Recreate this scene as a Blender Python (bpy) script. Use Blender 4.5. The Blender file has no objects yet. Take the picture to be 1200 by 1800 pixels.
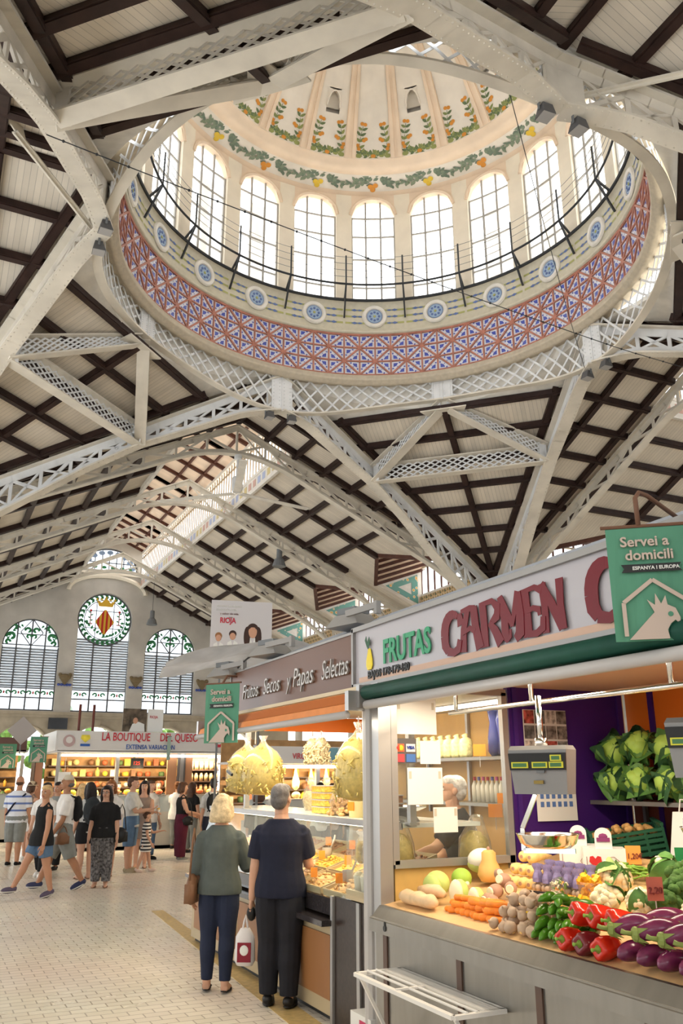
import bpy, bmesh, math, random
from mathutils import Vector, Matrix, Euler
S = bpy.context.scene
COL = S.collection
rnd = random.Random(7)
PI = math.pi
# ------------------------------------------------------------------ camera, sky, exposure
CAM_H = 1.75
def make_camera():
    pitch, yaw, roll = .3054, .4469, -.003
    cy, sy, cp, sp, cr, sr = math.cos(yaw), math.sin(yaw), math.cos(pitch), math.sin(pitch), math.cos(roll), math.sin(roll)
    f0 = Vector((sy, cy, 0)); r0 = Vector((cy, -sy, 0)); u0 = Vector((0, 0, 1))
    fw = f0 * cp + u0 * sp; up = u0 * cp - f0 * sp
    r = r0 * cr + up * sr; u = up * cr - r0 * sr
    cd = bpy.data.cameras.new('camera'); cam = bpy.data.objects.new('camera', cd); COL.objects.link(cam)
    cd.sensor_fit = 'HORIZONTAL'; cd.sensor_width = 36; cd.lens = 36 * 1479.7 / 1200; cd.clip_end = 500; cd.clip_start = .05
    m = Matrix((( r.x, u.x, -fw.x, 0), (r.y, u.y, -fw.y, 0), (r.z, u.z, -fw.z, CAM_H), (0, 0, 0, 1)))
    cam.matrix_world = m
    S.camera = cam
make_camera()
S.view_settings.view_transform = 'Standard'; S.view_settings.look = 'None'
S.view_settings.exposure = 0.54; S.view_settings.gamma = 1; S.view_settings.use_curve_mapping = False
S.cycles.max_bounces = 8; S.cycles.diffuse_bounces = 5; S.cycles.glossy_bounces = 3; S.cycles.transparent_max_bounces = 24
S.cycles.transmission_bounces = 6; S.cycles.sample_clamp_indirect = 6; S.cycles.use_denoising = True
S.cycles.caustics_reflective = False; S.cycles.caustics_refractive = False
W = bpy.data.worlds.new('sky'); S.world = W; W.use_nodes = True
bg = W.node_tree.nodes['Background']; bg.inputs[0].default_value = (.93, .97, 1, 1); bg.inputs[1].default_value = 2.6
def area_light(name, loc, rot, sx, sy, power, col=(1, 1, 1)):
    l = bpy.data.lights.new(name, 'AREA'); l.shape = 'RECTANGLE'; l.size = sx; l.size_y = sy; l.energy = power; l.color = col
    o = bpy.data.objects.new(name, l); COL.objects.link(o); o.location = loc; o.rotation_euler = rot
    return o
sl = bpy.data.lights.new('sun', 'SUN'); sl.energy = 3.0; sl.angle = .05; sl.color = (1, .93, .82)
so = bpy.data.objects.new('sun', sl); COL.objects.link(so); so.rotation_euler = (math.radians(38), 0, math.radians(105))
# ------------------------------------------------------------------ materials
MATS = {}
def newmat(name):
    m = bpy.data.materials.new(name); m.use_nodes = True; MATS[name] = m
    nt = m.node_tree; return m, nt, nt.nodes['Principled BSDF']
def mat(name, col, rough=.6, metal=0., var=.0, scale=8., bump=0., emit=0., emcol=None, spec=None, sub=0., stretch=None):
    """plain procedural material: a base colour broken up by noise, with optional bump"""
    if name in MATS: return MATS[name]
    m, nt, b = newmat(name)
    b.inputs['Roughness'].default_value = rough; b.inputs['Metallic'].default_value = metal
    b.inputs['Specular IOR Level'].default_value = (.25 if rough > .3 else .4) if spec is None else spec
    b.inputs['Base Color'].default_value = (*col, 1)
    if var or bump:
        tc = nt.nodes.new('ShaderNodeTexCoord'); n = nt.nodes.new('ShaderNodeTexNoise')
        n.inputs['Scale'].default_value = scale; n.inputs['Detail'].default_value = 4
        src = tc.outputs['Object']
        if stretch:
            mp = nt.nodes.new('ShaderNodeMapping'); mp.inputs['Scale'].default_value = stretch
            nt.links.new(src, mp.inputs[0]); src = mp.outputs[0]
        nt.links.new(src, n.inputs['Vector'])
        if var:
            r = nt.nodes.new('ShaderNodeValToRGB')
            r.color_ramp.elements[0].position = .3; r.color_ramp.elements[1].position = .7
            r.color_ramp.elements[0].color = (*[c * (1 - var) for c in col], 1)
            r.color_ramp.elements[1].color = (*[min(1, c * (1 + var)) for c in col], 1)
            nt.links.new(n.outputs['Fac'], r.inputs[0]); nt.links.new(r.outputs[0], b.inputs['Base Color'])
        if bump:
            bp = nt.nodes.new('ShaderNodeBump'); bp.inputs['Strength'].default_value = bump; bp.inputs['Distance'].default_value = .02
            nt.links.new(n.outputs['Fac'], bp.inputs['Height']); nt.links.new(bp.outputs[0], b.inputs['Normal'])
    if emit:
        b.inputs['Emission Color'].default_value = (*(emcol or col), 1); b.inputs['Emission Strength'].default_value = emit
    return m
def glow_mat(name, col, k=.5, scale=30):
    """thin stuff that lets light through: diffuse and translucent mixed, speckled"""
    m, nt, b = newmat(name); N = nt.nodes; L = nt.links; tr = N.new('ShaderNodeBsdfTranslucent'); mx = N.new('ShaderNodeMixShader'); mx.inputs[0].default_value = k
    tc = N.new('ShaderNodeTexCoord'); n = N.new('ShaderNodeTexNoise'); n.inputs['Scale'].default_value = scale; L.new(tc.outputs['Object'], n.inputs['Vector'])
    r = N.new('ShaderNodeValToRGB'); r.color_ramp.elements[0].position = .3; r.color_ramp.elements[1].position = .7; r.color_ramp.elements[0].color = (*[c * .72 for c in col], 1); r.color_ramp.elements[1].color = (*col, 1)
    L.new(n.outputs['Fac'], r.inputs[0]); L.new(r.outputs[0], b.inputs['Base Color']); L.new(r.outputs[0], tr.inputs[0]); b.inputs['Roughness'].default_value = .6
    L.new(b.outputs[0], mx.inputs[1]); L.new(tr.outputs[0], mx.inputs[2]); L.new(mx.outputs[0], N['Material Output'].inputs[0]); return m
def boards(name, col, vec, pitch=.13, var=.1, dark=.62):
    """painted planks: thin joints every `pitch` metres along `vec` (object space)"""
    m, nt, b = newmat(name); N = nt.nodes; L = nt.links
    tc = N.new('ShaderNodeTexCoord'); d = N.new('ShaderNodeVectorMath'); d.operation = 'DOT_PRODUCT'; d.inputs[1].default_value = vec
    L.new(tc.outputs['Object'], d.inputs[0])
    k = N.new('ShaderNodeMath'); k.operation = 'MULTIPLY'; k.inputs[1].default_value = 1 / pitch; L.new(d.outputs['Value'], k.inputs[0])
    fr = N.new('ShaderNodeMath'); fr.operation = 'FRACT'; L.new(k.outputs[0], fr.inputs[0])
    fl = N.new('ShaderNodeMath'); fl.operation = 'FLOOR'; L.new(k.outputs[0], fl.inputs[0])
    wn = N.new('ShaderNodeTexWhiteNoise'); wn.noise_dimensions = '1D'; L.new(fl.outputs[0], wn.inputs['W'])
    ns = N.new('ShaderNodeTexNoise'); ns.inputs['Scale'].default_value = .9; ns.inputs['Detail'].default_value = 5; L.new(tc.outputs['Object'], ns.inputs['Vector'])
    gt = N.new('ShaderNodeMath'); gt.operation = 'GREATER_THAN'; gt.inputs[1].default_value = .08; L.new(fr.outputs[0], gt.inputs[0])
    a = N.new('ShaderNodeMath'); a.operation = 'MULTIPLY_ADD'; a.inputs[1].default_value = var; a.inputs[2].default_value = 1 - var; L.new(wn.outputs[0], a.inputs[0])
    c = N.new('ShaderNodeMath'); c.operation = 'MULTIPLY_ADD'; c.inputs[1].default_value = .5; c.inputs[2].default_value = .75; L.new(ns.outputs['Fac'], c.inputs[0])
    e = N.new('ShaderNodeMath'); e.operation = 'MULTIPLY'; L.new(a.outputs[0], e.inputs[0]); L.new(c.outputs[0], e.inputs[1])
    g = N.new('ShaderNodeMath'); g.operation = 'MULTIPLY_ADD'; g.inputs[1].default_value = 1 - dark; g.inputs[2].default_value = dark; L.new(gt.outputs[0], g.inputs[0])
    h = N.new('ShaderNodeMath'); h.operation = 'MULTIPLY'; L.new(e.outputs[0], h.inputs[0]); L.new(g.outputs[0], h.inputs[1])
    mx = N.new('ShaderNodeMix'); mx.data_type = 'RGBA'; mx.blend_type = 'MULTIPLY'; mx.inputs[0].default_value = 1; mx.inputs[6].default_value = (*col, 1)
    L.new(h.outputs[0], mx.inputs[7]); L.new(mx.outputs[2], b.inputs['Base Color'])
    b.inputs['Roughness'].default_value = .75
    return m
def pane_mat(name, col, clear=.6, glossy=.0):
    """window glass: mostly clear, a little milky"""
    m = bpy.data.materials.new(name); m.use_nodes = True; MATS[name] = m; nt = m.node_tree; N = nt.nodes; N.clear()
    o = N.new('ShaderNodeOutputMaterial'); t = N.new('ShaderNodeBsdfTransparent'); t.inputs[0].default_value = (*col, 1)
    tr = N.new('ShaderNodeBsdfTranslucent'); tr.inputs[0].default_value = (*col, 1)
    mx = N.new('ShaderNodeMixShader'); mx.inputs[0].default_value = clear
    nt.links.new(tr.outputs[0], mx.inputs[1]); nt.links.new(t.outputs[0], mx.inputs[2]); out = mx
    if glossy:
        g = N.new('ShaderNodeBsdfGlossy'); g.inputs['Roughness'].default_value = .05
        fr = N.new('ShaderNodeFresnel'); fr.inputs[0].default_value = 1.45
        ml = N.new('ShaderNodeMath'); ml.operation = 'MULTIPLY'; ml.inputs[1].default_value = glossy; nt.links.new(fr.outputs[0], ml.inputs[0])
        m2 = N.new('ShaderNodeMixShader'); nt.links.new(ml.outputs[0], m2.inputs[0])
        nt.links.new(mx.outputs[0], m2.inputs[1]); nt.links.new(g.outputs[0], m2.inputs[2]); out = m2
    nt.links.new(out.outputs[0], o.inputs[0]); return m
WHITE = mat('white_paint', (.76, .73, .67), .5, var=.1, scale=3)
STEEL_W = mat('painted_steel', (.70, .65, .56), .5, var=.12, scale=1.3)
STEEL_C = mat('cool_painted_steel', (.74, .75, .76), .5, var=.1, scale=2)  # steel paint with the cool reflection of the windows put into its colour
BROWN = mat('dark_brown_timber', (.032, .016, .013), .5, var=.3, scale=4)
REDBROWN = mat('red_brown_timber', (.10, .04, .028), .55, var=.2, scale=4)
PLASTER = mat('grey_plaster', (.56, .53, .48), .85, var=.14, scale=.8, bump=.1)
STONE = mat('pale_stone', (.44, .38, .29), .8, var=.15, scale=1.5, bump=.15)
CREAM = mat('cream_plaster', (.84, .77, .64), .75, var=.06, scale=1.5)
PEACH = mat('peach_plaster', (.80, .65, .50), .75, var=.07, scale=1.5)
IVORY = mat('ivory_plaster', (.80, .75, .67), .75, var=.07, scale=1.5)
BLACKM = mat('black_iron', (.035, .038, .042), .5)
GREYM = mat('grey_iron', (.16, .17, .18), .5)
BOARD_Y = boards('ceiling_boards', (.76, .685, .575), (0, 1, 0))
BOARD_D = boards('corner_ceiling_boards', (.74, .665, .555), (.7071, -.7071, 0))
BOARD_P = boards('lantern_ceiling_boards', (.90, .74, .60), (0, 1, 0), dark=.85)  # brighter peach than the other boards: sunlight in the lantern is in the colour
PANE = pane_mat('window_glass', (1, 1, 1), .72); LPANE = pane_mat('lantern_glass', (.74, .74, .74), .7); EPANE = pane_mat('leaded_glass', (.56, .60, .64), .62)
# ------------------------------------------------------------------ mesh helpers
class MB:
    """collects shapes and links them as one mesh object"""
    def __init__(s): s.v = []; s.f = []; s.m = []; s.cur = 0; s.mats = []
    def use(s, m):
        if m not in s.mats: s.mats.append(m)
        s.cur = s.mats.index(m); return s
    def face(s, idx): s.f.append(tuple(idx)); s.m.append(s.cur)
    def poly(s, pts):
        n = len(s.v); s.v += [tuple(p) for p in pts]; s.face(range(n, n + len(pts)))
    def hull8(s, a, b):
        """two quads a,b (4 points each, same order) -> closed box"""
        n = len(s.v); s.v += [tuple(p) for p in a] + [tuple(p) for p in b]
        for q in ((3, 2, 1, 0), (4, 5, 6, 7), (0, 1, 5, 4), (1, 2, 6, 5), (2, 3, 7, 6), (3, 0, 4, 7)): s.face(n + i for i in q)
        return s
    def box(s, c, d, rz=0, M=None):
        x, y, z = d[0] / 2, d[1] / 2, d[2] / 2
        P = [Vector(p) for p in ((-x, -y, -z), (x, -y, -z), (x, y, -z), (-x, y, -z), (-x, -y, z), (x, -y, z), (x, y, z), (-x, y, z))]
        if M is not None: P = [M @ p for p in P]
        elif rz: R = Matrix.Rotation(rz, 3, 'Z'); P = [R @ p for p in P]
        c = Vector(c); P = [p + c for p in P]
        return s.hull8(P[:4], P[4:])
    def bar(s, p, q, w, h, up=(0, 0, 1)):
        """rectangular bar from p to q, w across, h along `up`"""
        p = Vector(p); q = Vector(q); d = (q - p)
        if d.length < 1e-6: return s
        d.normalize(); up = Vector(up); a = d.cross(up)
        if a.length < 1e-4: a = d.cross(Vector((1, 0, 0)))
        a.normalize(); u = a.cross(d).normalized(); a = a * w / 2; u = u * h / 2
        return s.hull8([p - a - u, p + a - u, p + a + u, p - a + u], [q - a - u, q + a - u, q + a + u, q - a + u])
    def tube(s, pts, r, n=8, cap=True, closed=False, flat=None):
        """tube through pts with radius r (number or list)"""
        pts = [Vector(p) for p in pts]; k = len(pts); base = len(s.v)
        rs = r if isinstance(r, (list, tuple)) else [r] * k
        prev = None
        for i, p in enumerate(pts):
            if closed: t = pts[(i + 1) % k] - pts[i - 1]
            else: t = pts[min(i + 1, k - 1)] - pts[max(i - 1, 0)]
            t.normalize()
            if prev is None:
                a = t.cross(Vector((0, 0, 1)))
                if a.length < .05: a = t.cross(Vector((0, 1, 0)))
                a.normalize()
            else:
                a = prev - t * prev.dot(t)
                if a.length < 1e-5: a = t.orthogonal()
                a.normalize()
            prev = a; b = t.cross(a)
            ra = rs[i] if not isinstance(rs[i], tuple) else rs[i][0]; rb = rs[i] if not isinstance(rs[i], tuple) else rs[i][1]
            for j in range(n):
                an = 2 * PI * j / n; s.v.append(tuple(p + a * (math.cos(an) * ra) + b * (math.sin(an) * rb)))
        for i in range(k if closed else k - 1):
            for j in range(n):
                i2 = (i + 1) % k
                s.face((base + i * n + j, base + i * n + (j + 1) % n, base + i2 * n + (j + 1) % n, base + i2 * n + j))
        if cap and not closed:
            s.face([base + j for j in range(n)][::-1]); s.face([base + (k - 1) * n + j for j in range(n)])
        return s
    def lathe(s, prof, c=(0, 0, 0), n=20, a0=0, a1=2 * PI, sx=1, sy=1, M=None):
        """prof: list of (r, z) revolved about z"""
        base = len(s.v); full = abs(a1 - a0 - 2 * PI) < 1e-6; cols = n if full else n + 1; c = Vector(c)
        for i in range(cols):
            a = a0 + (a1 - a0) * i / n
            for r, z in prof:
                p = Vector((r * math.sin(a) * sx, r * math.cos(a) * sy, z))
                if M is not None: p = M @ p
                s.v.append(tuple(p + c))
        k = len(prof)
        for i in range(n):
            i2 = (i + 1) % cols
            for j in range(k - 1):
                s.face((base + i * k + j, base + i * k + j + 1, base + i2 * k + j + 1, base + i2 * k + j))
        return s
    def prism(s, poly, p0, ax, ay, az, depth):
        """2-D polygon in plane (ax, ay) at p0, extruded along az by depth"""
        ax, ay, az, p0 = Vector(ax), Vector(ay), Vector(az), Vector(p0); n = len(s.v); k = len(poly)
        for q in (0, depth): s.v += [tuple(p0 + ax * x + ay * y + az * q) for x, y in poly]
        s.face(list(range(n, n + k))[::-1]); s.face(range(n + k, n + 2 * k))
        for i in range(k): s.face((n + i, n + (i + 1) % k, n + k + (i + 1) % k, n + k + i))
        return s
    def ball(s, c, r, n=10, m=6, M=None):
        """ellipsoid; r number or (x,y,z)"""
        r = r if isinstance(r, (tuple, list)) else (r, r, r); base = len(s.v); c = Vector(c)
        def P(x, y, z):
            p = Vector((x * r[0], y * r[1], z * r[2]))
            if M is not None: p = M @ p
            return tuple(p + c)
        s.v.append(P(0, 0, -1))
        for i in range(1, m):
            t = -PI / 2 + PI * i / m
            for j in range(n): a = 2 * PI * j / n; s.v.append(P(math.cos(t) * math.cos(a), math.cos(t) * math.sin(a), math.sin(t)))
        s.v.append(P(0, 0, 1)); top = len(s.v) - 1
        for j in range(n): s.face((base, base + 1 + (j + 1) % n, base + 1 + j)); s.face((top, top - n + j, top - n + (j + 1) % n))
        for i in range(m - 2):
            for j in range(n):
                a = base + 1 + i * n; s.face((a + j, a + (j + 1) % n, a + n + (j + 1) % n, a + n + j))
        return s
    def mesh(s, name, smooth=False):
        me = bpy.data.meshes.new(name); me.from_pydata([tuple(p) for p in s.v], [], s.f)
        for m in s.mats: me.materials.append(m)
        if len(s.mats) > 1: me.polygons.foreach_set('material_index', s.m)
        if smooth: me.polygons.foreach_set('use_smooth', [True] * len(me.polygons))
        me.update(); return me
    def build(s, name, m=None, parent=None, smooth=False):
        if m is not None and not s.mats: s.mats = [m]
        return link(name, s.mesh(name, smooth), parent)
def link(name, me, parent=None, m=None):
    o = bpy.data.objects.new(name, me); COL.objects.link(o)
    if m: me.materials.append(m)
    if parent is not None: o.parent = parent
    return o
def tag(o, label=None, cat=None, group=None, kind=None):
    if label: o['label'] = label
    if cat: o['category'] = cat
    if group: o['group'] = group
    if kind: o['kind'] = kind
    return o
def thing(name, label, cat, loc=(0, 0, 0), rz=0, group=None):
    o = bpy.data.objects.new(name, None); COL.objects.link(o); o.location = loc; o.rotation_euler = (0, 0, rz)
    if name in ('roof_truss', 'star_truss', 'lattice_girder', 'lattice_brace', 'ring_girder', 'ring_bracket', 'dome', 'roof_strut'): o['kind'] = 'structure'
    return tag(o, label, cat, group)
def struct(o, label=None): return tag(o, label, kind='structure')
def dup(o, loc=None, rz=None, label=None, parent=None, rot=None, scale=None):
    """copy of a thing with copies of its parts and sub-parts"""
    c = o.copy(); COL.objects.link(c)
    if parent is not None: c.parent = parent
    if loc is not None: c.location = loc
    if rz is not None: c.rotation_euler = (0, 0, rz)
    if rot is not None: c.rotation_euler = rot
    if scale is not None: c.scale = scale if isinstance(scale, (tuple, list)) else (scale,) * 3
    if label: c['label'] = label
    for ch in list(o.children):
        d = ch.copy(); COL.objects.link(d); d.parent = c
        for g in list(ch.children):
            e = g.copy(); COL.objects.link(e); e.parent = d
    return c
def text_mesh(txt, size, depth=.004, shear=0, bold=0., width=1., align='LEFT', name='lettering', space=1.):
    """a string as a flat extruded mesh in the xy plane, baseline at y=0"""
    cu = bpy.data.curves.new('t', 'FONT'); cu.body = txt; cu.size = size; cu.extrude = depth; cu.shear = shear; cu.align_x = align
    cu.offset = bold; cu.space_character = space; cu.resolution_u = 3
    o = bpy.data.objects.new('t', cu); COL.objects.link(o)
    bpy.context.view_layer.update()
    me = bpy.data.meshes.new_from_object(o.evaluated_get(bpy.context.evaluated_depsgraph_get()))
    COL.objects.unlink(o); bpy.data.objects.remove(o); bpy.data.curves.remove(cu)
    me.materials.clear()
    if width != 1: me.transform(Matrix.Diagonal((width, 1, 1, 1)))
    me.name = name; return me
def text(txt, size, m, parent, loc, rot, name='lettering', label=None, **k):
    me = text_mesh(txt, size, name=name, **k); me.materials.append(m); o = link(name, me, parent); o.location = loc; o.rotation_euler = rot
    if label: o['label'] = label
    return o
# ------------------------------------------------------------------ the hall: floor, roof, walls
CX, CY, RR, SS = 8.83, 16.07, 6.75, 11.0      # dome centre, ring radius, half the crossing square
ZB, SL = 14.2, .47                            # underside of the ridge boards, roof slope
def zg(lx): return ZB - SL * abs(lx)                       # gable boards
def zf(lx, ly): return ZB - .339 * (lx + ly - RR)         # corner facet boards
def armpt(t): return (SS * t, RR + 4.25 * t)               # plan of a star arm, t = 0 at the ring, 1 at the corner column
def place(o, k): o.location = (CX, CY, 0); o.rotation_euler = (0, 0, -k * PI / 2); return o
def slab(mb, pts, t=.12):
    """roof slab: pts is the underside (seen from below)"""
    n = len(mb.v); k = len(pts); mb.v += [tuple(p) for p in pts] + [(p[0], p[1], p[2] + t) for p in pts]
    mb.face(range(n, n + k)); mb.face(list(range(n + k, n + 2 * k))[::-1])
    for i in range(k): mb.face((n + i, n + k + i, n + k + (i + 1) % k, n + (i + 1) % k))
# floor tiles
def floor_mat():
    m, nt, b = newmat('cream_floor_tiles'); N = nt.nodes; L = nt.links
    tc = N.new('ShaderNodeTexCoord'); mp = N.new('ShaderNodeMapping'); mp.inputs['Rotation'].default_value = (0, 0, 0)
    L.new(tc.outputs['Object'], mp.inputs[0])
    br = N.new('ShaderNodeTexBrick'); br.inputs['Scale'].default_value = 1; br.inputs['Mortar Size'].default_value = .006
    br.inputs['Brick Width'].default_value = .2; br.inputs['Row Height'].default_value = .115; br.inputs['Mortar Smooth'].default_value = .3
    br.inputs['Color1'].default_value = (.84, .78, .68, 1); br.inputs['Color2'].default_value = (.76, .70, .60, 1); br.inputs['Mortar'].default_value = (.40, .35, .29, 1)
    L.new(mp.outputs[0], br.inputs['Vector'])
    n = N.new('ShaderNodeTexNoise'); n.inputs['Scale'].default_value = .6; n.inputs['Detail'].default_value = 6; L.new(tc.outputs['Object'], n.inputs['Vector'])
    mx = N.new('ShaderNodeMix'); mx.data_type = 'RGBA'; mx.blend_type = 'MULTIPLY'; mx.inputs[0].default_value = .14
    L.new(br.outputs['Color'], mx.inputs[6]); L.new(n.outputs['Color'], mx.inputs[7]); L.new(mx.outputs[2], b.inputs['Base Color'])
    r = N.new('ShaderNodeMath'); r.operation = 'MULTIPLY_ADD'; r.inputs[1].default_value = .25; r.inputs[2].default_value = .16
    L.new(n.outputs['Fac'], r.inputs[0]); L.new(r.outputs[0], b.inputs['Roughness'])
    bp = N.new('ShaderNodeBump'); bp.inputs['Strength'].default_value = .25; bp.inputs['Distance'].default_value = .004; bp.invert = True
    L.new(br.outputs['Fac'], bp.inputs['Height']); L.new(bp.outputs[0], b.inputs['Normal'])
    return m
mb = MB(); mb.box((14, 22, -.1), (44, 62, .2)); struct(mb.build('floor', floor_mat()))
mb = MB(); mb.bar((3.0, 5.2, .002), (3.32, 11.6, .002), .01, .01)
mb = MB(); mb.hull8([(2.62, 5.2, -.01), (2.86, 5.2, -.01), (3.28, 12.6, -.01), (3.12, 12.6, -.01)], [(2.62, 5.2, .004), (2.86, 5.2, .004), (3.28, 12.6, .004), (3.12, 12.6, .004)])
struct(mb.build('floor_trim', mat('yellow_floor_tiles', (.55, .40, .17), .35, var=.2, scale=20)))
# ---- crossing roof, one quarter copied four times
def quarter_meshes():
    R0 = 6.92
    def arc(a): return (R0 * math.sin(a), R0 * math.cos(a))
    g = MB().use(BOARD_Y)
    for s in (1, -1):
        x1, y1 = armpt(.03)
        p = [(0, R0), (s * x1, y1), (s * SS, SS + .13), (0, SS + .13)]
        p = [(x, y, zg(x)) for x, y in p]
        slab(g, p[::-1] if s > 0 else p)
    gable = g.mesh('gable_boards')
    f = MB().use(WHITE)
    n = 24; prev = None
    a20 = armpt(.2); s20 = sum(a20)
    col = []
    for i in range(n + 1):
        a = PI / 2 * i / n; x, y = arc(a); u = i / n
        q = (a20[0] + (a20[1] - a20[0]) * u, a20[1] + (a20[0] - a20[1]) * u)
        col.append(((x, y, zf(x, y)), (*q, zf(*q))))
    for i in range(n): slab(f, [col[i][1], col[i][0], col[i + 1][0], col[i + 1][1]][::-1])
    collar_open = f.mesh('collar_boards')
    # skirt from the roof up to the drum
    for i in range(n):
        a, b = PI / 2 * i / n, PI / 2 * (i + 1) / n
        (x0, y0), (x1, y1) = arc(a), arc(b); k = 6.86 / R0
        f.poly([(x0, y0, zf(x0, y0) - .02), (x1, y1, zf(x1, y1) - .02), (x1 * k, y1 * k, 14.0), (x0 * k, y0 * k, 14.0)])
    collar = f.mesh('collar_boards')
    f = MB().use(BOARD_D)
    p = [(*a20, zf(*a20)), (a20[1], a20[0], zf(*a20)), (SS, SS, zf(SS, SS))]
    slab(f, p[::-1])
    return gable, collar, f.mesh('facet_boards'), collar_open
gab_me, col_me, fac_me, col_open = quarter_meshes()
def beam(p, q, w=.17, h=.2, parent=None, name='rafter', drop=None):
    m = MB().use(BROWN); d = h / 2 if drop is None else drop
    m.bar(Vector(p) - Vector((0, 0, d)), Vector(q) - Vector((0, 0, d)), w, h)
    m.bar(Vector(p) - Vector((0, 0, d + h * .2)), Vector(q) - Vector((0, 0, d + h * .2)), w + .05, h * .35)
    return m.build(name, None, parent)
beam_cache = {}
def crossing(k):
    g = place(link('ceiling', gab_me), k); struct(g)
    b = []
    for s in (1, -1):
        for i in range(1, 10):
            t = i / 10; x, y = armpt(t)
            b.append(((s * x, y, zg(x)), (s * x, SS, zg(x)), 'purlin'))
        x0, y0 = armpt(.03)
        b.append(((s * (x0 - .15), y0 + .32, zg(x0)), (s * (SS - .15), SS + .27, zg(SS)), 'rafter'))
        b.append(((s * .1, SS - .35, zg(.1)), (s * (SS - .3), SS - .35, zg(SS - .3)), 'rafter'))
        b.append(((s * .1, 9.0, zg(.1)), (s * 5.5, 9.0, zg(5.5)), 'rafter'))
    b.append(((0, 6.95, ZB), (0, SS, ZB), 'ridge_beam'))
    f = place(link('ceiling', fac_me), k); struct(f)
    place(struct(link('ceiling_trim', col_me if k in (0, 3) else col_open)), k)
    c = []
    for i in range(2, 10):
        x, y = armpt(i / 10); c.append(((x, y, zf(x, y)), (y, x, zf(x, y)), 'purlin'))
    a2, a9 = armpt(.2), armpt(.93)
    m2, m9 = sum(a2) / 2, sum(a9) / 2
    c.append(((m2, m2, zf(m2, m2)), (m9, m9, zf(m9, m9)), 'rafter'))
    for sw in (0, 1):
        p, q = (a2[0] + .1, a2[1] - .3), (SS - .12, SS - .35)
        if sw: p, q = p[::-1], q[::-1]
        c.append(((*p, zf(*p)), (*q, zf(*q)), 'rafter'))
    for par, lst, key in ((g, b, 'g'), (f, c, 'f')):
        for i, (p, q, nm) in enumerate(lst):
            if (key, i) in beam_cache: link(nm, beam_cache[key, i], par)
            else: beam_cache[key, i] = beam(p, q, parent=par, name=nm).data
for k in range(4): crossing(k)
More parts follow.
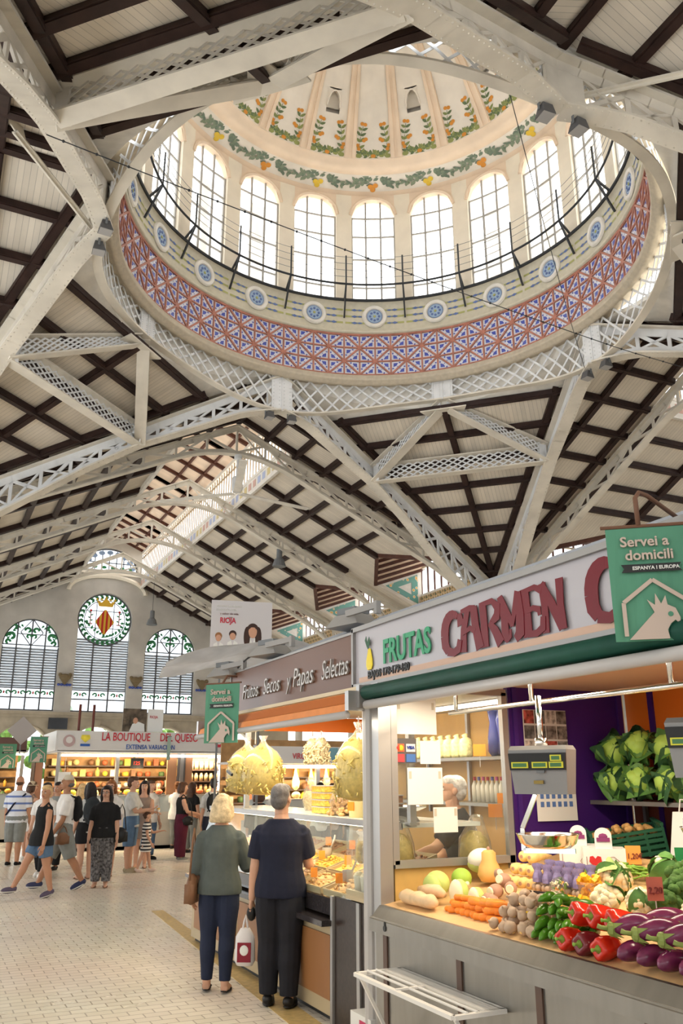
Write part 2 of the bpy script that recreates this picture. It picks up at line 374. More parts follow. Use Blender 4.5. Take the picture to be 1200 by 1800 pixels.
# ---- nave and transept arms beyond the crossing
BAYS_N = [11.1, 17.6, 24.1, 31.2, 35.63]
BAYS_E = [11.1, 17.6, 24.1]
LW = 2.1                                                    # half width of the roof lantern
def arm_roof(k, bays, open_side):
    y0, y1 = bays[0], bays[-1]
    for s in (1, -1):
        m = MB().use(BOARD_Y)
        xe = 7.4 if s == open_side else SS + .2
        def quad(xa, xb, ya, yb):
            p = [(s * xa, ya, zg(xa)), (s * xb, ya, zg(xb)), (s * xb, yb, zg(xb)), (s * xa, yb, zg(xa))]
            slab(m, p[::-1] if s > 0 else p)
        quad(LW, xe, y0 - .05, y1)
        if s == open_side:
            for a, b in zip(bays, bays[1:]):
                ym = (a + b) / 2
                for e, d in ((a, 1), (b, -1)):
                    p = [(7.4, e), (SS + .2, e), (SS + .2, e + d * .75), (8.67, e + d * .75), (7.4, ym)]; p = [(s * x, y, zg(x)) for x, y in p]
                    slab(m, p[::-1] if s * d > 0 else p)
        r = place(m.build('ceiling'), k); struct(r)
        x = LW + 1.1
        while x < xe + .05:
            for a, b in zip(bays, bays[1:]): beam((s * x, a, zg(x)), (s * x, b, zg(x)), parent=r, name='purlin')
            x += 1.08
        for a, b in zip(bays, bays[1:]):
            for y in (a + .38, (a + b) / 2, b - .38): beam((s * LW, y, zg(LW)), (s * xe, y, zg(xe)), parent=r, w=.24)
        # lantern wall
        lw = place(struct(thing('wall_lantern', None, None)), k)
        m = MB().use(WHITE); m.box((s * LW, (y0 + y1) / 2, 13.0), (.12, y1 - y0, .14)); m.box((s * LW, (y0 + y1) / 2, 13.62), (.12, y1 - y0, .14))
        m.box((s * LW, (y0 + y1) / 2, 13.3), (.06, y1 - y0, .6)); m.box((s * LW, (y0 + y1) / 2, 15.25), (.16, y1 - y0, .16)); m.build('frame', None, lw)
        m = MB(); y = y0 + .55
        pal = [mat('pastel_tile_blue', (.42, .48, .66), .4), mat('pastel_tile_yellow', (.62, .52, .26), .4), mat('pastel_tile_pink', (.60, .38, .32), .4)]
        while y < y1 - .3:
            m.use(pal[int(y * 10) % 3]); m.box((s * (LW - .035), y, 13.3), (.012, .32, .3)); y += .55
        m.build('tile_panels', None, lw)
        m = MB().use(mat('pale_brown_mullion', (.36, .28, .19), .6)); y = y0 + .2
        while y < y1: m.box((s * LW, y, 14.42), (.05, .05, 1.55)); y += .36
        m.box((s * LW, (y0 + y1) / 2, 14.9), (.05, y1 - y0, .05)); m.build('mullions', None, lw)
        m = MB(); m.poly([(s * (LW + .03), y0, 13.68), (s * (LW + .03), y1, 13.68), (s * (LW + .03), y1, 15.2), (s * (LW + .03), y0, 15.2)]); m.build('glass', PANE, lw)
        # lantern roof
        m = MB().use(BOARD_P)
        p = [(0, y0, 16.35), (s * 2.5, y0, 15.28), (s * 2.5, y1, 15.28), (0, y1, 16.35)]; slab(m, p[::-1] if s > 0 else p)
        lr = place(struct(m.build('ceiling_lantern')), k)
        for a, b in zip(bays, bays[1:]):
            n = 4
            for i in range(n + 1):
                y = a + (b - a) * i / n
                q = MB(); q.bar((0, y, 16.27), (s * 2.3, y, 15.28), .13, .16); q.build('rafter', REDBROWN, lr)
        for x in (.8, 1.6):
            q = MB(); z = 16.3 - x * .428; q.bar((s * x, y0, z), (s * x, y1, z), .1, .12); q.build('purlin', REDBROWN, lr)
    # lantern end towards the dome
    m = MB(); m.prism([(-LW, 14.2), (LW, 14.2), (2.4, 15.4), (0, 16.4), (-2.4, 15.4)], (0, y0 - .05, 0), (1, 0, 0), (0, 0, 1), (0, 1, 0), .08)
    place(struct(m.build('wall_lantern_end', WHITE)), k)
arm_roof(0, BAYS_N, 1); arm_roof(1, BAYS_E, -1)
# ---- clerestory with dormers beside the nave and beside the transept
def orange_tile_mat():
    m, nt, b = newmat('teal_and_orange_tiles'); N = nt.nodes; L = nt.links
    tc = N.new('ShaderNodeTexCoord'); v = N.new('ShaderNodeTexVoronoi'); v.inputs['Scale'].default_value = 3.6; L.new(tc.outputs['Object'], v.inputs['Vector'])
    r = N.new('ShaderNodeValToRGB'); r.color_ramp.interpolation = 'CONSTANT'
    for p, c in ((0, (.75, .40, .08)), (.2, (.70, .66, .5)), (.27, (.12, .33, .28))):
        e = r.color_ramp.elements[0] if p == 0 else (r.color_ramp.elements[1] if p == .2 else r.color_ramp.elements.new(p)); e.position = p; e.color = (*c, 1)
    L.new(v.outputs['Distance'], r.inputs[0]); L.new(r.outputs[0], b.inputs['Base Color']); b.inputs['Roughness'].default_value = .35; return m
ORT = orange_tile_mat()
def frieze_mat():
    m, nt, b = newmat('ornament_frieze'); N = nt.nodes; L = nt.links
    tc = N.new('ShaderNodeTexCoord'); v = N.new('ShaderNodeTexMagic'); v.inputs['Scale'].default_value = 3.2; v.turbulence_depth = 3; L.new(tc.outputs['Object'], v.inputs['Vector'])
    r = N.new('ShaderNodeValToRGB'); r.color_ramp.interpolation = 'CONSTANT'
    for i, (p, c) in enumerate(((0, (.11, .13, .08)), (.42, (.55, .36, .16)), (.6, (.62, .52, .36)))):
        e = r.color_ramp.elements[i] if i < 2 else r.color_ramp.elements.new(p); e.position = p; e.color = (*c, 1)
    L.new(v.outputs['Fac'], r.inputs[0]); L.new(r.outputs[0], b.inputs['Base Color']); b.inputs['Roughness'].default_value = .5; return m
FRZ = frieze_mat()
PEACHB = boards('dormer_boards', (.80, .60, .46), (1, 0, 0), dark=.85)  # peach glow from the dormer windows is painted into the board colour
def clerestory(k, bays, s):
    w = place(struct(thing('wall_clerestory', None, None)), k); y0, y1 = bays[0], bays[-1]
    m = MB(); m.box((s * 11.15, (y0 + y1) / 2, 7.3), (.3, y1 - y0, 3.6)); m.build('lower_wall', PLASTER, w)
    for a, b in zip(bays, bays[1:]):
        ya, yb = a + .7, b - .7
        m = MB(); m.box((s * 11.0, (a + b) / 2, 9.4), (.1, b - a, .55)); m.build('frieze', FRZ, w)
        m = MB().use(WHITE); m.box((s * 11.1, (a + b) / 2, 9.75), (.14, b - a, .12)); m.box((s * 11.1, (a + b) / 2, 11.05), (.1, yb - ya, .08)); m.build('frame', None, w)
        m = MB().use(REDBROWN); n = 9
        for i in range(n + 1): m.box((s * 11.1, ya + (yb - ya) * i / n, 10.55), (.07, .07, 1.6))
        m.build('mullions', None, w)
        m = MB(); m.poly([(s * 11.12, a, 9.6), (s * 11.12, b, 9.6), (s * 11.12, b, 11.1), (s * 11.12, (a + b) / 2, 12.15), (s * 11.12, a, 11.1)]); m.build('glass', PANE, w)
        # dormer: gable whose boarded slopes rise outward, brown battens, tiled cheeks
        d = place(struct(thing('ceiling_dormer', None, None)), k); ym = (a + b) / 2
        R0, R1 = Vector((s * 7.4, ym, zg(7.4))), Vector((s * 11.3, ym, 12.15))
        for y in (ya, yb):
            E0, E1 = Vector((s * 8.67, y, zg(8.67))), Vector((s * 11.3, y, 11.1)); up = Vector((0, 0, .1))
            m = MB(); m.hull8([E0, E1, R1, R0], [E0 + up, E1 + up, R1 + up, R0 + up]); m.build('dormer_boards', PEACHB, d)
            for i in range(6):
                m = MB(); u = i / 5; p, q = E0.lerp(R0, u), E1.lerp(R1, u); m.bar(p - up * .6, q - up * .6, .13, .13); m.build('batten', REDBROWN, d)
            m = MB(); m.bar(E0 - up * .5, R0 - up * .5, .16, .16); m.build('valley_beam', REDBROWN, d)
            f = 1 if y == yb else -1; c = MB().use(WHITE); c.prism([(s * 8.67, zg(8.67) - .02), (s * 11.1, zg(11.1) + .1), (s * 11.1, 11.02)], (0, y - .03, 0), (1, 0, 0), (0, 0, 1), (0, 1, 0), .06)
            tri = [(s * 9.15, 10.05), (s * 10.85, 9.35), (s * 10.85, 10.72)]; g = Vector((sum(p[0] for p in tri) / 3, sum(p[1] for p in tri) / 3)); tin = [tuple(g + (Vector(p) - g) * .42) for p in tri]
            for yy in (y - .045, y + .035):
                for i in range(3): j = (i + 1) % 3; c.use(ORT); c.prism([tri[i], tri[j], tin[j], tin[i]], (0, yy, 0), (1, 0, 0), (0, 0, 1), (0, 1, 0), .01)
            c.build('tiled_cheek', None, d)
clerestory(0, BAYS_N, 1); clerestory(1, BAYS_E, -1)
# ---- end wall with three tall windows and arches below
YW = CY + 35.63
WIN = [(4.86, 1.57, 9.08), (8.93, 1.6, None), (13.02, 1.57, 9.08)]
def arch_pts(cx, r, z0, zs, n=16, rise=None):
    rise = rise or r
    return [(cx - r, z0), (cx + r, z0)] + [(cx + r * math.cos(PI * i / n), zs + rise * math.sin(PI * i / n)) for i in range(n + 1)]
def key_pts(cx, r, z0, cz, rc, n=28):
    a0 = math.asin(r * .98 / rc); pts = [(cx - r, z0), (cx + r, z0)]
    st = -PI / 2 + a0
    for i in range(n + 1):
        a = st + (2 * PI - 2 * a0) * i / n; pts.append((cx + rc * math.cos(a), cz + rc * math.sin(a)))
    return pts
def holed_wall(name, outer, holes, y, depth, m, parent=None):
    from mathutils.geometry import tessellate_polygon
    loops = [[Vector((x, z, 0)) for x, z in l] for l in [outer] + holes]
    tris = tessellate_polygon(loops); flat = [p for l in loops for p in l]; n = len(flat); mb = MB()
    mb.v = [(p.x, y, p.y) for p in flat] + [(p.x, y + depth, p.y) for p in flat]
    for t in tris: mb.face(t); mb.face([i + n for i in t][::-1])
    b = 0
    for l in loops:
        k = len(l)
        for i in range(k): mb.face((b + i, b + (i + 1) % k, n + b + (i + 1) % k, n + b + i))
        b += k
    return mb.build(name, m, parent)
outer = [(-3.5, 0), (21, 0)] + [(CX + x, ZB - SL * abs(x) - .02) for x in (12.1, LW)] + [(CX + LW, 16.2), (CX - LW, 16.2)] + [(CX - x, ZB - SL * abs(x) - .02) for x in (LW, 12.3)]
holes = [arch_pts(4.86, 1.57, 5.42, 9.08), key_pts(8.93, 1.56, 5.42, 10.9, 1.62), arch_pts(13.02, 1.57, 5.42, 9.08)]
holes += [arch_pts(x, 1.5, .02, 3.1) for x in (.8, 4.86, 8.93, 13.02, 17.1)]
holes += [arch_pts(CX + .1, 1.75, 13.95, 14.0, rise=1.35)]
wb = holed_wall('wall_back', outer, holes, YW, .5, PLASTER); struct(wb)
m = MB(); m.box((8.75, YW - .08, 5.28), (24.4, .3, .16)); m.box((8.75, YW - .05, 5.12), (24.4, .2, .16)); struct(m.build('trim_1', STONE))
m = MB(); m.box((8.75, YW - .02, 2.5), (24.4, .06, 5.1))
lower = holed_wall('wall_back_lower', [(-3.5, .01), (20.9, .01), (20.9, 5.05), (-3.5, 5.05)], holes[3:8], YW - .06, .05, STONE); struct(lower)
m = MB()
for x in (.8, 4.86, 8.93, 13.02, 17.1):
    pts = [(x + 1.56 * math.cos(PI * i / 16), YW - .08, 3.1 + 1.56 * math.sin(PI * i / 16)) for i in range(17)]
    m.tube(pts, .07, 6); m.box((x, YW - .12, 4.78), (.3, .14, .34))
struct(m.build('trim_2', STONE))
m = MB(); pts = [(CX + .1 + 2.3 * math.cos(PI * i / 20), YW - .1, 12.55 + 1.0 * math.sin(PI * i / 20)) for i in range(21)]
m.tube(pts, .14, 6); struct(m.build('trim_3', CREAM))
m = MB(); m.box((CX, YW - .06, 13.72), (4.2, .1, .14)); struct(m.build('trim_4', CREAM))
GLASS_G = mat('green_stained_glass', (.05, .26, .10), .3, emit=0); GLASS_B = mat('blue_stained_glass', (.28, .40, .62), .3)
LEAD = mat('window_lead', (.12, .12, .13), .5); SLAT = mat('louvre_slat', (.42, .47, .54), .5)
GOLD = mat('gold_glass', (.75, .45, .05), .35); REDG = mat('red_glass', (.55, .03, .02), .35); PINKG = mat('pink_glass', (.62, .36, .38), .4)
def scroll(mb, cx, cz, r, y, turn=1, w=.03):
    pts = [(cx + r * (1 - .09 * i) * math.cos(.55 * i) * turn, y, cz + r * (1 - .09 * i) * math.sin(.55 * i)) for i in range(10)]
    mb.tube(pts, w, 4, cap=False)
def leafq(mb, c, d, L, w, y, dz=.012):
    """a pointed leaf lying in the plane y = const"""
    d = Vector(d).normalized(); n = Vector((-d.y, d.x)); c = Vector(c); b = len(mb.v)
    P = [c, c + d * L * .35 + n * w, c + d * L, c + d * L * .35 - n * w]
    mb.v += [(p.x, y, p.y) for p in P] + [(p.x, y + dz, p.y) for p in P]
    mb.face((b, b + 1, b + 2, b + 3)); mb.face((b + 7, b + 6, b + 5, b + 4))
    for i in range(4): mb.face((b + i, b + 4 + i, b + 4 + (i + 1) % 4, b + (i + 1) % 4))
def window(n, cx, r, round_top):
    w = struct(thing('window_%d' % n, None, None)); y = YW + .22
    top = 9.08 + r if not round_top else 9.4
    m = MB(); nb = 4 if not round_top else 3
    for i in range(1, nb): x = cx - r + 2 * r * i / nb; m.box((x, y, (5.42 + top) / 2), (.085, .07, top - 5.42))
    for i in (-1, 1): m.box((cx + i * (r - .03), y, 7.2), (.07, .07, 3.7))
    for z in (5.47, 6.15, 6.68): m.box((cx, y, z), (2 * r, .06, .07))
    if not round_top:
        m.tube([(cx + (r - .03) * math.cos(PI * i / 24), y, 9.08 + (r - .03) * math.sin(PI * i / 24)) for i in range(25)], .05, 6)
        m.box((cx, y, 9.12), (2 * r, .06, .06)); m.box((cx, y, 9.75), (r * 1.0, .05, .05))
        d = .62; c = (cx, 9.75)
        for a, b in (((0, .78), (d, 0)), ((d, 0), (0, -.78)), ((0, -.78), (-d, 0)), ((-d, 0), (0, .78))): m.bar((cx + a[0], y, 9.86 + a[1]), (cx + b[0], y, 9.86 + b[1]), .075, .05)
    else:
        m.tube([(cx + 1.56 * math.cos(2 * PI * i / 40), y, 10.9 + 1.56 * math.sin(2 * PI * i / 40)) for i in range(40)], .05, 6, closed=True)
        m.tube([(cx + 1.2 * math.cos(2 * PI * i / 40), y, 10.9 + 1.2 * math.sin(2 * PI * i / 40)) for i in range(40)], .025, 6, closed=True)
        for q in (-.52, .52): m.box((cx + q, y, 10.9), (.04, .05, 2.9)); m.box((cx, y, 10.9 + q), (2.9, .05, .04))
    m.build('frame', LEAD, w)
    m = MB(); z = 6.8; zt = 9.05 if not round_top else 9.75
    while z < zt: m.box((cx, y + .05, z), (2 * r - .1, .02, .128), M=Matrix.Rotation(-.2, 3, 'X')); z += .15
    m.build('louvres', SLAT, w)
    m = MB(); sh = arch_pts(cx, r, 5.42, 9.08) if not round_top else key_pts(cx, 1.56, 5.42, 10.9, 1.62)
    m.poly([(x, y + .12, z) for x, z in sh]); m.build('glass', EPANE, w)
    g = MB().use(GLASS_G)
    for i in range(nb):                                     # ornament band near the sill
        x = cx - r + 2 * r * (i + .5) / nb
        for s in (-1, 1): scroll(g, x + s * .2, 6.4, .15, y - .02, s, .045)
        g.use(REDG); g.ball((x, y - .02, 6.42), (.05, .02, .09), 6, 4); g.use(GLASS_G)
    if not round_top:
        for s in (-1, 1):
            scroll(g, cx + s * 1.1, 9.55, .3, y - .02, s, .085); scroll(g, cx + s * .98, 10.1, .22, y - .02, s, .08); scroll(g, cx + s * 1.28, 9.25, .16, y - .02, -s, .07)
            scroll(g, cx + s * .2, 9.95, .2, y - .02, s, .07); scroll(g, cx + s * .17, 9.6, .16, y - .02, -s, .06)
            for j in range(7):
                a = .25 + j * .14; p = (cx + s * (r - .18) * math.cos(a), 9.08 + (r - .18) * math.sin(a)); leafq(g, p, (-s * .6, .5 - j * .2), .25, .07, y - .02)
    else:
        for j in range(30):
            a = 2 * PI * j / 30
            for e in (-.5, .5): leafq(g, (cx + 1.38 * math.cos(a), 10.9 + 1.38 * math.sin(a)), (-math.sin(a) + e * math.cos(a), math.cos(a) + e * math.sin(a)), .32, .085, y - .03)
        for j in range(16):
            a = PI + PI * j / 15; leafq(g, (cx + .85 * math.cos(a) * 1.1, 10.75 + .8 * math.sin(a)), (math.cos(a * 3), math.sin(a * 2)), .3, .085, y - .03)
        for s in (-1, 1):
            g.use(PINKG); g.box((cx + s * .85, y - .02, 11.0), (.07, .02, .7)); g.box((cx + s * .85, y - .02, 10.62), (.28, .02, .08)); g.use(REDG); g.ball((cx + s * .85, y - .02, 11.42), (.08, .02, .08), 6, 4)
            g.use(GLASS_G)
            for j in range(4): leafq(g, (cx + s * .85, 10.8 + j * .16), (s * (1 if j % 2 else -1), .5), .22, .05, y - .03)
        # lozenge coat of arms under a crown
        e = MB(); n = 9
        for j in range(n):
            x0, x1 = -.42 + .84 * j / n, -.42 + .84 * (j + 1) / n; h0, h1 = .62 * (1 - abs(x0) / .42), .62 * (1 - abs(x1) / .42)
            e.use(GOLD if j % 2 == 0 else REDG)
            p = [(x0, -h0), (x1, -h1), (x1, h1), (x0, h0)]
            if h0 < 1e-4: p = p[1:3] + [p[0]]
            elif h1 < 1e-4: p = [p[0], p[1], p[3]]
            e.prism([(cx + a, 10.85 + b) for a, b in p], (0, y - .05, 0), (1, 0, 0), (0, 0, 1), (0, 1, 0), .03)
        e.use(GOLD); e.prism([(cx - .3, 11.55), (cx + .3, 11.55), (cx + .42, 11.85), (cx + .2, 11.72), (cx, 11.95), (cx - .2, 11.72), (cx - .42, 11.85)], (0, y - .05, 0), (1, 0, 0), (0, 0, 1), (0, 1, 0), .03)
        for j in range(5): e.ball((cx - .4 + .2 * j, y - .04, 11.87 + (.1 if j == 2 else 0)), .05, 6, 4)
        c = e.build('coat_of_arms', None, w); c.scale = (1.35, 1, 1.35); c.location = (-.35 * cx, 0, -.35 * 11.1)
    g.build('stained_glass', None, w)
window(1, 4.86, 1.57, False); window(2, 8.93, 1.6, True); window(3, 13.02, 1.57, False)
w = struct(thing('window_4', None, None)); m = MB(); cx = CX + .1
for i in range(1, 8): x = cx - 1.75 + 3.5 * i / 8; m.box((x, YW + .2, 14.55), (.05, .06, 1.3))
m.tube([(cx + 1.72 * math.cos(PI * i / 20), YW + .2, 14 + 1.32 * math.sin(PI * i / 20)) for i in range(21)], .06, 6); m.box((cx, YW + .2, 14.45), (3.4, .06, .05)); m.build('frame', LEAD, w)
m = MB().use(GLASS_B)
for i in range(9):
    a = PI * (i + .5) / 9; m.ball((cx + 1.45 * math.cos(a), YW + .18, 14 + 1.1 * math.sin(a)), (.2, .02, .14), 8, 4)
m.use(GLASS_G)
for i in range(6): m.ball((cx - 1.4 + .55 * i, YW + .18, 14.15), (.16, .02, .1), 8, 4)
m.build('stained_glass', None, w)
m = MB(); m.poly([(x, YW + .3, z) for x, z in arch_pts(cx, 1.75, 13.95, 14.0, rise=1.35)]); m.build('glass', EPANE, w)
# owl-like keystone ornaments between the windows
BLUEC = mat('blue_ceramic', (.06, .10, .38), .3)
for i, (x, lab) in enumerate(((6.9, 'carved ornament with blue base on the pier left of the round-topped window'), (11.0, 'carved ornament with blue base on the pier right of the round-topped window'), (15.1, 'carved ornament with blue base beyond the last end wall window'))):
    o = thing('wall_ornament', lab, 'ornament', (x, YW - .02, 7.0), group='pier ornaments')
    m = MB().use(mat('bronze_ornament', (.20, .15, .08), .5)); m.ball((0, -.08, .35), (.34, .12, .2), 10, 6); m.ball((-.28, -.08, .48), (.12, .08, .12), 8, 5); m.ball((.28, -.08, .48), (.12, .08, .12), 8, 5); m.prism([(-.3, .3), (.3, .3), (0, -.1)], (0, -.14, 0), (1, 0, 0), (0, 0, 1), (0, 1, 0), .14); m.build('carving', None, o)
    m = MB()
    for j in range(5): m.ball((-.32 + .16 * j, -.05, -.08), (.09, .06, .08), 8, 5)
    m.build('ceramic_base', BLUEC, o)
# columns under the truss feet
for i, (x, y) in enumerate([(CX + SS, CY + SS)] + [(CX + SS, CY + b) for b in BAYS_N[1:4]] + [(CX + b, CY + SS) for b in BAYS_E[1:]]):
    m = MB(); m.lathe([(0, 0), (.42, 0), (.42, .5), (.3, .6), (.24, .8), (.2, 6.6), (.3, 6.8), (.36, 7.0), (.36, 7.3), (0, 7.3)], n=16)
    m.box((0, 0, 7.9), (.34, .34, 1.4)); o = m.build('column', STEEL_W, None, True); o.location = (x, y, 0)
    struct(o)
# ---- the rest of the hall: entrance side, left side and the roofs over them
def plain_wall(name, x0, x1, top, y, rz, wins):
    outer = [(x0, 0), (x1, 0), (x1, top), (x0, top)]
    o = holed_wall(name, outer, [arch_pts(c, r, a, b) for c, r, a, b in wins], 0, .4, PLASTER); o.location = y; o.rotation_euler = (0, 0, rz); return struct(o)
plain_wall('wall_front', -16, 24, 14.4, (0, -11, 0), 0, [(x, 1.9, 4.6, 8.6) for x in (-10, -3, 4, 11, 18)])
plain_wall('wall_left', -12, 53, 14.4, (-13, 0, 0), PI / 2, [(x, 1.8, 3.4, 7.4) for x in (-7, 0, 7)] + [(x, 2.2, 1.0, 7.0) for x in (14, 21, 28, 35, 42, 49)])
m = MB(); slab(m, [(-13.2, -11, 9.6), (-2.0, -11, 9.0), (-2.0, 5.1, 9.0), (-13.2, 5.1, 9.6)]); slab(m, [(-13.2, 27, 9.6), (-2.0, 27, 9.0), (-2.0, 52, 9.0), (-13.2, 52, 9.6)])
slab(m, [(19.7, -11, 9.0), (34, -11, 9.0), (34, 5.1, 9.0), (19.7, 5.1, 9.0)]); slab(m, [(19.9, 27.1, 7.0), (34, 27.1, 7.0), (34, 52, 7.0), (19.9, 52, 7.0)]); struct(m.build('ceiling_aisle', BOARD_Y))
for k in (2, 3):
    m = MB()
    for s in (1, -1): p = [(0, 11, zg(0)), (s * 11.2, 11, zg(11.2)), (s * 11.2, 27.2, zg(11.2)), (0, 27.2, zg(0))]; slab(m, p[::-1] if s > 0 else p)
    place(struct(m.build('ceiling', BOARD_Y)), k)
m = MB(); m.box((34, 20, 5), (.3, 64, 10)); struct(m.build('wall_right', PLASTER))
# ------------------------------------------------------------------ steel trusses
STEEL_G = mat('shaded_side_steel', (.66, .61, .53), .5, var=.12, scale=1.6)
def interp(tab, t):
    for (a, b), (c, d) in zip(tab, tab[1:]):
        if t <= c: return b + (d - b) * (t - a) / (c - a)
    return tab[-1][1]
def chord(mb, pts, w, t):
    """flat flange following pts"""
    L = [Vector(p) for p in pts]
    for i, (a, b) in enumerate(zip(L, L[1:])):
        d = (b - a).normalized() * .01; mb.bar(a - d, b + d, w, t)
def web(mb, tops, bots, w=.07, t=.05, cross=True, gap=0):
    for i in range(len(tops)):
        mb.bar(bots[i], tops[i], w, t, (0, 1, .01))
        if i + 1 < len(tops) and (i % 2 or cross):
            mb.bar(bots[i], tops[i + 1], w, t, (0, 1, .01)) if i % 2 == 0 else mb.bar(tops[i], bots[i + 1], w, t, (0, 1, .01))
            if i % 2 == 0: mb.bar(tops[i], bots[i + 1], w * .7, t, (0, 1, .01))
def zb_truss(x):
    x = abs(x)
    z = 12.86 - .1044 * x * x if x < 2.25 else 13.37 - .47 * x
    return z - (((x - 8) / 3) ** 2 * 1.2 if x > 8 else 0)
def nave_truss(k, ly, label, group, mate):
    T = place(thing('roof_truss', label, 'roof truss', group=group), k)
    xs = [-11 + .55 * i for i in range(41)]
    tp = [Vector((x, ly, zg(x) - .22)) for x in xs]; bt = [Vector((x, ly, zb_truss(x))) for x in xs]
    m = MB(); chord(m, tp, .3, .05); m.build('top_chord', mate, T)
    m = MB(); chord(m, [p - Vector((0, 0, .1)) for p in tp], .05, .2); m.build('chord_plate', mate, T)
    m = MB(); chord(m, bt, .3, .05); chord(m, [p + Vector((0, 0, .08)) for p in bt], .05, .14); m.build('bottom_chord', mate, T)
    m = MB(); s = slice(0, 41, 2)
    web(m, [p - Vector((0, 0, .1)) for p in tp[s]], [p + Vector((0, 0, .08)) for p in bt[s]], .075, .07); m.build('web', mate, T)
for i, (ly, lab) in enumerate(zip(BAYS_N[:4], ('arched nave roof truss nearest the dome, with a fan hanging under its middle', 'second white arched nave truss counted from the dome, under the roof lantern', 'third white arched nave truss counted from the dome', 'white arched nave truss nearest the end wall with stained glass'))):
    nave_truss(0, ly, lab, 'nave roof trusses', STEEL_W)
nave_truss(1, BAYS_E[0], 'straight sloping white truss at the mouth of the right hand transept', 'transept roof trusses', STEEL_W)
nave_truss(1, BAYS_E[1], 'transept truss beyond the first one, largely hidden by the market sign', 'transept roof trusses', STEEL_W)
ZARM = [(0, 12.78), (.05, 12.74), (.11, 12.6), (.2, 12.2), (.365, 11.5), (.5, 10.65), (.7, 9.2), (.85, 8.3), (1, 7.4)]
DIRS = {0: 'far', 1: 'right hand', 2: 'near', 3: 'left hand'}
ARM_LABEL = {(0, 1): 'riveted star truss running from the far side of the dome ring down to the right', (0, -1): 'riveted star truss running from the far side of the dome ring down to the left',
             (1, -1): 'riveted star truss from the right side of the dome ring toward the far corner column', (1, 1): 'riveted star truss leaving the right side of the dome ring level out of the picture',
             (2, 1): 'riveted star truss crossing the upper edge left of the two dark floodlights', (2, -1): 'riveted star truss leaving the two dark floodlights toward the right edge',
             (3, -1): 'riveted star truss at the left edge rising past the boarded roof', (3, 1): 'riveted star truss at the left edge descending below the twin floodlights'}
def star_arm(k, s):
    T = place(thing('star_truss', ARM_LABEL[k, s], 'roof truss', group='star trusses around the dome'), k)
    N = 29; ts = [i / (N - 1) for i in range(N)]
    def P(t, z): x, y = armpt(t); return Vector((s * x, y, z))
    tp = [P(t, zg(SS * t) - .24) for t in ts]; bt = [P(t, interp(ZARM, t)) for t in ts]
    far = k in (0, 1)
    m = MB(); chord(m, tp, .4, .05); m.build('top_chord', STEEL_W, T)
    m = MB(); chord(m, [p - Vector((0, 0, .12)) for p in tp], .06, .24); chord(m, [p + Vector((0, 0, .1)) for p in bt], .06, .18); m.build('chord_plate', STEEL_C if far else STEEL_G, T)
    m = MB(); chord(m, bt, .4, .05); m.build('bottom_chord', STEEL_W, T)
    m = MB(); q = slice(1, N, 2); nrm = (4.25, -s * 11, 0)
    tq, bq = [p - Vector((0, 0, .2)) for p in tp[q]], [p + Vector((0, 0, .12)) for p in bt[q]]
    for i in range(len(tq)):
        m.bar(bq[i], tq[i], .1, .05, nrm)
        if i + 1 < len(tq):
            if i % 2: m.bar(tq[i], bq[i + 1], .1, .05, nrm); m.bar(bq[i], tq[i + 1], .06, .05, nrm)
            else: m.bar(bq[i], tq[i + 1], .1, .05, nrm); m.bar(tq[i], bq[i + 1], .06, .05, nrm)
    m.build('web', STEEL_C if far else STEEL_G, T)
    m = MB()                                                # riveted end plate at the ring
    a = [tp[0], tp[1], bt[1], bt[0]]
    m.hull8([p + Vector((0, .03, 0)) for p in a], [p - Vector((0, .03, 0)) for p in a]); m.build('end_plate', STEEL_G, T)
    m = MB(); x, y = armpt(.5); dv = Vector((s * 11, 4.25, 0)).normalized(); nv = Vector((-dv.y, dv.x, 0))
    for a, b in zip(bt[:18], bt[1:19]):
        for e in (-.15, .15):
            for u in (0, .33, .66): m.ball(a.lerp(b, u) + nv * e - Vector((0, 0, .028)), (.022, .022, .016), 5, 3)
    tag(m.build('rivets', STEEL_G, T), kind='stuff')
for k in range(4):
    for s in (1, -1): star_arm(k, s)
def lattice(mb, a0, a1, b0, b1, n, k, w=.048, t=.014):
    """criss-cross of flat bars between chord a0-a1 and chord b0-b1"""
    a0, a1, b0, b1 = map(Vector, (a0, a1, b0, b1)); nv = (a1 - a0).cross(b0 - a0).normalized()
    for e, s in ((1, .012), (-1, -.012)):
        for i in range(-k, n + 1):
            lo, hi = i / n, (i + k) / n
            u0, u1 = 0., 1.
            if lo < 0: u0 = -lo / (hi - lo)
            if hi > 1: u1 = (1 - lo) / (hi - lo)
            if u1 - u0 < .02: continue
            def pt(u):
                q = lo + (hi - lo) * u; v = u if e > 0 else 1 - u
                return a0.lerp(a1, q).lerp(b0.lerp(b1, q), v) + nv * s
            mb.bar(pt(u0), pt(u1), w, t, nv)
GIRD = {0: 'between far and right star trusses', 1: 'between right hand and near star trusses', 2: 'spanning the upper left above the dome', 3: 'between left hand and far star trusses'}
ring_d = 6.8 * math.sqrt(.5)
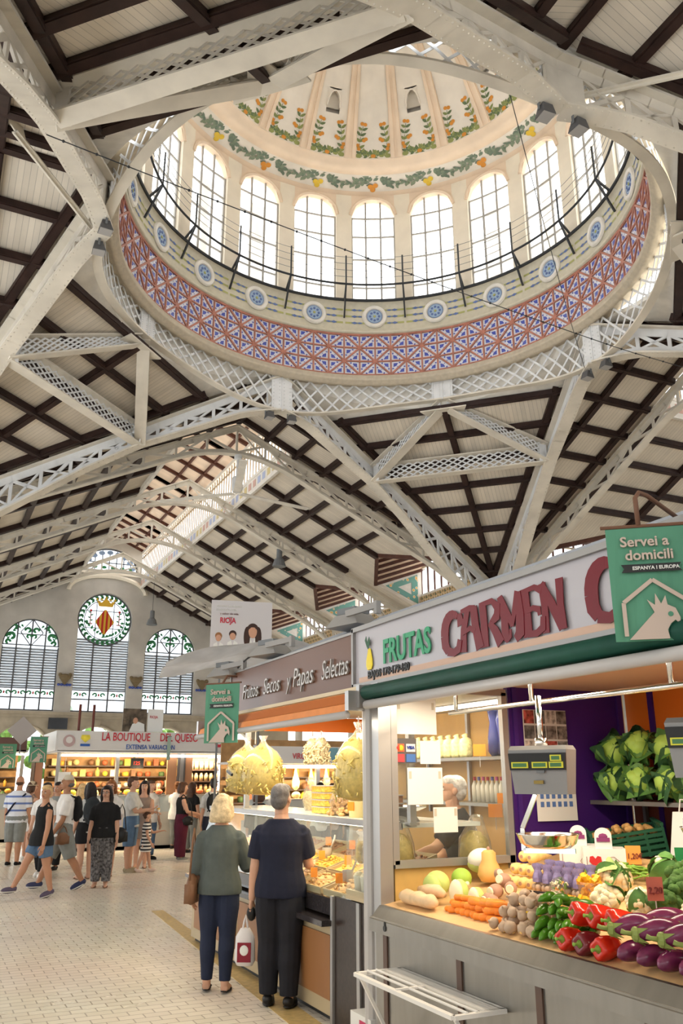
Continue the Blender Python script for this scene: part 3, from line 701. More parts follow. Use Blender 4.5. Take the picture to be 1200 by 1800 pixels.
def corner_braces(k):
    tP = .365; x, y = armpt(tP); zt = zf(x, y) - .24; z0 = interp(ZARM, tP) - .02
    A, B = (x, y), (y, x); d = Vector((A[1] - A[0], 0)); D = (ring_d, ring_d); zdt, zdb = zf(*D) + .05, 12.98
    where = ('below the dome at far right', 'below the dome at near right', 'above the dome at upper left', 'below the dome at far left')[k]
    def girder(name, lab, p, q, zp, zq, ztp, ztq, n, kk):
        G = place(thing(name, lab, 'girder', group='lattice corner girders'), k)
        p, q = Vector((*p, 0)), Vector((*q, 0)); u = (q - p).normalized(); p = p + u * .12; q = q - u * .12; up = Vector((0, 0, 1))
        m = MB(); m.bar(p + up * zp, q + up * zq, .34, .04); m.build('bottom_flange', STEEL_W, G)
        m = MB(); m.bar(p + up * ztp, q + up * ztq, .34, .04); m.build('top_flange', STEEL_W, G)
        m = MB(); e = .1
        side = Vector((-u.y, u.x, 0)) * .15
        lattice(m, p + up * (zp + .04), q + up * (zq + .04), p + up * (ztp - .03), q + up * (ztq - .03), n, kk)
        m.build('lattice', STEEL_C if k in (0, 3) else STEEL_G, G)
        m = MB()
        for (r, za, zc) in ((p, zp, ztp), (q, zq, ztq)):
            f = u * (.25 if r is p else -.25); m.hull8([r + up * za - side * .15, r + f + up * za - side * .15, r + f + up * zc - side * .15, r + up * zc - side * .15], [r + up * za + side * .15, r + f + up * za + side * .15, r + f + up * zc + side * .15, r + up * zc + side * .15])
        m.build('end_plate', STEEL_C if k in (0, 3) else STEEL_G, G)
    girder('lattice_girder', 'long straight lattice girder ' + where, A, B, z0, z0, zt, zt, 19, 3)
    girder('lattice_brace', 'short lattice brace %s, on the %s side' % (where, ('nave', 'transept', 'entrance', 'left edge')[k]), D, A, zdb, z0, zdt, zt, 16, 3)
    girder('lattice_brace', 'short lattice brace %s, on the %s side' % (where, ('transept', 'entrance', 'left edge', 'nave')[k]), D, B, zdb, z0, zdt, zt, 16, 3)
    G = place(thing('ring_bracket', 'scalloped white bracket where two lattice braces meet ' + where, 'bracket', group='ring brackets'), k)
    m = MB(); u = Vector((1, 1, 0)).normalized(); v = Vector((1, -1, 0)).normalized(); c = Vector((*D, zdb - .03))
    pl = [(-.75, .2), (.75, .2), (.55, .45), (.4, .3), (.28, .32), (.2, .5), (.12, .6), (-.12, .6), (-.2, .5), (-.28, .32), (-.4, .3), (-.55, .45)]
    pl = [(-.75, -.1), (.75, -.1)] + pl[2:]
    m.prism(pl, c, v, u, (0, 0, 1), .04); m.build('plate', STEEL_W, G)
for k in range(4): corner_braces(k)
# ---- ring beam under the drum
def zring(a): return 13.3 - .52 * abs(math.cos(2 * a)) ** 3
R = thing('ring_girder', 'white circular lattice girder carrying the dome drum', 'ring girder', (CX, CY, 0))
def cyl(r, a, z): return Vector((r * math.sin(a), r * math.cos(a), z))
m = MB(); n = 160
for i in range(n):
    a, b = 2 * PI * i / n, 2 * PI * (i + 1) / n
    m.hull8([cyl(6.68, a, zring(a)), cyl(6.9, a, zring(a)), cyl(6.9, a, zring(a) + .05), cyl(6.68, a, zring(a) + .05)], [cyl(6.68, b, zring(b)), cyl(6.9, b, zring(b)), cyl(6.9, b, zring(b) + .05), cyl(6.68, b, zring(b) + .05)])
m.build('bottom_chord', STEEL_W, R)
m = MB(); NL = 88
for i in range(NL):
    for e in (1, -1):
        a0 = 2 * PI * i / NL; a1 = a0 + e * 2 * PI * 2 / NL; K = 2
        P = []
        for j in range(K + 1): a = a0 + (a1 - a0) * j / K; z0 = zring(a) + .04; P.append(cyl(6.75 + .015 * e, a, z0 + (13.98 - z0) * j / K))
        for p, q in zip(P, P[1:]): m.bar(p, q, .06, .014, (p.x, p.y, 0))
m.build('lattice', STEEL_C, R)
for k in range(8):
    a = k * PI / 4; m = MB()
    for e in (-.175, .175):
        c = cyl(6.72, a, (zring(a) + 14.0) / 2); m.box(c + Vector((math.cos(a), -math.sin(a), 0)) * e, (.33, .05, 14.0 - zring(a)), -a)
    m.box(cyl(6.70, a, (zring(a) + 14.0) / 2), (.04, .06, 14.0 - zring(a)), -a)
    for j in range(9):
        z = zring(a) + .08 + j * (13.9 - zring(a)) / 9
        for e in (-.28, -.08, .08, .28): m.ball(cyl(6.69, a, z) + Vector((math.cos(a), -math.sin(a), 0)) * e, .018, 5, 3)
    m.build('riveted_panel', STEEL_C, R)
# ------------------------------------------------------------------ the dome
D = thing('dome', 'large round dome with tall windows, blue tile band and painted fruit garlands', 'dome', (CX, CY, 0))
NS, A0 = 20, math.radians(8.5); DA = 2 * PI / NS
m = MB(); m.lathe([(6.95, 13.99), (6.66, 13.97), (6.62, 13.9), (6.5, 13.92), (6.48, 13.98), (6.42, 14.0), (6.40, 14.08), (6.46, 14.12), (6.44, 14.2), (6.5, 14.24), (6.55, 14.25)], n=120); m.build('cornice', mat('drum_cornice_stone', (.56, .49, .38), .7, var=.1), D, True)
m = MB(); m.lathe([(6.95, 13.98), (6.95, 17.0), (6.4, 17.0)], n=96); m.build('drum_shell', WHITE, D)
# tile band: white and blue tiles between copper-red battens
TW = mat('white_glazed_tile', (.74, .75, .82), .25); TB = mat('cobalt_glazed_tile', (.06, .09, .42), .25); TR = mat('copper_red_batten', (.42, .17, .12), .4, var=.2, scale=5)
m = MB(); m.lathe([(6.52, 14.24), (6.52, 15.72)], n=160); band = m.build('tile_band', TW, D, True)
nq, rows = 80, 3; dq = 2 * PI / nq; h = 1.46 / rows; mb_b = MB(); mb_r = MB()
for i in range(nq):
    a = A0 + i * dq
    mb_r.bar(cyl(6.5, a, 14.25), cyl(6.5, a, 15.71), .045, .04, (math.sin(a), math.cos(a), 0))
    for j in range(rows):
        z = 14.25 + j * h; e = (i + j) % 2
        mb_r.bar(cyl(6.5, a, z), cyl(6.5, a + dq, z), .045, .04, (math.sin(a), math.cos(a), 0))
        p, q = ((a, z), (a + dq, z + h)) if e else ((a, z + h), (a + dq, z))
        mb_r.bar(cyl(6.5, *p), cyl(6.5, *q), .055, .04, (math.sin(a), math.cos(a), 0))
        for sgn in (1, -1):                                 # blue motif in both triangles
            cor = ((a + dq, z) if sgn > 0 else (a, z + h)) if e else ((a, z) if sgn > 0 else (a + dq, z + h))
            mid = (a + dq / 2, z + h / 2)
            def L(u, v):                                    # u toward centre, v sideways
                dx, dz = mid[0] - cor[0], mid[1] - cor[1]
                return cyl(6.512, cor[0] + dx * u - dz / h * dq * v, cor[1] + dz * u + dx / dq * h * v)
            mb_b.poly([L(.33, 0), L(.61, -.3), L(.72, 0), L(.61, .3)])
            for v in (-.42, .42): mb_b.poly([L(.66, v - .1), L(.8, v), L(.71, v + .1), L(.6, v)])
            mb_b.poly([L(.8, -.09), L(.88, 0), L(.8, .09)])
    mb_r.bar(cyl(6.5, a, 15.71), cyl(6.5, a + dq, 15.71), .09, .05, (math.sin(a), math.cos(a), 0))
mb_b.build('blue_motif', TB, band); mb_r.build('battens', TR, band)
m = MB(); m.lathe([(6.5, 15.72), (6.42, 15.74), (6.4, 15.8), (6.47, 15.86), (6.47, 16.84), (6.38, 16.88), (6.34, 16.95), (6.6, 16.97)], n=120); fr = m.build('frieze', mat('frieze_cream', (.62, .58, .46), .6, var=.06), D, True)
YG = mat('yellow_green_glaze', (.42, .42, .16), .4); BLM = mat('blue_grey_glaze', (.12, .18, .40), .4); RB = mat('pale_blue_roundel', (.36, .48, .62), .4)
ym = MB()
for i in range(NS):
    a = A0 + DA * (i + .5)
    for z in (16.12, 16.36, 16.6):
        for e in (-1, 1):
            for j in range(4):
                b0 = a + e * (.006 + j * .025); b1 = a + e * (.006 + (j + 1) * .025)
                ym.use(YG); ym.poly([cyl(6.462, b0, z - .035), cyl(6.462, b1, z - .035), cyl(6.462, b1, z + .035), cyl(6.462, b0, z + .035)])
            ym.use(BLM)
            for j, s in ((1.9, .05), (3.0, .035)): b = a + e * (.006 + j * .025); ym.poly([cyl(6.458, b - .018, z), cyl(6.458, b, z - s), cyl(6.458, b + .018, z), cyl(6.458, b, z + s)])
tag(ym.build('stripes', None, fr), kind='stuff')
def on_wall(a, M): return Matrix.Rotation(-a, 4, 'Z') @ M
rou = None
m = MB().use(WHITE); m.lathe([(.26, 0), (.29, .05), (.38, .06), (.41, .03), (.42, 0)], n=28)
m.use(RB); m.lathe([(0, .02), (.26, .02)], n=24)
m.use(BLM)
for j in range(8): a = PI * j / 4; m.ball((.15 * math.sin(a), .15 * math.cos(a), .03), (.05, .05, .012), 6, 3)
m.lathe([(.235, .025), (.25, .025)], n=24); m.use(YG); m.ball((0, 0, .03), (.05, .05, .015), 6, 4)
rme = m.mesh('roundel', False)
for i in range(NS):
    a = A0 + DA * i; o = link('roundel', rme, D); o.matrix_local = Matrix.Translation(cyl(6.45, a, 16.36)) @ Matrix.Rotation(-a, 4, 'Z') @ Matrix.Rotation(PI / 2, 4, 'X')
# window storey
HW = math.radians(6.6); ZS, ZA = 20.25, 20.95
def zarch(u): return ZS + (ZA - ZS) * math.sqrt(max(0, 1 - u * u))
wl = MB(); NJ = 10; ri, ro = 6.42, 6.8
for i in range(NS):
    a = A0 + DA * i
    def col(b0, b1, z0a, z0b, z1):
        wl.hull8([cyl(ri, b0, z0a), cyl(ro, b0, z0a), cyl(ro, b1, z0b), cyl(ri, b1, z0b)], [cyl(ri, b0, z1), cyl(ro, b0, z1), cyl(ro, b1, z1), cyl(ri, b1, z1)])
    wl.use(CREAM); col(a + HW, a + DA - HW, 16.9, 16.9, 21.15)
    wl.use(PEACH)
    for j in range(NJ):
        u0, u1 = -1 + 2 * j / NJ, -1 + 2 * (j + 1) / NJ; col(a + u0 * HW, a + u1 * HW, zarch(u0), zarch(u1), 21.15)
    P = [cyl(6.4, a + u * HW * 1.06, zarch(u) + .04) for u in [-1 + i2 / 10 for i2 in range(21)]]
    wl.tube(P, .06, 5)
wl.build('window_wall', None, D)
DPANE = pane_mat('frosted_glass', (1, 1, 1), .45)
m = MB().use(mat('window_bar_grey', (.40, .39, .37), .5))
for u in (-.34, .34): m.bar(cyl(6.55, u * HW, 16.95), cyl(6.55, u * HW, zarch(u)), .06, .05, (0, 1, 0))
for u in (-.97, .97): m.bar(cyl(6.55, u * HW, 16.95), cyl(6.55, u * HW, ZS), .06, .05, (0, 1, 0))
for z in (17.5, 18.6, 19.5, 20.25):
    for j in range(3): m.bar(cyl(6.55, (-1 + 2 * j / 3) * HW, z), cyl(6.55, (-1 + 2 * (j + 1) / 3) * HW, z), .05, .05)
m.bar(cyl(6.55, -HW, 17.0), cyl(6.55, HW, 17.0), .08, .06)
wme = m.mesh('window_frame')
m = MB()
q = [(-HW, 16.95), (HW, 16.95)] + [(u * HW, zarch(u)) for u in [1 - i / 8 for i in range(17)]]
m.poly([cyl(6.6, a, z) for a, z in q]); pme = m.mesh('pane'); pme.materials.append(DPANE)
m = MB().use(mat('sun_blind_slats', (.66, .60, .48), .6))
z = 17.1
while z < 20.1: m.bar(cyl(6.68, -HW * .34, z), cyl(6.68, HW * .34, z), .1, .02); z += .1
lme = m.mesh('sun_blind')
for i in range(NS):
    f = link('window', wme, D); f.rotation_euler = (0, 0, -(A0 + DA * i)); p = link('pane', pme, f)
    if i % 20 in (3, 4, 5, 19, 18): link('blind', lme, f)
# cove and ribbed shell
m = MB(); m.lathe([(6.45, 21.1), (6.38, 21.12), (6.3, 21.2)], n=100); m.build('arch_moulding', PEACH, D, True)
m = MB(); m.lathe([(6.3, 21.2), (6.0, 21.34), (5.72, 21.42)], n=100); m.build('garland_band', IVORY, D, True)
m = MB(); m.lathe([(5.72, 21.42), (5.68, 21.38), (5.25, 21.36), (5.15, 21.46), (5.0, 21.5)], n=100); m.build('dome_cornice', PEACH, D, True)
PROF = [(5.02, 21.48), (4.75, 21.98), (4.5, 22.38), (4.22, 22.8), (3.9, 23.25), (3.5, 23.75), (2.9, 24.35), (2.2, 24.85), (1.3, 25.25), (.5, 25.45), (0, 25.5)]
PL = [0]
for (r0, z0), (r1, z1) in zip(PROF, PROF[1:]): PL.append(PL[-1] + math.hypot(r1 - r0, z1 - z0))
def prof(s):
    for i in range(len(PL) - 1):
        if s <= PL[i + 1] or i == len(PL) - 2:
            u = (s - PL[i]) / (PL[i + 1] - PL[i]); return PROF[i][0] + (PROF[i + 1][0] - PROF[i][0]) * u, PROF[i][1] + (PROF[i + 1][1] - PROF[i][1]) * u
def dpt(a, s, off=0):
    r, z = prof(s); r2, z2 = prof(s + .05); tx, tz = r2 - r, z2 - z; l = math.hypot(tx, tz) or 1
    return cyl(r - off * tz / l, a, z + off * tx / l)
sh = MB().use(IVORY); NR = 36; smax = PL[-1]; NC = 6
for i in range(NS):
    a = A0 + DA * i; niche = i % 2 == 0
    for r in range(NR):
        s0, s1 = smax * r / NR, smax * (r + 1) / NR; 
        for c in range(NC):
            if niche and c in (2, 3) and 1.4 < (s0 + s1) / 2 < 2.02: continue
            b0, b1 = a - DA / 2 + DA * c / NC, a - DA / 2 + DA * (c + 1) / NC
            sh.poly([dpt(b0, s0), dpt(b1, s0), dpt(b1, s1), dpt(b0, s1)])
shell = sh.build('dome_shell', None, D)
m = MB(); m.lathe([(6.8, 21.1), (6.8, 21.6), (5.6, 22.6), (5.0, 23.6), (3.8, 24.9), (2, 25.8), (0, 26.1)], n=60); m.build('outer_shell', CREAM, D)
nm = MB(); aw = DA / NC
for j in range(8):
    t0, t1 = PI * j / 8, PI * (j + 1) / 8
    def np_(t, off): return dpt(aw * math.cos(t) * 1.02, 1.5 + .5 * math.sin(t), off)
    nm.poly([np_(t0, .02), np_(t1, .02), np_(t1, -.22), np_(t0, -.22)])
    nm.tube([np_(t0, .03), np_(t1, .03)], .03, 4)
nm.poly([dpt(-aw * 1.1, 1.36, -.24), dpt(aw * 1.1, 1.36, -.24), dpt(aw * 1.1, 2.1, -.24), dpt(-aw * 1.1, 2.1, -.24)])
nm.poly([dpt(-aw * 1.1, 1.44, .02), dpt(aw * 1.1, 1.44, .02), dpt(aw * 1.1, 1.44, -.45), dpt(-aw * 1.1, 1.44, -.45)])
for t in (PI / 4, 3 * PI / 4):                              # fill the corners of the square opening
    sx = 1 if t < PI / 2 else -1
    nm.poly([dpt(sx * aw, 2.04, .004)] + [np_(PI / 2 - sx * PI / 2 * i / 5, .004) if False else dpt(sx * aw * math.cos(PI / 2 * i / 5), 1.5 + .5 * math.sin(PI / 2 * i / 5), .004) for i in range(6)])
nme = nm.mesh('niche'); nme.materials.append(IVORY)
m = MB()
ss = [smax * i / 24 for i in range(25)]
for e, w, o in ((0, .2, .05), (-.12, .06, .08), (.12, .06, .08)):
    P = []
    for s in ss:
        r, _ = prof(s); k = max(.15, r / 5); P.append((dpt(e * k / max(r, .2), s, o), w * k))
    for (p, w0), (q, w1) in zip(P, P[1:]):
        for v in (p, q): pass
        m.hull8([p + Vector((-w0, 0, 0)), p + Vector((w0, 0, 0)), p + Vector((w0, .02, .03)), p + Vector((-w0, .02, .03))], [q + Vector((-w1, 0, 0)), q + Vector((w1, 0, 0)), q + Vector((w1, .02, .03)), q + Vector((-w1, .02, .03))])
ribme = m.mesh('rib'); ribme.materials.append(PEACH)
# painted wreaths and garlands (thin relief on the plaster)
PG = [mat('painted_leaf_green', (.22, .26, .10), .7), mat('painted_leaf_dark', (.13, .18, .09), .7), mat('painted_leaf_light', (.30, .33, .12), .7)]
PO = mat('painted_orange', (.66, .28, .05), .7); PY = mat('painted_lemon', (.72, .50, .06), .7); PGG = [mat('painted_grey_green', (.15, .20, .15), .7), mat('painted_sage', (.22, .27, .19), .7)]
def surf_leaf(mb, f, c, ang, L, w):
    """leaf on a surface f(x, s): five point blade"""
    ca, sa = math.cos(ang), math.sin(ang)
    def g(u, v, o): return f(c[0] + u * ca - v * sa, c[1] + u * sa + v * ca, o)
    mb.poly([g(0, 0, .008), g(L * .3, -w, .012), g(L * .7, -w * .8, .012), g(L, 0, .008), g(L * .7, w * .8, .012), g(L * .3, w, .012)])
def surf_fruit(mb, f, c, r, n=10):
    mb.poly([f(c[0] + r * math.cos(2 * PI * i / n), c[1] + r * math.sin(2 * PI * i / n), .018) for i in range(n)])
def fdome(x, s, o): s = max(.03, s * .78 - .06); r, _ = prof(s); return dpt(x * .86 / r, s, o)
def wreath():
    mb = MB(); rg = random.Random(3)
    for e in (-1, 1):
        P = [(.0, .22), (.2, .24), (.42, .28), (.52, .5), (.5, .75), (.46, 1.0), (.4, 1.22), (.36, 1.42)]
        P = [(x * 1.05 * e, y) for x, y in P]
        for (x0, y0), (x1, y1) in zip(P, P[1:]):
            mb.use(PG[1]); d = math.atan2(y1 - y0, x1 - x0); L = math.hypot(x1 - x0, y1 - y0); surf_leaf(mb, fdome, (x0, y0), d, L, .012)
            for s in (-1, 1):
                mb.use(PG[rg.randrange(3)]); surf_leaf(mb, fdome, (x0, y0), d + s * rg.uniform(.5, 1.1), rg.uniform(.2, .28), .055)
        for j in range(9):
            mb.use(PG[rg.randrange(3)]); surf_leaf(mb, fdome, (e * rg.uniform(.05, .5), .2 + rg.uniform(-.05, .06)), PI / 2 - e * rg.uniform(-.9, 1.6), rg.uniform(.22, .32), .06)
        mb.use(PG[2]); surf_leaf(mb, fdome, (e * .42, .2), 0 if e > 0 else PI, .3, .1)
        mb.use(PO)
        for x, y in ((.3, 1.45), (.42, 1.48), (.36, .82), (.28, .88), (.6, .62), (.56, .48), (.02, .2)): surf_fruit(mb, fdome, (e * x, y), .075)
    return mb.mesh('painted_wreath')
def fband(x, s, o):
    r = 6.3 - s * .88; return cyl(r - o * .3, x / r, 21.2 + s * .36 - o)
def garland(fr):
    mb = MB(); rg = random.Random(5)
    for e in (-1, 1):
        for j in range(40):
            x = e * rg.uniform(.02, .82); y = .32 + .12 * math.cos(x * 2.5) + rg.uniform(-.16, .16) * (1 - abs(x) * .5)
            mb.use(PGG[rg.randrange(2)]); surf_leaf(mb, fband, (x, y), (0 if e > 0 else PI) + rg.uniform(-1.2, 1.2), rg.uniform(.15, .22), .048)
    mb.use(fr)
    for x, y in ((-.08, .2), (.09, .24), (0, .08)): surf_fruit(mb, fband, (x, y), .095)
    return mb.mesh('painted_garland')
wr = wreath(); ga, gb = garland(PO), garland(PY)
for i in range(NS):
    rz = -(A0 + DA * i)
    for nm_, me in (('painted_wreath', wr), ('painted_garland', ga if i % 2 else gb)): link(nm_, me, D).rotation_euler = (0, 0, rz)
    link('rib', ribme, D).rotation_euler = (0, 0, rz - DA / 2)
    if i % 2 == 0: link('niche', nme, D).rotation_euler = (0, 0, rz)
# walkway railing inside the drum
W_ = thing('gallery_railing', 'dark iron railing with wires circling the inside of the dome below its windows', 'railing', (CX, CY, 0))
for r, z, t in ((6.36, 16.92, .05), (5.98, 17.28, .035)):
    m = MB(); m.tube([cyl(r, 2 * PI * i / 120, z) for i in range(120)], t, 6, closed=True); m.build('hoop', BLACKM, W_)
for j in range(4):
    m = MB(); m.tube([cyl(5.97, 2 * PI * i / 120, 17.55 + .25 * j) for i in range(120)], .009, 4, closed=True); m.build('wire', GREYM, W_)
for i in range(NS):
    a = A0 + DA * (i + .5); m = MB(); m.bar(cyl(6.44, a, 16.28), cyl(5.98, a, 17.28), .05, .05); m.bar(cyl(6.4, a, 16.9), cyl(5.98, a, 17.28), .05, .05); m.bar(cyl(5.98, a, 17.26), cyl(5.97, a, 18.35), .04, .04, (0, 1, 0)); m.build('bracket', BLACKM, W_)
# floodlights on the ring
def floodlight(p, az, label):
    F = thing('floodlight', label, 'floodlight', p, -az, 'floodlights on the dome ring')
    m = MB(); m.hull8([(-.13, -.14, -.3), (.13, -.14, -.3), (.13, .14, -.3), (-.13, .14, -.3)], [(-.1, -.06, -.08), (.1, -.06, -.08), (.1, .1, -.08), (-.1, .1, -.08)]); m.build('housing', mat('floodlight_grey', (.10, .10, .105), .45), F)
    m = MB(); m.box((0, 0, -.305), (.24, .26, .012)); m.build('lens', mat('floodlight_glass', (.35, .34, .33), .15), F)
    m = MB(); m.bar((0, .02, 0), (0, .02, -.1), .05, .05, (0, 1, 0)); m.box((-.14, .02, -.1), (.015, .05, .2)); m.box((.14, .02, -.1), (.015, .05, .2)); m.box((0, .02, -.01), (.29, .05, .015)); m.build('yoke', GREYM, F)
for k, side in enumerate(('far', 'right', 'near', 'left')):
    for e in (-1, 1):
        a = k * PI / 2 + e * .055; z = zring(k * PI / 2)
        which = {0: ('left', 'right'), 1: ('far', 'near'), 2: ('right', 'left'), 3: ('lower', 'upper')}[k][0 if e < 0 else 1]
        floodlight(cyl(6.78, a, z) + Vector((CX, CY, 0)), a, '%s one of the floodlight pair hung under the %s side of the dome ring' % (which, side))
# strut to the roof, wires, fan, hanging lamps
for p, q, lab in (((9.25, 9.36, 13.3), (11.15, 7.25, 13.0), 'white angle strut rising from the near star truss to a gusset under the roof'), ((1.96, 16.88, 13.3), (.08, 14.6, 13.3), 'white angle strut from the left star truss up to the boarded roof')):
    T = thing('roof_strut', lab, 'strut'); p, q = Vector(p), Vector(q)
    m = MB(); m.bar(p, q, .14, .03); m.bar(p, q, .03, .14); m.build('angle_bar', STEEL_W, T)
    m = MB(); d = (q - p).normalized(); h = Vector((d.x, d.y, 0)).normalized(); m.hull8([q - d * .45 + Vector((0, 0, -.04)), q + h * .5 + Vector((0, 0, .1)), q + h * .5 + Vector((0, 0, .3)), q - h * .2 + Vector((0, 0, .3))], [x + Vector((h.y, -h.x, 0)) * .03 for x in (q - d * .45 + Vector((0, 0, -.04)), q + h * .5 + Vector((0, 0, .1)), q + h * .5 + Vector((0, 0, .3)), q - h * .2 + Vector((0, 0, .3)))]); m.build('gusset', STEEL_W, T)
def wire(p, q, sag, r, lab, beads=0, nm='cable'):
    p, q = Vector(p), Vector(q); n = 24; P = []
    for i in range(n + 1): u = i / n; P.append(p.lerp(q, u) - Vector((0, 0, sag * 4 * u * (1 - u))))
    m = MB(); m.tube(P, r, 4)
    for i in range(beads):
        u = (i + .5) / beads; m.ball(p.lerp(q, u) - Vector((0, 0, sag * 4 * u * (1 - u))), r * 2.2, 5, 3)
    tag(m.build(nm, BLACKM), lab, 'cable')
wire((.51, 11.67, 10.9), (16.3, 13.77, 11.75), .12, .012, 'thin black light string crossing the whole dome opening', 30)
wire((7.2, 9.0, 13.6), (15.4, 16.3, 12.7), .2, .008, 'thin wire crossing the upper part of the dome ring')
F = thing('ceiling_fan', 'white three bladed ceiling fan hanging from the nearest arched nave truss', 'ceiling fan', (8.9, CY + 11.1, 0))
m = MB(); m.tube([(0, 0, 12.86), (0, 0, 11.95)], .05, 8); m.lathe([(0, 12.84), (.14, 12.84), (.14, 12.7), (.05, 12.66)], n=12); m.build('rod', STEEL_C, F)
m = MB(); m.lathe([(0, 12.0), (.16, 12.0), (.2, 11.95), (.2, 11.55), (.16, 11.45), (0, 11.42)], n=16); m.build('motor', STEEL_C, F)
for a in (.25, 2.35, 4.45):
    d = Vector((math.cos(a), math.sin(a), 0)); m = MB(); m.bar(d * .15 + Vector((0, 0, 11.4)), d * 3.2 + Vector((0, 0, 11.45)), .26, .03); m.build('blade', WHITE, F)
for p, z1, lab in (((10.75, 47.3, 10.3), 12.9, 'dark pendant lamp hanging before the end wall gable'), ((13.1, 33.7, 10.9), 11.9, 'small lamp hung under the second nave truss')):
    L_ = thing('pendant_lamp', lab, 'lamp', p)
    m = MB(); m.tube([(0, 0, .5), (0, 0, z1 - p[2])], .012, 5); m.build('cord', BLACKM, L_)
    m = MB(); m.lathe([(0, .55), (.12, .5), (.13, .1), (.22, 0), (.3, -.25), (.3, -.3), (0, -.28)], n=14); m.build('shade', GREYM, L_)
# the near side of the crossing stands a little higher than the far side
def lift(x, y): return .055 * max(0, .45 * (CX - x) + .9 * (CY - y))
bpy.context.view_layer.update()
LIFTED = ('ceiling', 'ceiling_trim', 'star_truss', 'lattice_girder', 'lattice_brace', 'ring_girder', 'ring_bracket', 'roof_strut', 'cable')
for o in list(COL.objects):
    r = o
    while r.parent: r = r.parent
    n = r.name.split('.')[0]; dome = n == 'dome' and o.name.split('.')[0] in ('cornice', 'drum_shell', 'tile_band', 'blue_motif', 'battens', 'frieze', 'stripes', 'roundel')
    if n == 'floodlight' and o is r: o.location.z += lift(o.location.x, o.location.y)
    if o.type != 'MESH' or not (n in LIFTED or dome): continue
    M = o.matrix_world; L = [lift(*(M @ v.co).xy) for v in o.data.vertices]
    if max(L) < .002: continue
    if o.data.users > 1: o.data = o.data.copy()
    for v, d in zip(o.data.vertices, L): v.co.z += d * (min(1, max(0, (17 - v.co.z) / 2.6)) if dome and n == 'dome' and o.name[:7] != 'roundel' else (1 if not dome else 0))
# ------------------------------------------------------------------ fruit stall on the right
STL = mat('brushed_steel', (.25, .235, .21), .3, .7, var=.08, scale=2, stretch=(1, 6, 1))
ALU = mat('aluminium_profile', (.38, .37, .36), .35, .6)
CHROME = mat('polished_steel', (.75, .74, .72), .12, 1.)
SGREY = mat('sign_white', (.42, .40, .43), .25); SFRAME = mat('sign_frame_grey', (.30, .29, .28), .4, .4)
DRED = mat('sign_dark_red', (.15, .005, .012), .35); SGREEN = mat('sign_green', (.03, .30, .14), .35); SBLK = mat('sign_black', (.02, .02, .02), .4)
YELLOWP = mat('pear_yellow', (.80, .62, .03), .4); DGREEN = mat('awning_green', (.006, .060, .040), .55, var=.15, scale=6)
PVC = mat('white_pvc', (.46, .44, .43), .35)
PURPLE = mat('purple_panel', (.05, .012, .14), .45); ORANGE = mat('orange_panel', (.75, .17, .015), .45)
YPAN = mat('yellow_panel', (.62, .40, .13), .5, var=.08)
PAPER = mat('white_paper', (.72, .72, .70), .7); TAGO = mat('orange_price_tag', (.88, .30, .03), .6); TEALB = mat('banner_teal', (.09, .26, .17), .7, var=.06, scale=2)
BPINK = mat('banner_pale_pink', (.52, .42, .36), .7); TUBE = mat('fluorescent_tube', (1, .95, .85), .4, emit=5, emcol=(1, .93, .78))
RX = (PI / 2, 0, -PI / 2)                                   # lettering on a face that looks toward -x
RY = (PI / 2, 0, 0)                                         # lettering on a face that looks toward -y
def bz(x): return .935 + .175 * (x - 2.88)
st = thing('fruit_counter', 'brushed steel fruit and vegetable counter with recessed lower panels', 'counter', (0, 0, 0))
Y0, Y1 = 1.4, 5.42
m = MB(); m.hull8([(2.84, Y0, 0), (2.9, Y0, 0), (2.9, Y1, 0), (2.84, Y1, 0)], [(2.84, Y0, .8), (2.9, Y0, .8), (2.9, Y1, .8), (2.84, Y1, .8)]); m.build('front_panel', STL, st)
m = MB(); m.hull8([(2.80, Y0, .79), (2.84, Y0, .79), (2.84, Y1 + .02, .79), (2.80, Y1 + .02, .79)], [(2.80, Y0, .872), (2.84, Y0, .872), (2.84, Y1 + .02, .872), (2.80, Y1 + .02, .872)]); m.build('fascia', STL, st)
m = MB(); m.hull8([(2.80, Y0, .866), (2.83, Y0, .86), (2.83, Y1, .86), (2.80, Y1, .866)], [(2.87, Y0, .94), (2.9, Y0, .94), (2.9, Y1, .94), (2.87, Y1, .94)]); m.tube([(2.803, Y0, .872), (2.803, Y1, .872)], .008, 6); m.build('sloping_lip', STL, st)
for y in (5.28, 4.42, 3.72, 3.0): m = MB(); m.box((2.835, y, .39), (.012, .05, .78)); m.build('brown_strip', mat('brown_strip', (.10, .06, .045), .4), st)
m = MB(); m.lathe([(0, .004), (.018, .004), (.018, 0)], (2.798, 5.22, .83), 14, M=Matrix.Rotation(-PI / 2, 3, 'Y')); m.box((2.797, 5.22, .852), (.006, .014, .03)); m.build('keyhole', SBLK, st)
m = MB(); m.hull8([(2.88, Y0, .86), (4.5, Y0, .86), (4.5, Y1, .86), (2.88, Y1, .86)], [(2.88, Y0, bz(2.88)), (4.5, Y0, bz(4.5)), (4.5, Y1, bz(4.5)), (2.88, Y1, bz(2.88))]); m.build('display_bed', mat('display_bed_wood', (.66, .42, .20), .5, var=.1), st)
m = MB(); m.box((4.5, (Y0 + Y1) / 2, .55), (.06, Y1 - Y0, 1.1)); m.build('rear_panel', STL, st)
p = thing('stall_post', 'aluminium corner post between the nut stall and the fruit stall', 'post', (2.93, 5.47, 0))
m = MB(); m.box((0, 0, 1.2), (.1, .1, 2.4)); m.build('profile', ALU, p); m = MB(); m.tube([(-.03, .12, 0), (-.03, .12, 2.4)], .055, 12); m.build('round_post', PVC, p)
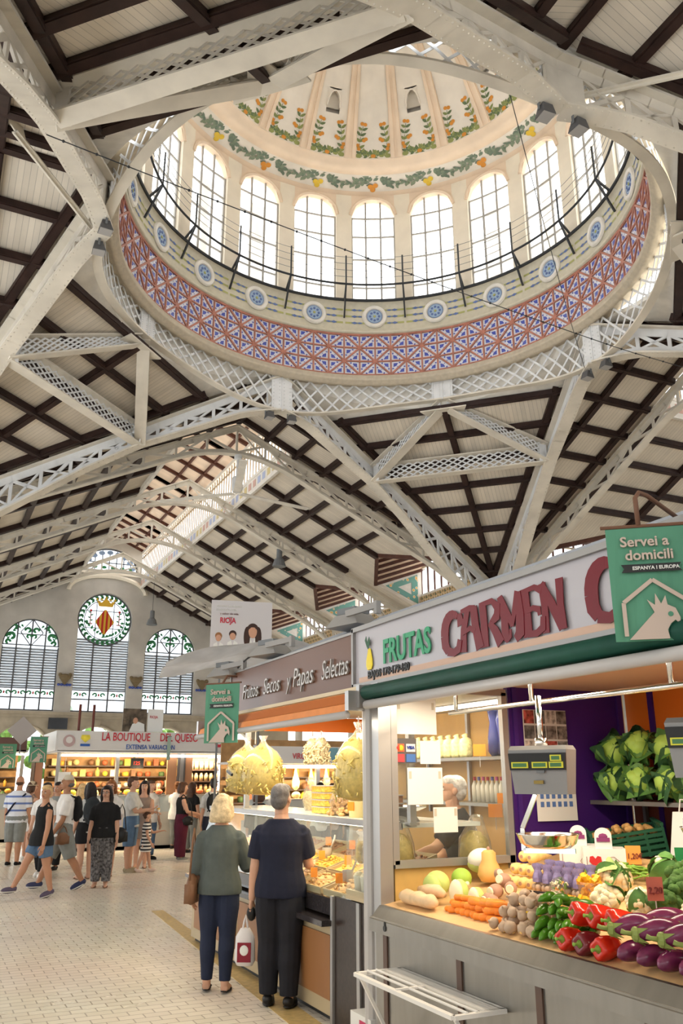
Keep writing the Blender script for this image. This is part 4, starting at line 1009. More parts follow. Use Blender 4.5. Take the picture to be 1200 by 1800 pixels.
# glass partition, yellow panel, purple wall, orange back wall
g = thing('glass_partition', 'framed glass partition with paper notices between the two stalls', 'partition', (0, 5.45, 0))
m = MB()
for a, b in (((3.0, 1.18), (4.0, 1.18)), ((3.0, 2.37), (4.0, 2.37)), ((3.01, 1.18), (3.01, 2.37)), ((3.98, .9), (3.98, 2.37))): m.bar((a[0], 0, a[1]), (b[0], 0, b[1]), .05, .05, (0, 1, 0))
m.build('frame', ALU, g)
m = MB(); m.box((3.5, 0, 1.78), (.96, .006, 1.16)); m.build('pane', pane_mat('clear_glass', (.97, .98, .97), .97, .35), g)
m = MB(); m.box((3.5, .02, 1.02), (.98, .03, .34)); m.build('lower_panel', YPAN, g)
def notice(x, z, w, h, lab, y=5.435, mt=PAPER, cat='notice', nm='paper_notice', rx=0):
    o = thing(nm, lab, cat, (x, y, z)); m = MB(); m.box((0, 0, 0), (w, .003, h)); m.build('sheet', mt, o); return o
notice(3.2, 2.17, .34, .25, 'translucent paper notice at the top left of the glass partition')
o = notice(3.10, 1.93, .19, .17, 'dark card notice with payment symbols stuck on the glass partition', mt=mat('notice_dark', (.10, .09, .09), .5))
for i, (cx, cz, c) in enumerate(((-.045, .02, (.6, .12, .05)), (.045, .02, (.55, .56, .6)), (-.045, -.05, (.5, .06, .07)), (.045, -.05, (.06, .15, .4)))):
    m = MB(); m.box((cx, -.004, cz), (.075, .004, .055)); q = m.build('payment_symbol', mat('pay%d' % i, c, .5), o)
m = MB(); m.ball((-.06, -.008, .02), (.02, .003, .02), 10, 5); m.build('red_disc', mat('pay_red', (.7, .05, .03), .5), o); m = MB(); m.ball((-.035, -.008, .02), (.02, .003, .02), 10, 5); m.build('yellow_disc', mat('pay_yel', (.85, .45, .03), .5), o)
text('VISA', .03, mat('pay_blue', (.03, .06, .3), .5), o, (.015, -.008, .012), RY, bold=.0008)
notice(3.31, 1.92, .17, .16, 'small white paper notice right of the payment card')
notice(3.26, 1.69, .29, .25, 'large white paper notice in the middle of the glass partition')
notice(3.42, 1.46, .2, .17, 'white paper notice held near the vendor, lowest on the glass')
for o_, (w, h) in zip([o for o in COL.objects if o.name.startswith('paper_notice')], ((.34, .25), (.19, .17), (.17, .16), (.29, .25), (.2, .17))):
    if 'payment' in o_['label']: continue
    for s in (-1, 1): m = MB(); m.box((s * w * .42, -.003, h * .3), (.02, .002, .05)); m.build('tape', mat('tape_beige', (.50, .46, .38), .5), o_)
w = thing('stall_partition', 'glossy purple wall panel behind the hanging scale', 'wall panel', (0, 5.47, 0))
m = MB(); m.box((4.6, 0, 1.6), (1.14, .05, 2.0)); m.build('panel', PURPLE, w)
m = MB(); m.box((4.08, -.03, 1.6), (.04, .03, 2.0)); m.box((5.14, -.03, 1.6), (.05, .03, 2.0)); m.build('edge_strip', mat('purple_edge', (.05, .015, .15), .4), w)
w = thing('stall_rear_wall', 'orange rear wall of the fruit stall divided by purple strips', 'wall panel', (5.25, 0, 0))
m = MB(); m.box((0, 3.6, 1.6), (.05, 3.7, 2.0)); m.build('panel', ORANGE, w)
for y in (5.16, 4.72, 4.2, 3.6, 3.0): m = MB(); m.box((-.03, y, 1.6), (.03, .05, 2.0)); m.build('purple_strip', PURPLE, w)
m = MB(); m.box((-.02, 3.6, 1.3), (.04, 3.7, .6)); m.build('lower_panel', mat('brown_red_panel', (.16, .035, .02), .45), w)
# poster sheets and calendar on the purple wall
o = thing('photo_collage', 'collage of black and white photographs pinned on the purple wall', 'poster', (4.36, 5.43, 2.02))
m = MB(); m.box((0, 0, 0), (.42, .003, .46)); m.build('backing', mat('collage_pale', (.55, .50, .48), .6), o)
pr = random.Random(4)
for i in range(4):
    for j in range(4):
        m = MB(); m.box((-.155 + i * .105, -.004, -.17 + j * .115), (.095, .003, .1)); c = pr.choice([(.10, .09, .09), (.22, .2, .2), (.38, .33, .31), (.30, .06, .05), (.16, .13, .12)]); m.build('photograph', mat('photo%d' % int(c[0] * 100), c, .5, var=.9, scale=22), o)
o = thing('wall_calendar', 'wall calendar with blue numbers hanging under the hanging scale', 'calendar', (4.42, 5.43, 1.6))
m = MB(); m.box((0, 0, 0), (.38, .003, .34)); m.build('page', PAPER, o)
for i in range(6):
    for j in range(4): m = MB(); m.box((-.14 + i * .055, -.003, .13 - j * .06), (.032, .002, .038)); m.build('day_square', mat('calendar_blue', (.10, .18, .42), .6), o)
# ---- sign of the fruit stall
sg = thing('shop_sign', 'long white sign with dark red art nouveau letters and a yellow pear', 'sign', (2.9, 0, 0))
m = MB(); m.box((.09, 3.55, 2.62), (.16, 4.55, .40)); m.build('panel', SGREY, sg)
m = MB()
for z in (2.405, 2.835): m.box((.085, 3.55, z), (.2, 4.6, .035))
m.box((.085, 5.84, 2.62), (.2, .03, .45)); m.box((.002, 2.95, 2.62), (.012, .012, .4)); m.build('frame', SFRAME, sg)
text('FRUTAS', .235, SGREEN, sg, (-.004, 5.36, 2.53), RX, width=.80, bold=.006, label='green word on the sign', name='green_lettering')
text('BAJOS 178-179-180', .075, SBLK, sg, (-.004, 5.6, 2.445), RX, width=1.0, bold=.002, label='small black line of text', name='black_lettering')
m = MB(); prf = [(0, -.105), (.035, -.1), (.052, -.07), (.05, -.03), (.032, .02), (.022, .05), (0, .06)]
m.lathe(prf, (-.0, 5.58, 2.61), 14, sx=1, M=Matrix.Diagonal((.15, 1, 1))); m.build('painted_pear', YELLOWP, sg)
m = MB(); m.prism([(0, .05), (.03, .09), (.02, .14), (-.015, .1), (-.03, .15), (-.05, .12), (-.02, .07)], (-.006, 5.585, 2.61), (0, -1, 0), (0, 0, 1), (-1, 0, 0), .003); m.build('pear_leaves', mat('leaf_sign', (.02, .09, .04), .5), sg)
def strokes(name, items, parent, mt, x, y, z, w, h):
    """letter strokes: [(points, widths)] in a unit box, on a face looking toward -x"""
    m = MB(); kk = 0
    for pts, ws in items:
        kk += 1
        P = [Vector((a, b)) for a, b in pts]; L, Rr = [], []
        for i, p in enumerate(P):
            d = (P[min(i + 1, len(P) - 1)] - P[max(i - 1, 0)]); d = Vector((d.x * w, d.y * h)).normalized(); n = Vector((-d.y / w, d.x / h)) * ws[i] * .5 * w
            L.append(p + n); Rr.append(p - n)
        for i in range(len(P) - 1):
            q = [L[i], L[i + 1], Rr[i + 1], Rr[i]]
            m.prism([(a.x * w, a.y * h) for a in q], (x - .0009 * kk - .0003 * (i % 3), y, z), (0, -1, 0), (0, 0, 1), (-1, 0, 0), .004)
    return m.build(name, mt, parent)
def arcp(cx, cy, rx, ry, a0, a1, n=9): return [(cx + rx * math.cos(math.radians(a0 + (a1 - a0) * i / n)), cy + ry * math.sin(math.radians(a0 + (a1 - a0) * i / n))) for i in range(n + 1)]
def cw(ws, n): return [ws[min(len(ws) - 1, int(i * (len(ws) - 1) / (n - 1) + .5))] for i in range(n)]
a1 = arcp(.55, .5, .36, .43, 40, 330, 14)
LET = {
 'C': [([(.95, .62), (.9, .9)] , [.3, .2]), (arcp(.58, .5, .4, .42, 55, 185, 8), [.16, .2, .24, .28, .32, .34, .36, .36, .36]), ([(.18, .47), (.2, .25), (.32, .1)], [.36, .34, .26]), ([(.3, .1), (.6, .04), (.82, .1), (.9, .3)], [.24, .2, .24, .2])],
 'A': [([(.14, .0), (.2, .5), (.42, .96)], [.3, .26, .2]), ([(.1, .93), (.5, .95), (.72, .9)], [.1, .16, .2]), ([(.68, .95), (.74, .5), (.9, .0)], [.3, .3, .34]), ([(.16, .42), (.5, .5), (.72, .4)], [.1, .14, .16])],
 'R': [([(.2, 0), (.2, .5), (.16, 1)], [.34, .3, .3]), ([(.12, .95), (.6, .96), (.84, .8), (.8, .6), (.5, .48)], [.12, .16, .28, .3, .14]), ([(.45, .5), (.7, .3), (.92, 0)], [.16, .28, .34])],
 'M': [([(.04, 1), (.2, .5), (.2, .12), (.3, .02)], [.2, .28, .3, .14]), ([(.1, .98), (.4, .5), (.5, .3)], [.14, .2, .12]), ([(.5, .3), (.62, .6), (.78, 1)], [.12, .18, .2]), ([(.8, .98), (.84, .5), (.8, .12), (.62, .02)], [.22, .3, .34, .2]), ([(.28, .02), (.42, .1), (.44, .25)], [.1, .12, .08])],
 'E': [([(.2, 0), (.2, .5), (.16, 1)], [.38, .34, .34]), ([(.1, .95), (.6, .97), (.9, .86)], [.12, .16, .22]), ([(.2, .52), (.5, .56), (.74, .5), (.76, .38)], [.12, .16, .2, .14]), ([(.2, .05), (.6, .04), (.86, .12), (.9, .34)], [.16, .2, .26, .2])],
 'N': [([(.16, 0), (.18, .5), (.12, 1)], [.28, .26, .3]), ([(.1, 1), (.5, .5), (.82, .02)], [.2, .3, .26]), ([(.84, 1), (.82, .5), (.86, 0)], [.3, .26, .3])]}
for ch, y, w_ in (('C', 4.57, .24), ('A', 4.36, .24), ('R', 4.14, .22), ('M', 3.94, .23), ('E', 3.73, .2), ('N', 3.57, .2), ('C', 3.22, .27), ('A', 2.92, .27), ('R', 2.62, .25)):
    hh, z_ = (.27, 2.475) if y > 3.3 else (.31, 2.465)
    strokes('red_letter', LET[ch], sg, DRED, -.002, y, z_, w_, hh)
# lower edge, roller awning and roof of the stall
aw = thing('roller_awning', 'rolled dark green awning over the fruit counter with white bottom tube', 'awning', (0, 0, 0))
m = MB(); m.tube([(2.84, 5.52, 2.335), (2.84, 1.4, 2.335)], .05, 14); m.build('green_roll', DGREEN, aw, True)
m = MB(); m.tube([(2.82, 5.48, 2.245), (2.82, 1.4, 2.245)], .032, 12); m.build('bottom_tube', PVC, aw, True)
m = MB(); m.hull8([(2.86, 1.4, 2.25), (2.87, 1.4, 2.25), (2.87, 5.46, 2.25), (2.86, 5.46, 2.25)], [(2.88, 1.4, 2.33), (2.89, 1.4, 2.33), (2.89, 5.46, 2.33), (2.88, 5.46, 2.33)]); m.build('valance', DGREEN, aw)
for y in (5.56, 1.4): m = MB(); m.box((2.87, y, 2.31), (.16, .05, .16)); m.build('bracket', ALU, aw)
rf = thing('stall_roof', 'pale soffit and flat roof over the fruit stall', 'roof', (0, 0, 0))
m = MB(); m.box((4.1, 3.5, 2.44), (2.4, 4.5, .05)); m.build('soffit', mat('soffit_pinkish', (.60, .40, .30), .5), rf)
m = MB(); m.box((2.95, 3.55, 2.372), (.1, 4.6, .03)); m.build('edge_strip', mat('cream_edge', (.66, .55, .36), .5), rf)
m = MB(); m.hull8([(2.95, 1.2, 2.86), (5.3, 1.2, 2.86), (5.3, 5.8, 2.86), (2.95, 5.8, 2.86)], [(3.1, 1.2, 2.95), (5.3, 1.2, 2.95), (5.3, 5.8, 2.95), (3.1, 5.8, 2.95)]); m.build('top_sheet', mat('roof_sheet_blue_grey', (.34, .38, .45), .5), rf)
L1 = thing('tube_light', 'fluorescent tube light under the soffit of the fruit stall', 'light', (3.55, 3.75, 2.38))
m = MB(); m.tube([(0, -.6, 0), (0, .6, 0)], .025, 10); m.build('tube', TUBE, L1, True); m = MB(); m.box((0, 0, .035), (.12, 1.3, .03)); m.build('fitting', PVC, L1)
area_light('fruit_stall_tube_light', (3.55, 3.75, 2.33), (0, 0, 0), .2, 2.6, 30, (1, .84, .62))
area_light('fruit_stall_front_tube_light', (3.15, 4.4, 2.3), (0, .2, 0), .1, 1.6, 13, (1, .84, .62))
# hanging rail, scales
hr = thing('hanging_rail', 'long steel rail under the awning that carries the scales', 'rail', (0, 0, 0))
m = MB(); m.tube([(3.2, 4.98, 2.165), (3.08, 1.6, 2.15)], .016, 10); m.build('rail', CHROME, hr, True)
for y in (4.9, 4.05, 2.95): m = MB(); m.tube([(3.2 - (4.98 - y) * .035, y, 2.165), (3.2 - (4.98 - y) * .035, y, 2.42)], .014, 8); m.build('hanger', CHROME, hr, True)
SCG = mat('scale_grey', (.24, .235, .23), .4, .3); LCD = mat('lcd_green', (.05, .16, .05), .3); LCDY = mat('lcd_yellow', (.62, .60, .05), .4)
def scale(loc, rz, lab):
    s = thing('hanging_scale', lab, 'scale', loc, rz, 'hanging scales'); s.scale = (.9,) * 3
    m = MB(); m.hull8([(-.17, -.06, -.14), (.17, -.06, -.14), (.17, .07, -.14), (-.17, .07, -.14)], [(-.19, -.08, .12), (.19, -.08, .12), (.19, .08, .12), (-.19, .08, .12)]); m.hull8([(-.19, -.08, .12), (.19, -.08, .12), (.19, .08, .12), (-.19, .08, .12)], [(-.18, -.06, .145), (.18, -.06, .145), (.18, .06, .145), (-.18, .06, .145)]); m.build('housing', SCG, s)
    m = MB(); m.hull8([(-.18, -.088, .0), (.18, -.088, .0), (.18, -.07, .0), (-.18, -.07, .0)], [(-.187, -.092, .1), (.187, -.092, .1), (.187, -.07, .1), (-.187, -.07, .1)]); m.build('display_panel', SBLK, s)
    for x, z, ww in ((-.11, .03, .11), (.02, .03, .1), (.125, .03, .09), (.125, .07, .07)):
        m = MB(); m.box((x, -.094, z), (ww, .006, .036)); f = m.build('display', LCDY, s); m = MB(); m.box((x, -.098, z), (ww - .02, .004, .022)); m.build('digits', LCD, f)
    m = MB(); m.box((.0, -.078, -.07), (.06, .01, .02)); m.build('badge', mat('badge_gold', (.28, .2, .05), .4), s)
    m = MB(); m.box((.02, -.086, -.01), (.05, .01, .015)); m.build('button', GREYM, s)
    m = MB(); m.tube([(0, 0, .14), (0, 0, .45)], .018, 10); m.lathe([(0, .14), (.04, .14), (.04, .19), (0, .19)], n=12); m.build('stem', CHROME, s, True)
    m = MB(); m.bar((-.06, 0, -.14), (-.17, .02, -.34), .028, .012, (0, 1, 0)); m.bar((-.17, .02, -.34), (-.17, .02, -.47), .028, .012, (0, 1, 0)); m.bar((-.17, .02, -.47), (.16, .02, -.46), .028, .012, (0, 1, 0)); m.build('pan_arm', CHROME, s)
    m = MB(); m.lathe([(0, -.45), (.13, -.445), (.165, -.42), (.185, -.37), (.19, -.365), (.18, -.37), (.16, -.41), (.12, -.435), (0, -.44)], n=28, sx=1.0); m.build('pan', CHROME, s, True)
    return s
scale((3.12, 3.93, 1.785), -1.08, 'grey hanging scale with green digits before the purple wall')
scale((3.12, 2.76, 1.87), -1.08, 'grey hanging scale cut by the right edge before the cabbages')
# ---- banners
def banner(loc, rz, w, h, lab, pole):
    b = thing('hanging_banner', lab, 'banner', loc, rz, 'green delivery banners')
    m = MB(); n = 8
    for i in range(n):
        x0, x1 = -w / 2 + w * i / n, -w / 2 + w * (i + 1) / n; y0, y1 = .006 * math.sin(i * 1.3), .006 * math.sin((i + 1) * 1.3)
        m.hull8([(x0, y0, -h), (x1, y1, -h), (x1, y1 + .004, -h), (x0, y0 + .004, -h)], [(x0, 0, 0), (x1, 0, 0), (x1, .004, 0), (x0, .004, 0)])
    m.build('cloth', TEALB, b)
    f = w / .34
    text('Servei a', .062 * f, BPINK, b, (-.115 * f, -.012, -.085 * f), RY, bold=.0012 * f, width=1.02)
    text('domicili', .062 * f, BPINK, b, (-.10 * f, -.012, -.145 * f), RY, bold=.0012 * f, width=1.02)
    m = MB(); m.prism([(-.12 * f, -.165 * f), (.125 * f, -.165 * f), (.112 * f, -.183 * f), (.125 * f, -.2 * f), (-.12 * f, -.2 * f), (-.108 * f, -.183 * f)], (0, -.012, 0), (1, 0, 0), (0, 0, 1), (0, -1, 0), .003); m.build('black_ribbon', SBLK, b)
    text('ESPANYA I EUROPA', .021 * f, PAPER, b, (-.075 * f, -.016, -.19 * f), RY, bold=.0004 * f, name='ribbon_lettering', width=1.03)
    m = MB()
    P = [(-.125 * f, -h + .02), (-.125 * f, -.33 * f), (0, -.235 * f), (.13 * f, -.33 * f), (.13 * f, -h + .02)]
    for p, q in zip(P, P[1:]): m.bar((p[0], -.013, p[1]), (q[0], -.013, q[1]), .017 * f, .003, (0, 1, 0))
    m.build('house_outline', BPINK, b)
    cr = [(-.115, -.49), (-.03, -.40), (-.005, -.375), (-.03, -.32), (0, -.345), (.005, -.295), (.025, -.34), (.045, -.305), (.05, -.345), (.08, -.36), (.095, -.40), (.092, -.43), (.075, -.41), (.055, -.425), (.04, -.45), (.045, -.49)]
    cr = [(x * f, max(y * f, -h + .005)) for x, y in cr]
    m = MB(); m.prism(cr, (0, -.013, 0), (1, 0, 0), (0, 0, 1), (0, -1, 0), .002); m.build('bird_head', BPINK, b)
    m = MB(); m.lathe([(0, .001), (.011 * f, .001), (.011 * f, 0)], (.058 * f, -.016, -.385 * f), 12, M=Matrix.Rotation(PI / 2, 3, 'X')); m.build('eye', TEALB, b)
    m = MB(); m.tube([(-w / 2 - .02, 0, .008), (w / 2 + .02, 0, .008)], .008, 6); m.build('rod', mat('rust_rod', (.16, .08, .05), .6), b)
    if pole: m = MB(); m.tube(pole, .011, 8); m.build('pole', mat('rust_rod', (.16, .08, .05), .6), b, True)
    return b
banner((2.755, 2.64, 2.80), -.675, .345, .50, 'large green delivery banner hanging before the letters of the long white sign', [(-.03, 0, .01), (-.03, 0, .14), (-.01, .02, .17), (.03, .06, .165), (.25, .3, .06)])
# ---- folding rack and box on the floor
r = thing('folding_rack', 'white wire folding shelf fixed low on the steel counter', 'rack', (0, 0, 0))
WIRE = mat('white_wire', (.70, .68, .65), .4)
m = MB()
for x in (2.52, 2.82): m.bar((x, 4.0, .62), (x, 5.08, .62), .03, .02)
for y in (4.0, 5.08): m.bar((2.52, y, .62), (2.83, y, .62), .03, .02)
m.build('frame', WIRE, r)
for x in (2.6, 2.66): m = MB(); m.tube([(x, 4.0, .632), (x, 5.08, .632)], .007, 6); m.build('wire', WIRE, r)
m = MB(); m.box((2.76, 4.54, .625), (.1, 1.06, .01)); m.build('slotted_plate', WIRE, r)
m = MB(); m.bar((2.52, 4.58, .632), (2.7, 4.58, .632), .02, .01); m.build('crossbar', WIRE, r)
for y in (4.02, 5.06): m = MB(); m.bar((2.54, y, .61), (2.82, y, .12), .018, .018); m.build('strut', WIRE, r)
b = thing('carton_box', 'small white carton with red print on the floor between the counters', 'box', (2.95, 5.68, 0))
m = MB(); m.box((0, 0, .12), (.2, .3, .24)); m.build('carton', PAPER, b); m = MB(); m.box((-.102, -.05, .16), (.004, .12, .1)); m.build('red_print', mat('red_print', (.5, .05, .12), .6), b)
# ------------------------------------------------------------------ vegetables
pr = random.Random(11)
def V3(*a): return Vector(a)
AUB = mat('aubergine_skin', (.135, .018, .06), .16, var=.45, scale=14); AUBC = mat('aubergine_calyx', (.22, .27, .07), .5)
REDP = mat('red_pepper_skin', (.56, .022, .008), .14, var=.25, scale=6); DARKP = mat('dark_pepper_skin', (.16, .015, .02), .18, var=.3); STEM = mat('green_stem', (.22, .36, .06), .5)
GRP = mat('green_pepper_skin', (.08, .24, .015), .2, var=.45, scale=9); CAR = mat('carrot_skin', (.80, .24, .03), .45, var=.18, scale=20, bump=.1)
GARL = mat('garlic_skin', (.50, .36, .25), .55, var=.2, scale=14); POT = mat('potato_skin', (.62, .36, .13), .6, var=.2, scale=10)
CABL = mat('cabbage_leaf', (.09, .21, .05), .45, var=.4, scale=7, bump=.3); CABI = mat('cabbage_heart', (.34, .52, .10), .42, var=.2, scale=6, bump=.3); CABD = mat('cabbage_outer_leaf', (.045, .12, .05), .5, var=.35, scale=8, bump=.3)
PALEG = mat('pale_cabbage', (.50, .60, .18), .5, var=.15, scale=7, bump=.2); IVV = mat('cut_white_vegetable', (.80, .74, .50), .5, var=.06); TURN = mat('turnip_skin', (.42, .24, .16), .5, var=.25, scale=7)
SQU = mat('squash_skin', (.74, .43, .14), .45, var=.08); PARS = mat('parsnip_skin', (.78, .55, .22), .55, var=.15, scale=15); YAM = mat('yam_skin', (.74, .52, .30), .6, var=.2, scale=9, bump=.4)
CAUL = mat('cauliflower_curd', (.78, .66, .42), .7, var=.12, scale=18, bump=.6); BROC = mat('broccoli_head', (.05, .11, .022), .75, var=.4, scale=24, bump=.8)
BEAN = mat('green_bean', (.20, .36, .05), .45, var=.2)
def veg(name, lab, cat, group=None): return thing(name, lab, cat, (0, 0, -9), 0, group)
def lay(protos, spots):
    """put copies of a vegetable at ((x, y, z), rotation, scale, label)"""
    used = set(); out = []
    for i, (loc, rot, sc, lab) in enumerate(spots):
        p = protos[i % len(protos)]
        if id(p) not in used: used.add(id(p)); o = p; o.location = loc; o.rotation_euler = rot; o.scale = (sc,) * 3; o['label'] = lab
        else: o = dup(p, loc, rot=rot, label=lab, scale=sc)
        out.append(o)
    return out
# aubergines: body along +x, calyx at the origin
def aubergine():
    o = veg('aubergine', 'x', 'aubergine', 'aubergines on the fruit counter'); P, Rr = [], []
    for i in range(12):
        u = i / 11; P.append((.02 + .2 * u, 0, .02 * math.sin(u * 3))); Rr.append(.048 * (math.sin(PI * min(1, .16 + u * .84)) ** .45) * (.72 + .4 * u) if i < 11 else .008)
    m = MB(); m.tube(P, Rr, 14); m.build('fruit', AUB, o, True)
    m = MB()
    for j in range(5):
        a = 2 * PI * j / 5; c, s = math.cos(a), math.sin(a); q = Vector((0, -s, c)) * .016
        m.hull8([(0.0, .012 * c - q.y, .012 * s - q.z), (.0, .012 * c + q.y, .012 * s + q.z), (.004, .02 * c + q.y, .02 * s + q.z), (.004, .02 * c - q.y, .02 * s - q.z)], [(.05, .042 * c, .042 * s), (.05, .0421 * c, .0421 * s), (.054, .048 * c, .048 * s), (.054, .0481 * c, .0481 * s)])
    m.ball((.012, 0, 0), (.02, .03, .03), 8, 6); m.build('calyx', AUBC, o)
    m = MB(); m.tube([(.01, 0, 0), (-.03, 0, .006), (-.045, .004, .012)], [.011, .009, .01], 7); m.build('stem', AUBC, o, True)
    return o
ap = [aubergine()]
sp = []
for i in range(5): sp.append(((3.10, 3.2 - .118 * i, .99), (0, 0, PI), 1.0, 'aubergine in the lower row with its round end toward the aisle'))
for i in range(5): sp.append(((2.9, 3.27 - .15 * i, 1.092), (0, 0, -.5), 1.08, 'glossy aubergine on top of the pile with its green calyx facing out'))
for i in range(5): sp.append(((3.13, 3.31 - .15 * i, 1.10), (0, .03, -.5), 1.1, 'large aubergine lying across the rear of the pile'))
lay(ap, sp)
def pepper(skin, kind):
    o = veg('bell_pepper', 'x', 'pepper', 'red peppers on the fruit counter'); m = MB(); b = 0; n = 20
    prf = [(.012, .052), (.03, .066), (.046, .06), (.052, .03), (.05, -.01), (.044, -.05), (.034, -.078), (.018, -.088), (.003, -.08)]
    for i in range(n):
        a = 2 * PI * i / n; k = 1 + .13 * math.cos(4 * a)
        for r, z in prf: m.v.append((r * k * math.cos(a), r * k * math.sin(a), z))
    q = len(prf)
    for i in range(n):
        for j in range(q - 1): m.face((i * q + j, i * q + j + 1, ((i + 1) % n) * q + j + 1, ((i + 1) % n) * q + j))
    m.build('fruit', skin, o, True)
    m = MB(); m.lathe([(0, .055), (.018, .053), (.02, .058), (.008, .066), (.007, .09), (.01, .098), (0, .1)], n=9); m.build('stem', STEM, o, True)
    return o
rp = [pepper(REDP, 0)]
def up_to(d): return tuple(Vector((0, 0, 1)).rotation_difference(Vector(d).normalized()).to_euler())
sp = []
for i, (x, y, z, d) in enumerate(((2.94, 3.66, 1.0, (-1, -.1, .1)), (2.94, 3.41, 1.0, (-1, -.1, 0)), (2.98, 3.6, 1.115, (-.9, .2, .15)), (2.98, 3.475, 1.12, (-.9, .1, .1)), (2.98, 3.35, 1.115, (-.9, .2, .1)), (3.12, 3.66, 1.08, (-.8, .3, .3)), (3.12, 3.535, 1.085, (-.8, .3, .2)), (3.13, 3.41, 1.08, (-.6, .5, .3)))):
    sp.append(((x, y - .07, z), up_to(d), .95, 'shiny red bell pepper ' + ('in the front row showing its green stem' if i < 2 else 'heaped on top of the front row with others')))
lay(rp, sp)
dp = pepper(DARKP, 1); lay([dp], [((2.94, 3.465, 1.0), up_to((-1, -.1, .05)), .95, 'dark wine-coloured bell pepper in the front row between red ones')])
def green_pepper():
    o = veg('green_pepper', 'x', 'pepper', 'small green peppers on the fruit counter'); m = MB(); P = [(0, 0, 0), (.02, 0, .004), (.045, .004, .004), (.075, .012, 0), (.1, .024, -.006)]
    m.tube(P, [.012, .022, .024, .017, .004], 9); m.build('fruit', GRP, o, True)
    m = MB(); m.tube([(0, 0, 0), (-.02, 0, .006), (-.03, .006, .012)], [.009, .005, .005], 6); m.build('stem', STEM, o, True); return o
gp = [green_pepper()]; sp = []
for L_, (nx, ny) in enumerate(((2, 5), (2, 5), (2, 4), (1, 3))):
    for a_ in range(nx):
        for b_ in range(ny): x = 3.03 + .135 * a_ + .02 * L_; sp.append(((x + pr.uniform(-.004, .004), 3.89 - .054 * b_ - .025 * (L_ % 2) - .03 * a_, bz(x - .05) + .035 + .05 * L_), (pr.uniform(-.9, .9), pr.uniform(-.15, .15), PI + pr.uniform(-.5, .5)), pr.uniform(.95, 1.2), 'small glossy green pepper in the heap between onions and red peppers'))
lay(gp, sp)
def carrot():
    o = veg('carrot', 'x', 'carrot', 'carrots on the fruit counter'); m = MB(); m.tube([(0, 0, 0), (.01, 0, 0), (.06, .002, 0), (.12, .006, 0), (.17, .008, -.002)], [.006, .018, .017, .012, .002], 9); m.build('root', CAR, o, True); return o
cp = [carrot()]; sp = []
for L_, (n_, y0_) in enumerate(((10, 4.86), (9, 4.83), (7, 4.78))):
    for i in range(n_): sp.append(((2.98 + .03 * L_ + pr.uniform(0, .05), y0_ - .056 * i, bz(3.0) + .022 + .036 * L_), (0, pr.uniform(-.12, .1), -1.02 + pr.uniform(-.4, .4)), pr.uniform(.95, 1.3), 'orange carrot in the loose heap behind the steel lip'))
lay(cp, sp)
def garlic():
    o = veg('onion', 'x', 'onion', 'bagged onions on the fruit counter'); m = MB(); m.lathe([(0, -.028), (.02, -.026), (.034, -.008), (.032, .01), (.016, .026), (.005, .036), (.006, .046), (0, .047)], n=12); m.build('bulb', GARL, o, True)
    m = MB(); m.lathe([(0, -.03), (.008, -.03), (.006, -.026)], n=6); m.build('root_tuft', PARS, o); return o
qp = [garlic()]; sp = []
for L_, (nx, ny) in enumerate(((4, 5), (3, 4), (2, 3))):
    for a_ in range(nx):
        for b_ in range(ny): x = 2.95 + .078 * a_ + .04 * L_; sp.append(((x + pr.uniform(-.014, .014), 4.23 - .078 * b_ - .04 * L_ + pr.uniform(-.014, .014), bz(x) + .03 + .056 * L_ + pr.uniform(0, .012)), (pr.uniform(-1.2, 1.2), pr.uniform(-1.2, 1.2), pr.uniform(0, 6)), pr.uniform(.85, 1.12), 'pale brown onion in the heap next to the carrots'))
lay(qp, sp)
nf = MB()
for i in range(14):
    x = 3.0 + .3 * pr.random(); y = 4.2 - .3 * pr.random(); nf.ball((x, y, bz(x) + .1), (.012, .012, .006), 6, 4)
tag(nf.build('yellow_net_clips', mat('yellow_clip', (.85, .55, .03), .5)), 'yellow plastic clips closing the bags of onions', 'clips', kind='stuff')
def big(name, lab, cat, loc, parts, rot=(0, 0, 0), sc=1):
    o = thing(name, lab, cat, loc); o.rotation_euler = rot; o.scale = (sc,) * 3
    for nm, mt, mb in parts: mb.build(nm, mt, o, True)
    return o
def ballm(r, c=(0, 0, 0), n=16, k=10): m = MB(); m.ball(c, r, n, k); return m
m = MB(); m.tube([(0, 0, 0), (0, .06, .006), (0, .13, 0), (0, .2, .008), (0, .28, 0), (0, .36, .005), (0, .42, 0)], [.02, .045, .04, .046, .042, .046, .03], 12); big('yam', 'long knobbly pale root lying in the front corner by the glass', 'root vegetable', (2.99, 4.9, 1.0), [('root', YAM, m)])
m = MB(); m.tube([(0, 0, 0), (0, .08, .01), (0, .2, .0), (0, .3, .0)], [.02, .04, .04, .02], 12); big('yam', 'shorter pale root behind the long knobbly one', 'root vegetable', (3.1, 4.98, 1.04), [('root', YAM, m)])
big('cabbage', 'round pale green cabbage left of the cut white vegetables', 'cabbage', (3.2, 5.22, 1.075), [('head', PALEG, ballm((.085, .085, .08))), ('outer_leaf', PALEG, ballm((.05, .088, .07), (-.045, -.01, -.01)))])
big('cabbage', 'small green cabbage behind the cut white vegetables', 'cabbage', (3.38, 5.2, 1.1), [('head', mat('fresh_green', (.36, .55, .08), .5, var=.15), ballm((.07, .07, .065))), ('stalk', IVV, ballm((.02, .02, .02), (0, -.06, -.03)))])
big('white_pumpkin', 'large white round gourd on top, rearmost by the yellow panel', 'gourd', (3.62, 5.3, 1.2), [('flesh', mat('white_flesh', (.85, .82, .72), .4), ballm((.105, .09, .075))), ('rind', PALEG, ballm((.1, .088, .06), (0, .012, -.03)))])
